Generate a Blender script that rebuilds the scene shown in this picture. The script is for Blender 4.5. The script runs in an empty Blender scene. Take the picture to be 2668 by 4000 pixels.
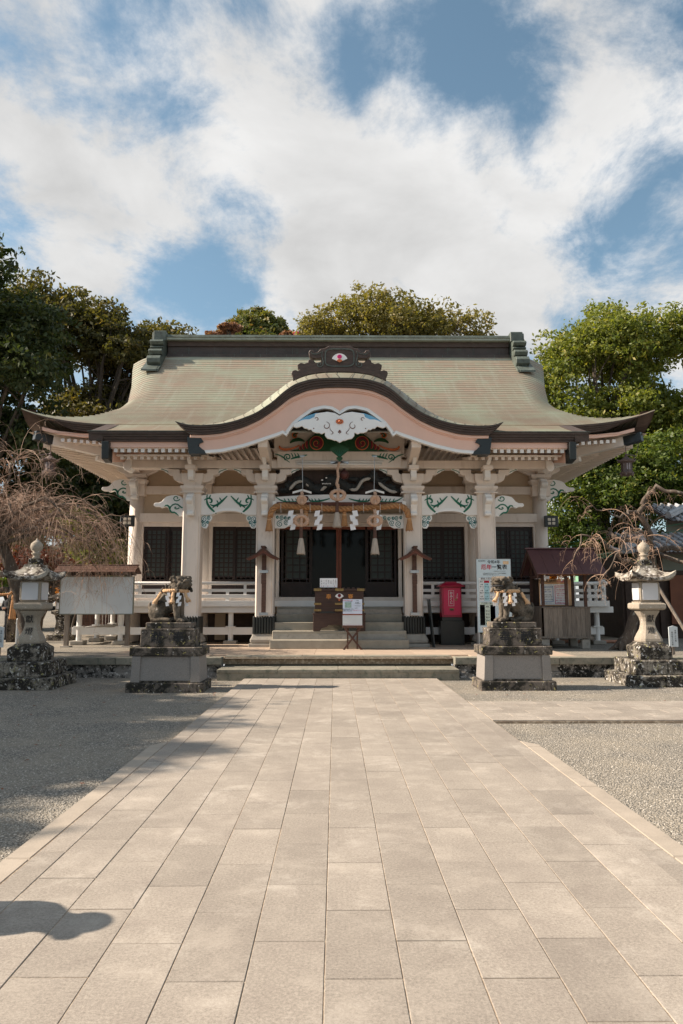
import bpy, math, random
import numpy as np
from mathutils import Vector, Matrix

# ------------------------------------------------------------------ camera, sky, sun, exposure
S = bpy.context.scene
COL = S.collection
PI = math.pi
R = math.radians
PITCH = math.atan(350 / 2752)
YAW = 0.00865
cd = bpy.data.cameras.new("camera"); cam = bpy.data.objects.new("camera", cd); COL.objects.link(cam)
cd.sensor_fit = 'VERTICAL'; cd.sensor_height = 36; cd.sensor_width = 24
cd.lens = 36 * 2752 / 4000
cd.clip_start = 0.05; cd.clip_end = 6000
cam.location = (0, 0, 1.5)
cam.rotation_euler = (PI / 2 + PITCH, 0, -YAW)
S.camera = cam
S.view_settings.view_transform = 'Standard'; S.view_settings.look = 'None'
S.view_settings.exposure = 0.90; S.view_settings.gamma = 1.0; S.view_settings.use_curve_mapping = False
S.cycles.max_bounces = 6; S.cycles.transparent_max_bounces = 8

SUN_EL = R(36); SUN_AZ = R(-91.5)          # azimuth from +Y towards +X: the sun stands to the left
sdir = Vector((math.sin(SUN_AZ) * math.cos(SUN_EL), math.cos(SUN_AZ) * math.cos(SUN_EL), math.sin(SUN_EL)))
sl = bpy.data.lights.new("sun", 'SUN'); sl.energy = 5.0; sl.angle = R(0.55); sl.color = (1.0, 0.865, 0.715)
so = bpy.data.objects.new("sun", sl); COL.objects.link(so)
so.rotation_euler = (-sdir).to_track_quat('-Z', 'Y').to_euler()

W = bpy.data.worlds.new("World"); S.world = W; W.use_nodes = True
def build_world():
    nt = W.node_tree; nt.nodes.clear(); N = nt.nodes.new; L = nt.links.new
    out = N('ShaderNodeOutputWorld'); bg = N('ShaderNodeBackground'); bg2 = N('ShaderNodeBackground'); mx = N('ShaderNodeMixShader')
    sky = N('ShaderNodeTexSky'); sky.sky_type = 'NISHITA'; sky.sun_disc = False
    sky.sun_elevation = SUN_EL; sky.sun_rotation = SUN_AZ; sky.air_density = 1.0; sky.dust_density = 0.6; sky.ozone_density = 2.0
    bg.inputs[1].default_value = 0.085
    hs = N('ShaderNodeHueSaturation'); hs.inputs['Saturation'].default_value = 0.9; hs.inputs['Hue'].default_value = 0.478
    L(sky.outputs[0], hs.inputs['Color']); L(hs.outputs[0], bg.inputs[0])
    tc = N('ShaderNodeTexCoord'); sx = N('ShaderNodeSeparateXYZ'); L(tc.outputs['Generated'], sx.inputs[0])
    def M(op, a, b=None, c=None):
        n = N('ShaderNodeMath'); n.operation = op
        for i, v in enumerate((a, b, c)):
            if v is None: continue
            if isinstance(v, (int, float)): n.inputs[i].default_value = v
            else: L(v, n.inputs[i])
        return n.outputs[0]
    az = M('ARCTAN2', sx.outputs[0], sx.outputs[1]); el = M('ARCSINE', sx.outputs[2])
    # noise laid on a cloud deck: direction divided by height above the horizon
    zz = M('ADD', M('ABSOLUTE', sx.outputs[2]), 0.30)
    cx = M('DIVIDE', sx.outputs[0], zz); cy = M('DIVIDE', sx.outputs[1], zz)
    cv = N('ShaderNodeCombineXYZ'); L(cx, cv.inputs[0]); L(cy, cv.inputs[1]); cv.inputs[2].default_value = 3.7
    def noise(sc, det, rough, dist, off=0.0, aniso=1.0):
        mp = N('ShaderNodeMapping'); mp.inputs['Location'].default_value = (off, off * .7, off * .3); mp.inputs['Scale'].default_value = (1, aniso, 1); L(cv.outputs[0], mp.inputs[0])
        n = N('ShaderNodeTexNoise'); L(mp.outputs[0], n.inputs['Vector']); n.inputs['Scale'].default_value = sc
        n.inputs['Detail'].default_value = det; n.inputs['Roughness'].default_value = rough; n.inputs['Distortion'].default_value = dist
        return n.outputs['Fac']
    n1 = noise(2.1, 12, 0.62, 0.25, 2.0); n2 = noise(7.0, 11, 0.66, 0.25, 5.0, .85); n4 = noise(4.2, 12, 0.66, 0.3, 13.0, .9); n3 = noise(0.8, 3, 0.5, 0.0, 9.0)
    dens = M('ADD', M('MULTIPLY', M('SUBTRACT', n1, 0.5), 3.4), M('MULTIPLY', M('SUBTRACT', n2, 0.5), 2.4))
    dens = M('ADD', dens, M('MULTIPLY', M('SUBTRACT', n3, 0.5), 0.5)); dens = M('ADD', dens, M('MULTIPLY', M('SUBTRACT', n4, 0.5), 5.0))
    # the day's large clouds and openings: (azimuth, elevation, half widths, weight) in degrees
    blobs = CLOUDS
    for (a, e, ra, re, w) in blobs:
        da = M('DIVIDE', M('SUBTRACT', az, R(a)), R(ra)); de = M('DIVIDE', M('SUBTRACT', el, R(e)), R(re))
        d2 = M('ADD', M('MULTIPLY', da, da), M('MULTIPLY', de, de))
        g = M('EXPONENT', M('MULTIPLY', d2, -1.0))
        dens = M('ADD', dens, M('MULTIPLY', g, w * (.85 if w > 0 else .68)))
    mr = N('ShaderNodeMapRange'); mr.interpolation_type = 'SMOOTHSTEP'
    mr.inputs['From Min'].default_value = -0.80; mr.inputs['From Max'].default_value = 0.80
    L(M('ADD', dens, -0.02), mr.inputs['Value'])
    # cloud body: bright where thick, faintly grey in the folds
    mr2 = N('ShaderNodeMapRange'); mr2.inputs['From Min'].default_value = 0.3; mr2.inputs['From Max'].default_value = 0.72
    mr2.inputs['To Min'].default_value = 0.60; mr2.inputs['To Max'].default_value = 0.90
    L(noise(3.4, 6, 0.55, 0.3, 7.0), mr2.inputs['Value'])
    cr = N('ShaderNodeMix'); cr.data_type = 'RGBA'
    cr.inputs[6].default_value = (0.80, 0.87, 0.96, 1); cr.inputs[7].default_value = (1.0, 0.99, 0.975, 1)
    L(mr.outputs[0], cr.inputs[0]); L(cr.outputs[2], bg2.inputs[0])
    st = M('MULTIPLY', mr2.outputs[0], CLOUD_GAIN)
    L(st, bg2.inputs[1])
    L(M('MULTIPLY', mr.outputs[0], 0.97), mx.inputs[0]); L(bg.outputs[0], mx.inputs[1]); L(bg2.outputs[0], mx.inputs[2]); L(mx.outputs[0], out.inputs[0])
CLOUD_GAIN = 0.57
CLOUDS = [
    (-2.5, 33, 15, 4.4, 0.95), (-11, 40.0, 9, 3.0, 0.35), (-19, 43.5, 8, 5, -0.55), (-2, 47, 7, 4, 0.45), (21, 34, 6, 7, 0.7), (-1.5, 25.6, 4.0, 3.0, 1.7), (11, 26.5, 9, 4.6, 1.5), (-23, 33, 9, 4, 0.6), (5, 30, 8, 3.5, 0.4), (-5.5, 28.6, 3.5, .9, -0.7),
    (-24, 31, 9, 3.2, 0.9), (-20, 26.0, 5, 3.0, 1.0), (25, 42, 7, 5, 0.4), (8, 33.5, 6, 3.5, 0.5),
    (-11, 25.2, 5.5, 2.8, -1.5), (-15.5, 35.8, 4.6, 1.5, -1.1), (-25, 46, 6, 4, -0.9), (-13, 45, 3.5, 1.6, -0.5), (1.6, 39.5, 2.2, 4.0, -1.15), (10, 41, 6, 4.0, -1.3), (16.3, 38, 4.2, 5.5, -1.5),
    (24, 27.0, 5, 1.8, -0.9), (26, 31, 3, 1.2, -0.4),
]
build_world()

# ------------------------------------------------------------------ materials
MATS = {}
def newmat(name):
    m = bpy.data.materials.new(name); m.use_nodes = True; nt = m.node_tree
    b = nt.nodes['Principled BSDF']; MATS[name] = m
    return m, nt, b
def coords(nt, scale=(1, 1, 1), world=False):
    N = nt.nodes.new; L = nt.links.new
    tc = N('ShaderNodeTexCoord'); mp = N('ShaderNodeMapping'); mp.inputs['Scale'].default_value = scale
    if world:
        g = N('ShaderNodeNewGeometry'); L(g.outputs['Position'], mp.inputs[0])
    else: L(tc.outputs['Object'], mp.inputs[0])
    return mp.outputs[0]
def nnoise(nt, vec, sc, det=5, rough=.6, dist=0.0):
    n = nt.nodes.new('ShaderNodeTexNoise'); nt.links.new(vec, n.inputs['Vector'])
    n.inputs['Scale'].default_value = sc; n.inputs['Detail'].default_value = det; n.inputs['Roughness'].default_value = rough; n.inputs['Distortion'].default_value = dist
    return n.outputs['Fac']
def ramp(nt, fac, a, b, lo=0.0, hi=1.0):
    n = nt.nodes.new('ShaderNodeMapRange'); n.inputs['From Min'].default_value = a; n.inputs['From Max'].default_value = b
    n.inputs['To Min'].default_value = lo; n.inputs['To Max'].default_value = hi; nt.links.new(fac, n.inputs['Value']); return n.outputs[0]
def mixc(nt, fac, a, b, mode='MIX'):
    n = nt.nodes.new('ShaderNodeMix'); n.data_type = 'RGBA'; n.blend_type = mode
    for i, v in ((0, fac), (6, a), (7, b)):
        if isinstance(v, (int, float)): n.inputs[i].default_value = v
        elif isinstance(v, tuple): n.inputs[i].default_value = (*v[:3], 1)
        else: nt.links.new(v, n.inputs[i])
    return n.outputs[2]
def mathn(nt, op, a, b=None):
    n = nt.nodes.new('ShaderNodeMath'); n.operation = op
    for i, v in enumerate((a, b)):
        if v is None: continue
        if isinstance(v, (int, float)): n.inputs[i].default_value = v
        else: nt.links.new(v, n.inputs[i])
    return n.outputs[0]
def bump(nt, b, h, strength, dist=.01):
    n = nt.nodes.new('ShaderNodeBump'); n.inputs['Strength'].default_value = strength; n.inputs['Distance'].default_value = dist
    nt.links.new(h, n.inputs['Height']); nt.links.new(n.outputs[0], b.inputs['Normal'])
def mat(name, col, rough=.7, var=.18, sc=3.0, bs=0.0, bsc=60, spec=.35, metal=0.0, col2=None, c2=(.52, .68), stretch=(1, 1, 1), rnd=0.0, trans=0.0):
    m, nt, b = newmat(name)
    v = coords(nt, stretch)
    n = nnoise(nt, v, sc, 6, .62, .3)
    c = mixc(nt, ramp(nt, n, .3, .7), tuple(x * (1 - var) for x in col), tuple(min(1, x * (1 + var)) for x in col))
    if col2 is not None:
        n2 = nnoise(nt, v, sc * 2.3, 8, .7, .5); c = mixc(nt, ramp(nt, n2, c2[0], c2[1]), c, col2)
    if rnd:
        oi = nt.nodes.new('ShaderNodeObjectInfo'); f = ramp(nt, oi.outputs['Random'], 0, 1, 1 - rnd, 1 + rnd)
        mm = nt.nodes.new('ShaderNodeVectorMath'); mm.operation = 'SCALE'; nt.links.new(c, mm.inputs[0]); nt.links.new(f, mm.inputs['Scale']); c = mm.outputs[0]
    nt.links.new(c, b.inputs['Base Color'])
    b.inputs['Roughness'].default_value = rough; b.inputs['Specular IOR Level'].default_value = spec; b.inputs['Metallic'].default_value = metal
    if bs: bump(nt, b, nnoise(nt, v, bsc, 5, .7), bs, .01)
    return m
paint = mat('cream_paint', (.72, .63, .555), .55, .06, 1.6, .08, 25, col2=(.52, .43, .36), c2=(.54, .80), stretch=(1.6, 1.6, .5))
white = mat('white_paint', (.78, .76, .73), .5, .05, 2, .05, 30, col2=(.62, .58, .53), c2=(.62, .85))
pink = mat('pink_paint', (.76, .50, .40), .55, .05, 1.5, .05, 20)
tan = mat('tan_plaster', (.50, .385, .275), .8, .08, 1.2, .1, 40)
doorwood = mat('dark_door_wood', (.020, .011, .009), .5, .3, 6, .1, 40)
pane_m = mat('dark_glass', (.006, .007, .007), .08, .2, 2, spec=.12)
frosted = mat('frosted_pane', (.040, .050, .045), .4, .25, 4, spec=.25)
brownwood = mat('brown_wood', (.085, .042, .030), .65, .35, 5, .3, 30, stretch=(1, 1, 7))
offwood = mat('offertory_wood', (.060, .032, .024), .6, .3, 6, .25, 20, stretch=(1, 1, 9))
redwood = mat('red_brown_post', (.22, .065, .035), .5, .2, 5)
brass = mat('aged_brass', (.28, .19, .075), .5, .35, 18, .2, 80, metal=.4)
black = mat('black_enamel', (.012, .014, .013), .35, .2, 4, spec=.5)
blackcap = mat('black_metal_cap', (.010, .016, .018), .4, .3, 6, spec=.5, col2=(.02, .06, .045), c2=(.6, .7))
greenp = mat('green_paint', (.015, .145, .085), .5, .2, 10)
darkgreen = mat('dark_green_paint', (.012, .065, .022), .5, .2, 10)
orange = mat('orange_paint', (.56, .16, .06), .5, .15, 10)
crimson = mat('crimson_paint', (.16, .012, .022), .5, .2, 10)
bluep = mat('blue_paint', (.16, .40, .58), .5, .08, 8)
whitec = mat('carving_white', (.82, .82, .81), .5, .04, 3)
copper_dark = mat('dark_copper_eave', (.070, .046, .036), .55, .3, 5, .2, 30, col2=(.05, .12, .085), c2=(.6, .74), stretch=(1, 1, 3))
copper_green = mat('green_copper', (.095, .115, .10), .5, .3, 4, .1, 20, col2=(.05, .045, .035), c2=(.5, .7))
copper_brown = mat('brown_copper', (.060, .045, .040), .5, .25, 3, .1, 20, col2=(.06, .085, .065), c2=(.55, .75))
straw = mat('straw', (.42, .22, .10), .85, .25, 20, .5, 120, col2=(.24, .12, .05), c2=(.55, .7))
straw_l = mat('pale_straw', (.60, .38, .215), .85, .2, 20, .5, 120)
rope_m = mat('pink_hemp_rope', (.55, .37, .27), .85, .15, 20, .4, 120)
tassel_m = mat('grey_hemp', (.42, .36, .30), .9, .2, 25, .5, 150, stretch=(1, 1, .1))
paper = mat('paper_white', (.86, .86, .88), .7, .02, 3)
acryl = mat('white_acrylic', (.56, .56, .58), .35, .04, 2)
board_w = mat('board_white', (.58, .62, .64), .5, .05, 1.5, col2=(.40, .43, .42), c2=(.66, .8))
redbox = mat('red_lacquer', (.62, .008, .075), .35, .08, 3, spec=.5)
redbox_d = mat('dark_red_lacquer', (.36, .004, .035), .35, .08, 3, spec=.5)
greywood = mat('weathered_wood', (.20, .165, .135), .8, .3, 7, .35, 30, stretch=(6, 6, .7), rnd=.22, col2=(.10, .085, .075), c2=(.55, .75))
kioskroof = mat('maroon_sheet_roof', (.105, .048, .050), .4, .12, 1.2, .03, 20, spec=.5)
darkwood = mat('dark_brown_wood', (.05, .03, .022), .7, .3, 6)  # plain dark brown wood for boards, beams, floors and timber walls
concrete = mat('concrete', (.33, .30, .26), .85, .15, 4, .25, 60, col2=(.20, .19, .16), c2=(.55, .75))
stepstone = mat('step_stone', (.31, .275, .22), .85, .12, 5, .15, 80, col2=(.18, .165, .125), c2=(.58, .78), rnd=.05)
kerbstone = mat('kerb_stone', (.24, .22, .175), .85, .2, 4, .2, 60, col2=(.085, .105, .078), c2=(.5, .72), rnd=.1)
floorstone = mat('tan_floor', (.42, .32, .24), .85, .12, 2, .15, 60, col2=(.26, .26, .20), c2=(.58, .75), rnd=.06)
bamboo = mat('bamboo', (.42, .20, .13), .5, .2, 5)
tilegrey = mat('grey_roof_tile', (.34, .35, .37), .4, .18, 6, .05, 40, rnd=.12)
greenroof = mat('green_sheet_roof', (.17, .33, .22), .5, .15, 3, .05, 30, rnd=.08)
plaster_g = mat('grey_green_wall', (.19, .20, .165), .8, .08, 2)
steel = mat('steel', (.40, .41, .42), .35, .1, 10, metal=.7)
bark = mat('bark', (.075, .058, .045), .9, .45, 5, .9, 25, stretch=(1, 1, .35), col2=(.17, .16, .13), c2=(.56, .68))
cherrybark = mat('cherry_bark', (.10, .075, .058), .85, .4, 7, .8, 30, stretch=(1, 1, .4), col2=(.26, .24, .2), c2=(.56, .66))
twig_m = mat('cherry_twig', (.36, .235, .165), .7, .3, 4)
pathkerb = mat('path_kerb', (.37, .315, .255), .85, .12, 3, .2, 60, col2=(.29, .25, .205), c2=(.55, .75))
skin = mat('skin', (.45, .26, .18), .6, .1, 8)
cloth = mat('dark_cloth', (.012, .013, .016), .9, .3, 12)
capcloth = mat('cap_cloth', (.03, .045, .045), .9, .3, 12)
magenta = mat('magenta_enamel', (.62, .02, .16), .5, .1, 12)
maroonmat = mat('brown_red_bar', (.13, .045, .028), .6, .2, 5)
dragonm = mat('dragon_black', (.020, .022, .022), .6, .4, 14, .5, 30)
bellm = mat('bell_bronze', (.085, .032, .028), .45, .25, 10, metal=.4)
lantern_m = mat('lantern_bronze', (.12, .09, .085), .6, .3, 20, .2, 60, col2=(.30, .25, .22), c2=(.55, .7))
inkm = mat('ink', (.02, .02, .022), .7, .1, 8)
redink = mat('red_ink', (.55, .02, .05), .7, .1, 8)
pinkroof = mat('pink_roof', (.55, .10, .14), .6, .1, 5)
grass_green = mat('green_mat', (.03, .22, .05), .9, .2, 10)

def stone_mat(name, base, dark, dk=(.47, .60), white_t=(.60, .64), yellow_t=(.63, .66), seed=0.0, wcol=(.50, .47, .43), ycol=(.40, .35, .14), gd=0.0):
    m, nt, b = newmat(name); L = nt.links.new
    v = coords(nt); mp = nt.nodes.new('ShaderNodeMapping'); mp.inputs['Location'].default_value = (seed, seed * 1.7, seed * .3); L(v, mp.inputs[0]); v = mp.outputs[0]
    fine = nnoise(nt, v, 55, 4, .7)
    c = mixc(nt, ramp(nt, fine, .3, .7), tuple(x * .78 for x in base), tuple(x * 1.18 for x in base))
    c = mixc(nt, ramp(nt, nnoise(nt, v, 4.5, 10, .76, .4), dk[0], dk[1]), c, dark)
    vo = nt.nodes.new('ShaderNodeTexVoronoi'); vo.inputs['Scale'].default_value = 16; L(v, vo.inputs['Vector'])
    blot = mathn(nt, 'ADD', nnoise(nt, v, 12, 8, .72, .6), mathn(nt, 'MULTIPLY', mathn(nt, 'SUBTRACT', .45, vo.outputs['Distance']), .22))
    c = mixc(nt, ramp(nt, blot, white_t[0], white_t[1]), c, wcol)
    mp2 = nt.nodes.new('ShaderNodeMapping'); mp2.inputs['Location'].default_value = (5.1, 2.3, 8.8); L(v, mp2.inputs[0])
    bl2 = nnoise(nt, mp2.outputs[0], 13, 7, .72, .5)
    c = mixc(nt, ramp(nt, bl2, yellow_t[0], yellow_t[1]), c, ycol)
    L(c, b.inputs['Base Color']); b.inputs['Roughness'].default_value = .92; b.inputs['Specular IOR Level'].default_value = .2
    bump(nt, b, mathn(nt, 'ADD', fine, mathn(nt, 'MULTIPLY', blot, .6)), .40, .008)
    return m
st_dark = stone_mat('lichened_dark_stone', (.155, .13, .11), (.028, .026, .022), (.44, .56), (.62, .66), (.60, .64), 3.0)
st_mid = stone_mat('lantern_stone', (.35, .30, .24), (.09, .075, .06), (.58, .72), (.60, .66), (.70, .73), 8.0, wcol=(.58, .54, .50), ycol=(.48, .26, .08))
st_base = stone_mat('lantern_base_stone', (.26, .23, .19), (.030, .026, .022), (.40, .52), (.575, .60), (.60, .64), 12.0, wcol=(.52, .50, .47), ycol=(.34, .31, .13))
st_panel = stone_mat('pedestal_panel_stone', (.27, .245, .225), (.08, .075, .065), (.62, .80), (.74, .8), (.72, .76), 5.0)
st_statue = stone_mat('statue_stone', (.155, .128, .10), (.032, .028, .022), (.43, .60), (.64, .69), (.68, .72), 1.5, wcol=(.42, .38, .33), ycol=(.22, .19, .09))
st_wall = stone_mat('patina_wall', (.27, .25, .23), (.022, .022, .02), (.46, .56), (.56, .60), (.72, .75), 21.0, wcol=(.55, .52, .49))

def paver_mat():
    m, nt, b = newmat('paving_granite'); L = nt.links.new
    v = coords(nt, world=True)
    oi = nt.nodes.new('ShaderNodeObjectInfo')
    off = nt.nodes.new('ShaderNodeVectorMath'); off.operation = 'ADD'; L(v, off.inputs[0])
    cm = nt.nodes.new('ShaderNodeCombineXYZ'); L(mathn(nt, 'MULTIPLY', oi.outputs['Random'], 40.0), cm.inputs[0]); L(cm.outputs[0], off.inputs[1])
    spk = nnoise(nt, v, 70, 6, .92); spk2 = nnoise(nt, v, 230, 3, .7)
    patch = nnoise(nt, off.outputs[0], 2.2, 9, .74, .15)
    c = mixc(nt, ramp(nt, spk, .34, .66), (.180, .156, .132), (.44, .384, .323))
    c = mixc(nt, ramp(nt, patch, .50, .74, 0, .7), c, (.47, .412, .348))
    c = mixc(nt, ramp(nt, patch, .46, .28, 0, .5), c, (.20, .165, .142))
    c = mixc(nt, ramp(nt, nnoise(nt, v, 1.7, 10, .78, .3), .53, .68, 0, .55), c, (.53, .475, .41))
    c = mixc(nt, ramp(nt, nnoise(nt, v, .9, 8, .7, .2), .52, .34, 0, .35), c, (.20, .17, .145))
    c = mixc(nt, ramp(nt, spk2, .60, .70, 0, .6), c, (.12, .10, .088))
    f = ramp(nt, oi.outputs['Random'], 0, 1, .90, 1.09)
    mm = nt.nodes.new('ShaderNodeVectorMath'); mm.operation = 'SCALE'; L(c, mm.inputs[0]); L(f, mm.inputs['Scale'])
    L(mm.outputs[0], b.inputs['Base Color']); b.inputs['Roughness'].default_value = .85; b.inputs['Specular IOR Level'].default_value = .25
    bump(nt, b, mathn(nt, 'ADD', spk, mathn(nt, 'MULTIPLY', patch, .7)), .35, .004)
    return m
paverm = paver_mat()
grout = mat('joint_sand', (.27, .20, .14), .95, .3, 6, .3, 80, col2=(.52, .43, .32), c2=(.50, .62))

def gravel_mat(name, c1, c2, c3):
    m, nt, b = newmat(name); L = nt.links.new
    v = coords(nt, world=True)
    vo = nt.nodes.new('ShaderNodeTexVoronoi'); vo.inputs['Scale'].default_value = 62; L(v, vo.inputs['Vector'])
    sp = nt.nodes.new('ShaderNodeSeparateColor'); L(vo.outputs['Color'], sp.inputs[0])
    c = mixc(nt, ramp(nt, sp.outputs[0], .1, .9), c1, c2)
    c = mixc(nt, ramp(nt, vo.outputs['Distance'], .25, .75), c, tuple(x * .5 for x in c1))
    c = mixc(nt, ramp(nt, nnoise(nt, v, .9, 6, .6), .40, .66, 0, .6), c, c3)
    L(c, b.inputs['Base Color']); b.inputs['Roughness'].default_value = .9; b.inputs['Specular IOR Level'].default_value = .2
    bump(nt, b, mathn(nt, 'ADD', mathn(nt, 'MULTIPLY', vo.outputs['Distance'], -1.0), mathn(nt, 'MULTIPLY', nnoise(nt, v, 20, 3), .6)), 1.0, .012)
    return m
gravelm = gravel_mat('grey_gravel', (.235, .215, .185), (.47, .425, .36), (.36, .31, .24))
stone_bit = mat('gravel_stone', (.27, .25, .225), .85, .3, 3, .2, 80)

def roof_mat():
    m, nt, b = newmat('copper_shingle'); L = nt.links.new
    at = nt.nodes.new('ShaderNodeAttribute'); at.attribute_name = 'v'; sp = nt.nodes.new('ShaderNodeSeparateColor'); L(at.outputs['Color'], sp.inputs[0])
    v = coords(nt, (1, 1, 1)); v2 = coords(nt, (5.5, .35, .35))
    c = mixc(nt, sp.outputs[0], (.275, .22, .165), (.30, .275, .21))
    c = mixc(nt, ramp(nt, nnoise(nt, v, .55, 5, .6), .42, .66), c, (.30, .315, .235))
    c = mixc(nt, ramp(nt, nnoise(nt, v2, 1.0, 5, .65), .52, .70, 0, .4), c, (.38, .40, .325))
    c = mixc(nt, ramp(nt, sp.outputs[1], .55, 1.0, 0, .6), c, (.35, .245, .185))
    c = mixc(nt, ramp(nt, nnoise(nt, v, 9, 4, .7), .62, .74, 0, .3), c, (.18, .19, .14))
    L(c, b.inputs['Base Color']); b.inputs['Roughness'].default_value = .5; b.inputs['Metallic'].default_value = .12; b.inputs['Specular IOR Level'].default_value = .4
    bump(nt, b, nnoise(nt, v, 30, 3), .12, .01)
    return m
roofm = roof_mat()

def leaf_mat(name, ca, cb, cc, tr=.35):
    m, nt, b = newmat(name); L = nt.links.new
    at = nt.nodes.new('ShaderNodeAttribute'); at.attribute_name = 'v'; sp = nt.nodes.new('ShaderNodeSeparateColor'); L(at.outputs['Color'], sp.inputs[0])
    c = mixc(nt, sp.outputs[0], ca, cb); c = mixc(nt, ramp(nt, sp.outputs[1], .72, 1.0), c, cc)
    L(c, b.inputs['Base Color']); b.inputs['Roughness'].default_value = .5; b.inputs['Specular IOR Level'].default_value = .35
    t = nt.nodes.new('ShaderNodeBsdfTranslucent'); mm = nt.nodes.new('ShaderNodeVectorMath'); mm.operation = 'MULTIPLY'; L(c, mm.inputs[0]); mm.inputs[1].default_value = (1.5, 1.5, .6); L(mm.outputs[0], t.inputs[0])
    ms = nt.nodes.new('ShaderNodeMixShader'); ms.inputs[0].default_value = tr; L(b.outputs[0], ms.inputs[1]); L(t.outputs[0], ms.inputs[2])
    L(ms.outputs[0], nt.nodes['Material Output'].inputs[0])
    return m
lf_dark = leaf_mat('dark_evergreen_leaf', (.026, .042, .015), (.060, .080, .024), (.14, .125, .035), .3)
lf_olive = leaf_mat('olive_leaf', (.07, .072, .024), (.135, .115, .036), (.21, .14, .04), .35)
lf_green = leaf_mat('fresh_leaf', (.095, .130, .028), (.215, .230, .048), (.37, .30, .07), .42)
lf_gold = leaf_mat('golden_leaf', (.13, .120, .038), (.22, .185, .060), (.30, .21, .06), .4)
lf_red = leaf_mat('red_maple_leaf', (.070, .016, .010), (.14, .026, .014), (.22, .07, .02), .3)
lf_orange = leaf_mat('orange_leaf', (.34, .12, .02), (.45, .17, .03), (.5, .25, .05), .35)
lf_pink = leaf_mat('pink_blossom', (.42, .06, .14), (.52, .10, .18), (.5, .2, .2), .3)
lf_rust = leaf_mat('rust_leaf', (.19, .10, .065), (.30, .15, .10), (.24, .16, .06), .3)
pale_copper = mat('pale_copper', (.30, .33, .28), .5, .2, 4)

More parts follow.
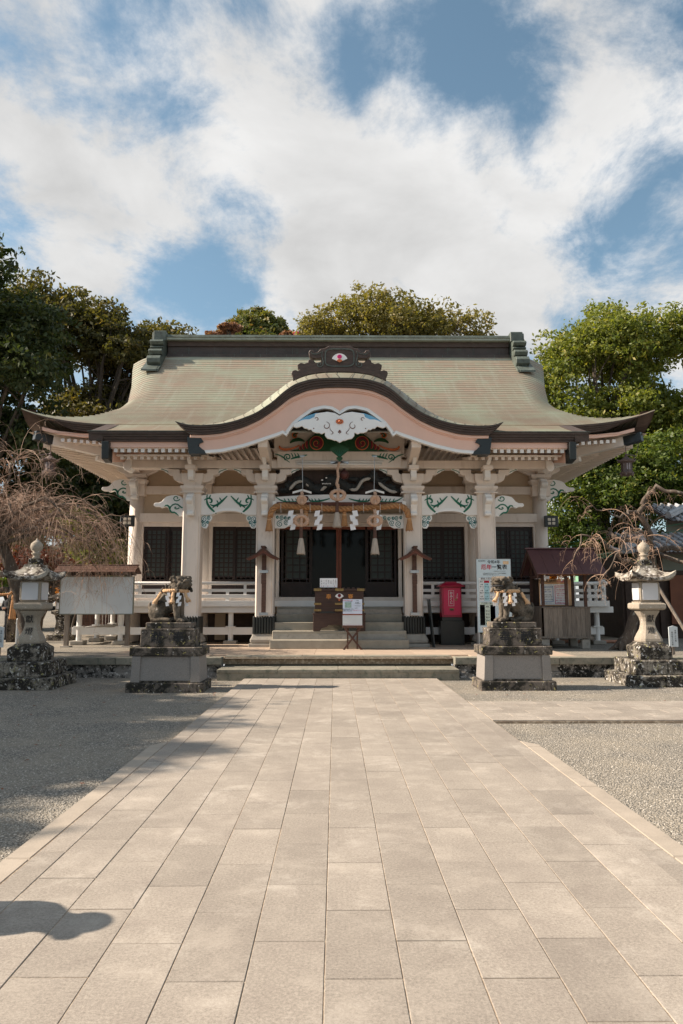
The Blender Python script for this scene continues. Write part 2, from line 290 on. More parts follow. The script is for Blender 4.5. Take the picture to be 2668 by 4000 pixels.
# ------------------------------------------------------------------ mesh helpers
class MB:
    def __init__(s): s.v = []; s.f = []
    def add(s, v, f):
        n = len(s.v); s.v.extend(v); s.f.extend([tuple(i + n for i in q) for q in f]); return s
    def box(s, x0, x1, y0, y1, z0, z1):
        if x0 > x1: x0, x1 = x1, x0
        if y0 > y1: y0, y1 = y1, y0
        if z0 > z1: z0, z1 = z1, z0
        return s.add([(x0, y0, z0), (x1, y0, z0), (x1, y1, z0), (x0, y1, z0), (x0, y0, z1), (x1, y0, z1), (x1, y1, z1), (x0, y1, z1)],
                     [(0, 3, 2, 1), (4, 5, 6, 7), (0, 1, 5, 4), (1, 2, 6, 5), (2, 3, 7, 6), (3, 0, 4, 7)])
    def bar(s, a, b, w, h, up=(0, 0, 1)):
        a = Vector(a); b = Vector(b); d = (b - a).normalized(); u = Vector(up); x = d.cross(u)
        if x.length < 1e-4: x = d.cross(Vector((0, 1, 0)))
        x.normalize(); u = x.cross(d)
        vs = [tuple(p + x * (i * w / 2) + u * (j * h / 2)) for p in (a, b) for i, j in ((-1, -1), (1, -1), (1, 1), (-1, 1))]
        return s.add(vs, [(0, 1, 2, 3), (7, 6, 5, 4), (0, 4, 5, 1), (1, 5, 6, 2), (2, 6, 7, 3), (3, 7, 4, 0)])
    def prism(s, pts, a, b, axis='y'):
        n = len(pts)
        def P(u, w, t):
            return {'y': (u, t, w), 'x': (t, u, w), 'z': (u, w, t)}[axis]
        ar = sum(pts[i][0] * pts[(i + 1) % n][1] - pts[(i + 1) % n][0] * pts[i][1] for i in range(n))
        if (ar < 0) ^ (axis == 'x' or axis == 'z'): pts = pts[::-1]
        if a > b: a, b = b, a
        if axis != 'y': pts = pts[::-1]
        vs = [P(u, w, a) for u, w in pts] + [P(u, w, b) for u, w in pts]
        f = [tuple(range(n)), tuple(range(2 * n - 1, n - 1, -1))] + [(i, i + n, (i + 1) % n + n, (i + 1) % n) for i in range(n)]
        if axis == 'y': f = [f[0], f[1]] + [(i, i + n, (i + 1) % n + n, (i + 1) % n) for i in range(n)]
        return s.add(vs, f)
    def tube(s, pts, r, n=8, cap=True, flat=None):
        pts = [Vector(p) for p in pts]; m = len(pts)
        if isinstance(r, (int, float)): r = [r] * m
        vs = []; ref = None
        for i, p in enumerate(pts):
            d = (pts[min(i + 1, m - 1)] - pts[max(i - 1, 0)])
            if d.length < 1e-9: d = Vector((0, 0, 1))
            d.normalize()
            if ref is None: ref = Vector((0, 0, 1)) if abs(d.z) < .9 else Vector((1, 0, 0))
            x = ref - d * ref.dot(d)
            if x.length < 1e-4: x = d.orthogonal()
            x.normalize(); ref = x; y = d.cross(x)
            for k in range(n):
                t = 2 * PI * k / n; q = x * math.cos(t) * r[i] + y * math.sin(t) * r[i]
                if flat: q = Vector((q.x, q.y * flat, q.z))
                vs.append(tuple(p + q))
        f = [(i * n + k, i * n + (k + 1) % n, (i + 1) * n + (k + 1) % n, (i + 1) * n + k) for i in range(m - 1) for k in range(n)]
        if cap: f += [tuple(range(n - 1, -1, -1)), tuple((m - 1) * n + k for k in range(n))]
        return s.add(vs, f)
    def lathe(s, prof, c=(0, 0, 0), n=16, rot=0.0, sq=False):
        # prof: (radius, z); sq: four-sided, radius = half side
        vs = []; k_ = 4 if sq else n
        for r, z in prof:
            for k in range(k_):
                t = (PI / 4 + PI / 2 * k if sq else 2 * PI * k / n) + rot; rr = r * (math.sqrt(2) if sq else 1)
                vs.append((c[0] + rr * math.cos(t), c[1] + rr * math.sin(t), c[2] + z))
        m = len(prof)
        f = [(i * k_ + k, i * k_ + (k + 1) % k_, (i + 1) * k_ + (k + 1) % k_, (i + 1) * k_ + k) for i in range(m - 1) for k in range(k_)]
        f += [tuple(range(k_ - 1, -1, -1)), tuple((m - 1) * k_ + k for k in range(k_))]
        return s.add(vs, f)
    def ell(s, c, r, n=12, m=8):
        vs = [(c[0], c[1], c[2] - r[2])]
        for i in range(1, m):
            t = -PI / 2 + PI * i / m
            for k in range(n): a = 2 * PI * k / n; vs.append((c[0] + r[0] * math.cos(t) * math.cos(a), c[1] + r[1] * math.cos(t) * math.sin(a), c[2] + r[2] * math.sin(t)))
        vs.append((c[0], c[1], c[2] + r[2])); e = len(vs) - 1
        f = [(0, 1 + (k + 1) % n, 1 + k) for k in range(n)] + [(e, 1 + (m - 2) * n + k, 1 + (m - 2) * n + (k + 1) % n) for k in range(n)]
        f += [(1 + i * n + k, 1 + i * n + (k + 1) % n, 1 + (i + 1) * n + (k + 1) % n, 1 + (i + 1) * n + k) for i in range(m - 2) for k in range(n)]
        return s.add(vs, f)
    def sheet(s, A, B):
        n = len(A); return s.add([tuple(p) for p in A] + [tuple(p) for p in B], [(i, i + 1, n + i + 1, n + i) for i in range(n - 1)])
    def band(s, low, up, y0, y1, yb=None):
        # solid between two (x,z) curves of equal length, from y0 to y1
        n = len(low); v = []
        for y in (y0, y1): v += [(p[0], y, p[1]) for p in low] + [(p[0], y, p[1]) for p in up]
        f = []
        for i in range(n - 1):
            a, b, c, d = i, i + 1, n + i + 1, n + i
            f += [(a, b, c, d), (2 * n + d, 2 * n + c, 2 * n + b, 2 * n + a), (a, 2 * n + a, 2 * n + b, b), (d, c, 2 * n + c, 2 * n + d)]
        f += [(0, n, 3 * n, 2 * n), (n - 1, 3 * n - 1, 4 * n - 1, 2 * n - 1)]
        return s.add(v, f)
    def xf(s, M_):
        s.v = [tuple(M_ @ Vector(p)) for p in s.v]; return s

ORG = {}
def thing(name, label, cat, loc=(0, 0, 0), group=None):
    o = bpy.data.objects.new(name, None); o.empty_display_size = .2; COL.objects.link(o); o.location = loc
    o['label'] = label; o['category'] = cat
    if group: o['group'] = group
    ORG[o.name] = Vector(loc); return o
def structure(name, mb, m, smooth=False):
    o = part(name, mb, m, None, smooth); o['kind'] = 'structure'; return o
def bev(o, w, seg=1):
    md = o.modifiers.new('bevel', 'BEVEL'); md.width = w; md.segments = seg; md.limit_method = 'ANGLE'; md.angle_limit = R(40); return o
def part(name, mb, m, parent=None, smooth=False, label=None, kind=None, bevel=0):
    me = bpy.data.meshes.new(name)
    org = ORG[parent.name] if parent is not None else Vector((0, 0, 0))
    ox, oy, oz = org
    me.from_pydata([(a - ox, b - oy, c - oz) for a, b, c in mb.v], [], mb.f); me.update()
    me.materials.append(m)
    if smooth: me.shade_smooth()
    o = bpy.data.objects.new(name, me); COL.objects.link(o)
    if parent is not None: o.parent = parent
    ORG[o.name] = org.copy()
    if label: o['label'] = label
    if kind: o['kind'] = kind
    if bevel: bev(o, bevel)
    return o
def solo(name, mb, m, label, cat, base, group=None, smooth=False):
    me = bpy.data.meshes.new(name); me.from_pydata([(a - base[0], b - base[1], c - base[2]) for a, b, c in mb.v], [], mb.f); me.update(); me.materials.append(m)
    if smooth: me.shade_smooth()
    o = bpy.data.objects.new(name, me); COL.objects.link(o); o.location = base; o['label'] = label; o['category'] = cat
    if group: o['group'] = group
    ORG[o.name] = Vector(base); return o
def kids(o): return [c for c in bpy.data.objects if c.parent == o]
def dup(root, loc, label=None, rotz=None, scale=None, _k=None):
    r = root.copy(); COL.objects.link(r); r.location = loc
    if rotz is not None: r.rotation_euler = (0, 0, rotz)
    if scale is not None: r.scale = scale
    if label: r['label'] = label
    ORG[r.name] = Vector(loc)
    for ch in kids(root):
        c = ch.copy(); COL.objects.link(c); c.parent = r; ORG[c.name] = Vector(loc)
        for g in kids(ch):
            d = g.copy(); COL.objects.link(d); d.parent = c; ORG[d.name] = Vector(loc)
    return r
def repeat(o, offs, parent):
    # copies of one part on the same thing, sharing its mesh
    out = []
    for dx, dy, dz in offs:
        c = o.copy(); COL.objects.link(c); c.parent = parent; c.location = (o.location[0] + dx, o.location[1] + dy, o.location[2] + dz); ORG[c.name] = ORG[o.name]; out.append(c)
    return out
def curve(pts, n=60, sm=2.0):
    xs = np.array([p[0] for p in pts], float); zs = np.array([p[1] for p in pts], float)
    d = np.concatenate([[0], np.cumsum(np.hypot(np.diff(xs), np.diff(zs)))]); t = np.linspace(0, d[-1], n * 4)
    x = np.interp(t, d, xs); z = np.interp(t, d, zs)
    if sm > 0:
        k = np.exp(-.5 * (np.arange(-12, 13) / (sm * 2)) ** 2); k /= k.sum()
        def f(a):
            p = np.concatenate([2 * a[0] - a[12:0:-1], a, 2 * a[-1] - a[-2:-14:-1]]); return np.convolve(p, k, 'valid')
        x, z = f(x), f(z)
    i = np.linspace(0, len(x) - 1, n).astype(int); return list(zip(x[i].tolist(), z[i].tolist()))
def mirror(pts): return [(-x, z) for x, z in pts]
def spiral(cx, cz, r0, r1, a0, turns, n=22):
    return [(cx + (r0 + (r1 - r0) * i / (n - 1)) * math.cos(a0 + turns * 2 * PI * i / (n - 1)), cz + (r0 + (r1 - r0) * i / (n - 1)) * math.sin(a0 + turns * 2 * PI * i / (n - 1))) for i in range(n)]
def bez(p, n=14):
    p = [np.array(q, float) for q in p]; out = []
    for i in range(n):
        t = i / (n - 1); q = p
        while len(q) > 1: q = [a * (1 - t) + b * t for a, b in zip(q[:-1], q[1:])]
        out.append(tuple(q[0]))
    return out
def ribbon(mb, pts, w, y, d=.02):
    # flat raised scroll line on a wall facing -y
    n = len(pts); ww = [w * (math.sin(PI * (.12 + .76 * i / (n - 1)))) for i in range(n)] if isinstance(w, (int, float)) else w
    lo = []; up = []
    for i, p in enumerate(pts):
        a = pts[max(i - 1, 0)]; b = pts[min(i + 1, n - 1)]; dx, dz = b[0] - a[0], b[1] - a[1]; l = math.hypot(dx, dz) or 1
        lo.append((p[0] + dz / l * ww[i], p[1] - dx / l * ww[i])); up.append((p[0] - dz / l * ww[i], p[1] + dx / l * ww[i]))
    mb.band(lo, up, y - d, y + .004)
    return mb
FONT = bpy.data.fonts.get('Bfont') or (bpy.data.fonts.load('<builtin>') if True else None)
def text(name, s, size, loc, m, parent, rot=(PI / 2, 0, 0), vertical=False, ext=.0015, align='CENTER', bold=0.0, gap=1.05):
    cu = bpy.data.curves.new('t', 'FONT'); cu.body = '\n'.join(s) if vertical else s; cu.size = size; cu.extrude = ext; cu.align_x = align; cu.align_y = 'CENTER'; cu.offset = bold
    cu.space_line = gap; cu.resolution_u = 2
    to = bpy.data.objects.new('t', cu); COL.objects.link(to)
    dg = bpy.context.evaluated_depsgraph_get(); dg.update()
    me = bpy.data.meshes.new_from_object(to.evaluated_get(dg)); bpy.data.objects.remove(to)
    org = ORG[parent.name]; M_ = Matrix.Translation(Vector(loc) - org) @ Matrix([[1, 0, 0, 0], [0, 1, 0, 0], [0, 0, 1, 0], [0, 0, 0, 1]]) @ __import__('mathutils').Euler(rot).to_matrix().to_4x4()
    me.transform(M_); me.materials.clear(); me.materials.append(m)
    o = bpy.data.objects.new(name, me); COL.objects.link(o); o.parent = parent; ORG[o.name] = org.copy(); return o
def join_into(name, objs, parent):
    me = bpy.data.meshes.new(name); vs = []; fs = []; mi = []; mats = []
    for o in objs:
        n = len(vs); vs += [tuple(v.co) for v in o.data.vertices]
        mm = o.data.materials[0]
        if mm not in mats: mats.append(mm)
        for p in o.data.polygons: fs.append(tuple(i + n for i in p.vertices)); mi.append(mats.index(mm))
    me.from_pydata(vs, [], fs); [me.materials.append(x) for x in mats]; me.polygons.foreach_set('material_index', mi); me.update()
    for o in objs: bpy.data.objects.remove(o)
    o = bpy.data.objects.new(name, me); COL.objects.link(o); o.parent = parent; ORG[o.name] = ORG[parent.name].copy(); o['kind'] = 'stuff'; return o
def remeshed(mb, voxel, disp=0.0, dsc=.06, smooth_it=2):
    me = bpy.data.meshes.new('tmp'); me.from_pydata(mb.v, [], mb.f); me.update()
    o = bpy.data.objects.new('tmp', me); COL.objects.link(o)
    md = o.modifiers.new('r', 'REMESH'); md.mode = 'VOXEL'; md.voxel_size = voxel; md.use_smooth_shade = True
    if smooth_it: s_ = o.modifiers.new('s', 'SMOOTH'); s_.iterations = smooth_it; s_.factor = .5
    if disp:
        t = bpy.data.textures.new('d', 'CLOUDS'); t.noise_scale = dsc; t.noise_depth = 3
        d = o.modifiers.new('d', 'DISPLACE'); d.texture = t; d.strength = disp; d.texture_coords = 'LOCAL'
    dg = bpy.context.evaluated_depsgraph_get(); dg.update()
    out = bpy.data.meshes.new_from_object(o.evaluated_get(dg)); bpy.data.objects.remove(o)
    r = MB(); r.v = [tuple(v.co) for v in out.vertices]; r.f = [tuple(p.vertices) for p in out.polygons]; return r
def attr_mesh(name, V, F, A, m, parent=None, smooth=False):
    # V (n,3) float, F (k,4) int, A (k,3) 0..1 colours per face
    me = bpy.data.meshes.new(name); V = np.asarray(V, np.float32); F = np.asarray(F, np.int32)
    me.vertices.add(len(V)); me.vertices.foreach_set('co', V.ravel())
    me.loops.add(F.size); me.loops.foreach_set('vertex_index', F.ravel())
    me.polygons.add(len(F)); me.polygons.foreach_set('loop_start', np.arange(0, F.size, F.shape[1], dtype=np.int32))
    me.update(calc_edges=True); me.validate()
    at = me.attributes.new('v', 'FLOAT_COLOR', 'FACE'); a4 = np.ones((len(F), 4), np.float32); a4[:, :3] = A; at.data.foreach_set('color', a4.ravel())
    me.materials.append(m)
    if smooth: me.shade_smooth()
    o = bpy.data.objects.new(name, me); COL.objects.link(o)
    if parent is not None: o.parent = parent; ORG[o.name] = ORG[parent.name].copy()
    return o
CX = 0.10      # the hall, its steps and the approach share this axis
# ------------------------------------------------------------------ ground, path, terrace
g = MB(); g.add([(-400, -60, -.05), (400, -60, -.05), (400, 14.79, -.05), (-400, 14.79, -.05)], [(0, 1, 2, 3)])
structure('gravel_ground', g, gravelm)
g = MB(); g.add([(-400, 14.95, .325), (400, 14.95, .325), (400, 600, .325), (-400, 600, .325)], [(0, 1, 2, 3)])
structure('upper_gravel_ground', g, gravelm)

rnd = random.Random(4)
PW = .3165; PL = .634; PX0 = -1.625
path = structure('stone_path', MB().box(-1.795, 2.005, -3, 14.2, -.05, -.0035), grout)
PROTO = {}
def slab(name, x0, x1, y0, y1, z1, th, m, parent, bw=.004, tilt=0.0):
    w, l = round(x1 - x0, 3), round(y1 - y0, 3); k = (name, w, l, m.name)
    if k not in PROTO:
        me = bpy.data.meshes.new(name); b_ = bw
        v = [(-w / 2, -l / 2, -th), (w / 2, -l / 2, -th), (w / 2, l / 2, -th), (-w / 2, l / 2, -th), (-w / 2, -l / 2, -b_), (w / 2, -l / 2, -b_), (w / 2, l / 2, -b_), (-w / 2, l / 2, -b_),
             (-w / 2 + b_, -l / 2 + b_, 0), (w / 2 - b_, -l / 2 + b_, 0), (w / 2 - b_, l / 2 - b_, 0), (-w / 2 + b_, l / 2 - b_, 0)]
        f = [(8, 9, 10, 11), (4, 5, 9, 8), (5, 6, 10, 9), (6, 7, 11, 10), (7, 4, 8, 11), (0, 1, 5, 4), (1, 2, 6, 5), (2, 3, 7, 6), (3, 0, 4, 7)]
        me.from_pydata(v, [], f); me.update(); me.materials.append(m); PROTO[k] = me
    o = bpy.data.objects.new(name, PROTO[k]); COL.objects.link(o); o.parent = parent
    org = ORG[parent.name] if parent is not None else Vector((0, 0, 0))
    o.location = (Vector(((x0 + x1) / 2, (y0 + y1) / 2, z1)) - org); o.rotation_euler = (rnd.uniform(-tilt, tilt), rnd.uniform(-tilt, tilt), rnd.uniform(-tilt, tilt) * .3); ORG[o.name] = org; return o
# eleven running courses; the joints of neighbouring courses are staggered (measured phases)
phase = [.10, .34, .62, .30, .0, .317, .0, .317, .02, .33, .61]
bed = MB()
npav = 0
for i in range(11):
    y = 2.72 - 6 * PL + phase[i] - (PL if i % 2 else 0)
    while y < 14.17:
        y0, y1 = y, min(y + PL, 14.17)
        if y1 > 0.9 and y1 - y0 > .08:
            a, b_ = PX0 + i * PW + .0022, PX0 + (i + 1) * PW - .0022
            slab('paving_stone', a, b_, y0 + .0026, y1 - .0026, rnd.uniform(-.0012, .0012), .04, paverm, path, .0022, .0015); npav += 1
        y += PL
for x0, x1 in ((-1.79, -1.628), (1.841, 2.0)):
    y = .9
    while y < 14.17:
        y1 = min(y + 1.2, 14.17); slab('border_stone', x0, x1, y + .003, y1 - .003, 0, .04, paverm, path, .004, .001); y += 1.2
for x0, x1, sx in ((-1.96, -1.796, -1), (2.006, 2.17, 1)):
    y = -.4
    while y < 7.8:
        y1 = min(y + 1.6, 7.95)
        inner, outer = (x1, x0) if sx < 0 else (x0, x1)
        taper = .10 if y1 > 7.9 else 0
        m_ = MB().prism([(inner, y + .004), (outer, y + .004), (outer, y1 - taper * 2.4), (inner, y1 - .004)], -.08, -.004, 'z')
        o = part('kerb_stone', m_, pathkerb, path, bevel=.012); y += 1.6
side = structure('side_path', MB().box(2.01, 26, 9.27, 11.0, -.06, -.022), grout)
y = 9.28; k = 0
for k in range(6):
    y0, y1 = 9.28 + k * .286, 9.28 + (k + 1) * .286 - .006
    x = 2.02 - (k % 2) * .3
    while x < 13:
        x1 = x + .634
        if x1 > 2.1: slab('paving_stone', max(x, 2.02) + .003, x1 - .003, y0, y1, -.006 + rnd.uniform(-.001, .001), .03, paverm, side, .003, .001)
        x = x1
# gravel grains near the camera, and a scatter farther on
def gravel_bits():
    rs = np.random.RandomState(3); V = []; F = []; n = 0
    pts = []
    for _ in range(60000):
        y = 2.6 + rs.rand() ** 1.6 * 11.5; half = .50 * y + .6
        x = rs.uniform(-half, half)
        if -1.97 < x < 2.18: continue
        if x > 2 and 9.2 < y < 11.05: continue
        pts.append((x, y))
    P = np.array(pts[:42000]); N_ = len(P)
    base = np.array([[1, 0, 0], [0, 1, 0], [-1, 0, 0], [0, -1, 0], [0, 0, .8], [0, 0, -.3]], float)
    fc = np.array([[0, 1, 4], [1, 2, 4], [2, 3, 4], [3, 0, 4]])
    r = rs.uniform(.004, .0095, (N_, 1, 1)) * rs.uniform(.7, 1.3, (N_, 6, 3)); ang = rs.rand(N_) * 6.28
    B = base[None] * r; c, s_ = np.cos(ang)[:, None], np.sin(ang)[:, None]
    X = B[:, :, 0] * c - B[:, :, 1] * s_; Y = B[:, :, 0] * s_ + B[:, :, 1] * c
    V = np.stack([X + P[:, None, 0], Y + P[:, None, 1], B[:, :, 2] - .0485], -1).reshape(-1, 3)
    F = (fc[None] + (np.arange(N_) * 6)[:, None, None]).reshape(-1, 3)
    A = np.repeat(rs.rand(N_, 3), 4, 0)
    return V, F, A
def bits_mat():
    m, nt, b = newmat('gravel_grain')
    at = nt.nodes.new('ShaderNodeAttribute'); at.attribute_name = 'v'; sp = nt.nodes.new('ShaderNodeSeparateColor'); nt.links.new(at.outputs['Color'], sp.inputs[0])
    c = mixc(nt, sp.outputs[0], (.24, .22, .19), (.52, .47, .40)); nt.links.new(c, b.inputs['Base Color']); b.inputs['Roughness'].default_value = .85; return m
gm = bits_mat()
V, F, A = gravel_bits(); o = attr_mesh('gravel', V, F, A, gm); o['kind'] = 'stuff'
# fallen leaves on the ground
lv = MB(); rl = random.Random(12)
for _ in range(260):
    if rl.random() < .75: x, y, z = rl.uniform(-7.5, -2.1), 4 + rl.random() * 10.3, -.042
    else: x, y, z = rl.choice([rl.uniform(2.3, 7.5), rl.uniform(-2.6, -2.0)]), rl.uniform(11.2, 14.3), -.042
    a = rl.uniform(0, 6.28); l = rl.uniform(.018, .04)
    p = [(l, 0), (.2 * l, .45 * l), (-l, 0), (.2 * l, -.45 * l)]
    lv.add([(x + u * math.cos(a) - w * math.sin(a), y + u * math.sin(a) + w * math.cos(a), z + rl.uniform(0, .012)) for u, w in p], [(0, 1, 2, 3)])
o = part('fallen_leaves', lv, mat('dry_leaf', (.20, .075, .035), .8, .4, 30)); o['kind'] = 'stuff'

# terrace: retaining wall, kerb stones, steps, floor
wallt = thing('retaining_wall', 'low stained stone retaining wall with kerb stones edging the raised gravel terrace', 'wall', (0, 14.85, -.05))
for x0, x1 in ((-16, -2.34), (2.46, 16)):
    m_ = MB().box(x0, x1, 14.80, 15.05, -.06, .06).box(x0, x1, 14.83, 15.05, .06, .22)
    part('wall_course', m_, st_wall, wallt, bevel=.008)
    x = x1 if x0 < 0 else x0; d = -1 if x0 < 0 else 1
    while abs(x) < 15.5:
        a, b_ = sorted((x, x + d * 1.08)); part('kerb_stone', MB().box(a + .004, b_ - .004, 14.73, 15.06, .215, .36), kerbstone, wallt, bevel=.008); x += d * 1.08
steps = structure('terrace_steps', MB().box(-2.33, 2.45, 14.24, 15.2, -.06, .10), kerbstone)
for k in range(4):
    a = -2.34 + k * 1.2; part('lower_step_stone', MB().box(a + .002, a + 1.197, 14.21, 15.16, .10, .168), kerbstone, steps, bevel=.007)
part('lower_step_face', MB().box(-2.338, 2.458, 14.225, 14.30, -.06, .099), kerbstone, steps)
for k in range(5):
    a = -2.86 + k * 1.08
    a0, a1 = max(a, -2.335), min(a + 1.08, 2.455)
    part('upper_step_stone', MB().box(a0 + .003, a1 - .003, 15.12, 15.5, .20, .36), kerbstone, steps, bevel=.008)
part('step_recess', MB().box(-2.33, 2.45, 15.15, 15.4, .10, .2), kerbstone, steps)
floor = structure('terrace_floor', MB().box(-4.9, 5.1, 15.07, 24, .2, .338), grout)
yy = [15.075, 15.5, 16.5, 17.45, 18.4, 19.35]
for j in range(5):
    for k in range(9):
        x0 = -4.9 + k * 1.111; x1 = x0 + 1.111
        y0 = yy[j]
        if j == 0:
            if x0 > -2.9 and x1 < 3: 
                continue
        slab('floor_slab', x0 + .002, x1 - .002, y0 + .002, yy[j + 1] - .002, .3585, .03, floorstone, floor, .002)

# ------------------------------------------------------------------ shrine hall
hall = thing('shrine_hall', 'cream wooden shrine hall with sweeping green copper roof and curved pink gable over its porch', 'shrine', (CX, 20.8, .33))
SH = Matrix.Translation(Vector((CX, 0, 0)))
def hp(name, mb, m, parent=None, **k): return part(name, mb.xf(SH), m, parent or hall, **k)
def both(name, fn, m, parent=None, **k):
    for s in (-1, 1): hp(name, fn(s), m, parent, **k)
RY = 24.0
def Fz(s): return 6.14 + 4.9 * (.45 * s + .25 * s * s)
Wk = [(-.01, 8.45), (0, 8.45), (.05, 7.92), (.10, 7.50), (.16, 7.08), (.22, 6.80), (.30, 6.56), (.4, 6.46), (.58, 6.50), (.8, 6.72), (1.0, 7.0), (1.1, 7.1)]
def Wd(s): return float(np.interp(s, [a for a, _ in Wk], [b for _, b in Wk]))
def roofP(s, x, fl=True):
    w = Wd(s) if s >= 0 else 6.2
    L_ = .43 * max(0, 1 - s / .32) if s >= 0 else .0
    lift = L_ * max(0, (abs(x) - 5.0) / 3.45) ** 3.2
    z = Fz(s) + lift
    if s > .30: z -= .30 * min(1, (s - .30) / .3) * max(0, (abs(x) / w - .88) / .12) ** 2
    return (x, 18.3 + 4.9 * s, z)
def shingles(rows, wfun, ncol, seed, back=False, name='roof_shingles', parent=None):
    rs = np.random.RandomState(seed); V = []; F = []; A = []
    for i in range(len(rows) - 1):
        s0, s1 = rows[i], rows[i + 1]; off = (i % 2) * .5; nb = len(V)
        for lvl in range(3):
            s_ = s0 if lvl < 2 else s1
            w = wfun(s_); 
            for k in range(ncol + 1):
                u = -1 + 2 * k / ncol; x, y, z = roofP(s_, u * w)
                if lvl == 1: z += .034
                if lvl == 0: z -= .004
                if back: y = 2 * RY - y
                V.append((x + CX, y, z))
        n = ncol + 1; rowv = rs.rand() * .45
        cc = None
        for k in range(ncol):
            if cc is None or (k + (i % 2)) % 2 == 0: cc = (rowv + rs.rand() * .55, rs.rand(), rs.rand())
            a = nb + k
            q1 = (a, a + 1, a + n + 1, a + n); q2 = (a + n, a + n + 1, a + 2 * n + 1, a + 2 * n)
            if back: q1 = q1[::-1]; q2 = q2[::-1]
            F.append(q1); A.append((0, 0, 0)); F.append(q2); A.append(cc)
    o = attr_mesh(name, V, F, A, roofm); o.parent = parent; o.location = -ORG[hall.name] ; ORG[o.name] = ORG[hall.name].copy(); o['kind'] = 'stuff'
    return o
roof = hp('main_roof', MB().box(-6.5, 6.5, 23.3, 24.7, 9.2, 9.6), copper_green)
rows = [i / 38 for i in range(0, 42)]
shingles(rows, Wd, 90, 1, parent=roof)
shingles([i / 12 for i in range(0, 14)], Wd, 40, 2, True, parent=roof)
krow = [-.2655 + i * .2655 / 13 for i in range(14)] + [.012]
shingles(krow, lambda s: 5.93 + .27 * (max(0, -s) / .2655) ** 1.6, 80, 3, parent=roof, name='porch_roof_shingles')
# hipped side slopes
for sx in (-1, 1):
    V = []; F = []; A = []; rs = np.random.RandomState(5); ss = [i / 22 * .34 for i in range(23)]; n = 31
    for i in range(22):
        for lvl, s_ in ((0, ss[i]), (1, ss[i]), (2, ss[i + 1])):
            x, yf, zf = roofP(s_, Wd(s_))
            for k in range(n):
                t = k / (n - 1); y = yf + (2 * RY - 2 * yf) * t; e = abs(2 * t - 1); zz = Fz(s_) + (zf - Fz(s_)) * e ** 5 + (.02 if lvl == 1 else 0)
                V.append((CX + sx * x, y, zz))
        nb = i * 3 * n
        for k in range(n - 1):
            for l in range(2):
                a = nb + l * n + k; q = (a, a + 1, a + n + 1, a + n); F.append(q if sx < 0 else q[::-1]); A.append((rs.rand(), rs.rand(), 0))
    o = attr_mesh('side_roof_shingles', V, F, A, roofm); o.parent = roof; o.location = -ORG[hall.name]; o['kind'] = 'stuff'
    # gable wall and verge above the side slope
    gp = [(roofP(s_, 0)[1], Fz(s_) - .22) for s_ in (.3, .5, .7, .9, 1.08)]
    gp = gp + [(2 * RY - a, b) for a, b in gp[::-1]]
    hp('gable_wall', MB().prism(gp, sx * 6.05, sx * 6.15, 'x'), paint)
    ed = MB(); A_ = []; B_ = []
    for k in range(20):
        s_ = .30 + .78 * k / 19; x, y, z = roofP(s_, Wd(s_)); A_.append((sx * x, y, z)); B_.append((sx * (x - .03), y + .02, z - .24))
    ed.sheet(A_, B_); ed.sheet([(a, 2 * RY - b, c) for a, b, c in A_], [(a, 2 * RY - b, c) for a, b, c in B_])
    C_ = [(sx * 6.1, b, c + .1) for a, b, c in B_]; ed.sheet(B_, C_); ed.sheet([(a, 2 * RY - b, c) for a, b, c in B_], [(a, 2 * RY - b, c) for a, b, c in C_])
    hp('verge_edge', ed, copper_green, roof)
# thick dark main eave (layered)
def eave_band(dy, z0, z1, y1=.34):
    m_ = MB(); n = 60
    lo = []; up = []
    for k in range(n + 1):
        x = -8.45 + 16.9 * k / n; z = roofP(0, x)[2]; tp_ = min(1, .12 + (8.45 - abs(x)) / 1.3); lo.append((x * (1 - dy * .012 / .04), z + z0 * tp_)); up.append((x * (1 - dy * .012 / .04), z + z1 * tp_))
    return m_.band(lo, up, 18.27 + dy, 18.3 + y1)
for k in range(4):
    hp('eave_layer', eave_band(.035 * k, .015 - .058 * (k + 1), .012 - .058 * k), copper_dark, roof)
for sx in (-1, 1):
    m_ = MB()
    for k in range(4):
        A_ = []; B_ = []
        for j in range(41):
            t = j / 40; y = 18.3 + (2 * RY - 36.6) * t; e = abs(2 * t - 1); z = 6.14 + .43 * e ** 14; tp_ = 1 - .8 * e ** 16
            A_.append((sx * (8.45 - .035 * k), y, z + .01 - .058 * k * tp_)); B_.append((sx * (8.45 - .035 * k), y, z + .01 - .058 * (k + 1) * tp_))
        m_.sheet(A_, B_); m_.sheet(B_, [(a - sx * .3, b, c) for a, b, c in B_])
    hp('side_eave', m_, copper_dark, roof)
hp('back_eave', MB().box(-8.4, 8.4, 29.3, 29.7, 5.95, 6.14), copper_dark, roof)
# kohai (porch) eave
for k in range(4):
    def f_(s, k=k):
        return MB().band([(s * 3.55, 5.652 - .058 * (k + 1)), (s * (6.12 - .05 * k), 5.652 - .058 * (k + 1))], [(s * 3.55, 5.65 - .058 * k), (s * (6.2 - .05 * k), 5.65 - .058 * k)], 16.97 + .03 * k, 17.4)
    both('eave_layer', f_, copper_dark, roof)
both('eave_trim', lambda s: MB().box(s * 3.7, s * 6.19, 16.955, 17.0, 5.652, 5.672), copper_green, roof)
both('porch_side_eave', lambda s: MB().prism([(16.99, 5.66), (18.5, 6.24), (18.5, 5.98), (17.0, 5.42)], s * 5.82, s * 6.17, 'x'), copper_dark, roof)
both('pink_fascia', lambda s: MB().box(s * 3.5, s * 5.85, 17.12, 17.2, 5.285, 5.42), pink, roof)
both('pink_fascia_lower', lambda s: MB().box(s * 3.5, s * 5.75, 17.17, 17.25, 5.262, 5.33), paint, roof)
both('end_board_cap', lambda s: MB().prism([(16.94, 5.40), (17.3, 5.42), (17.3, 4.92), (16.98, 4.97)], s * 5.66, s * 5.83, 'x'), blackcap, roof, bevel=.01)
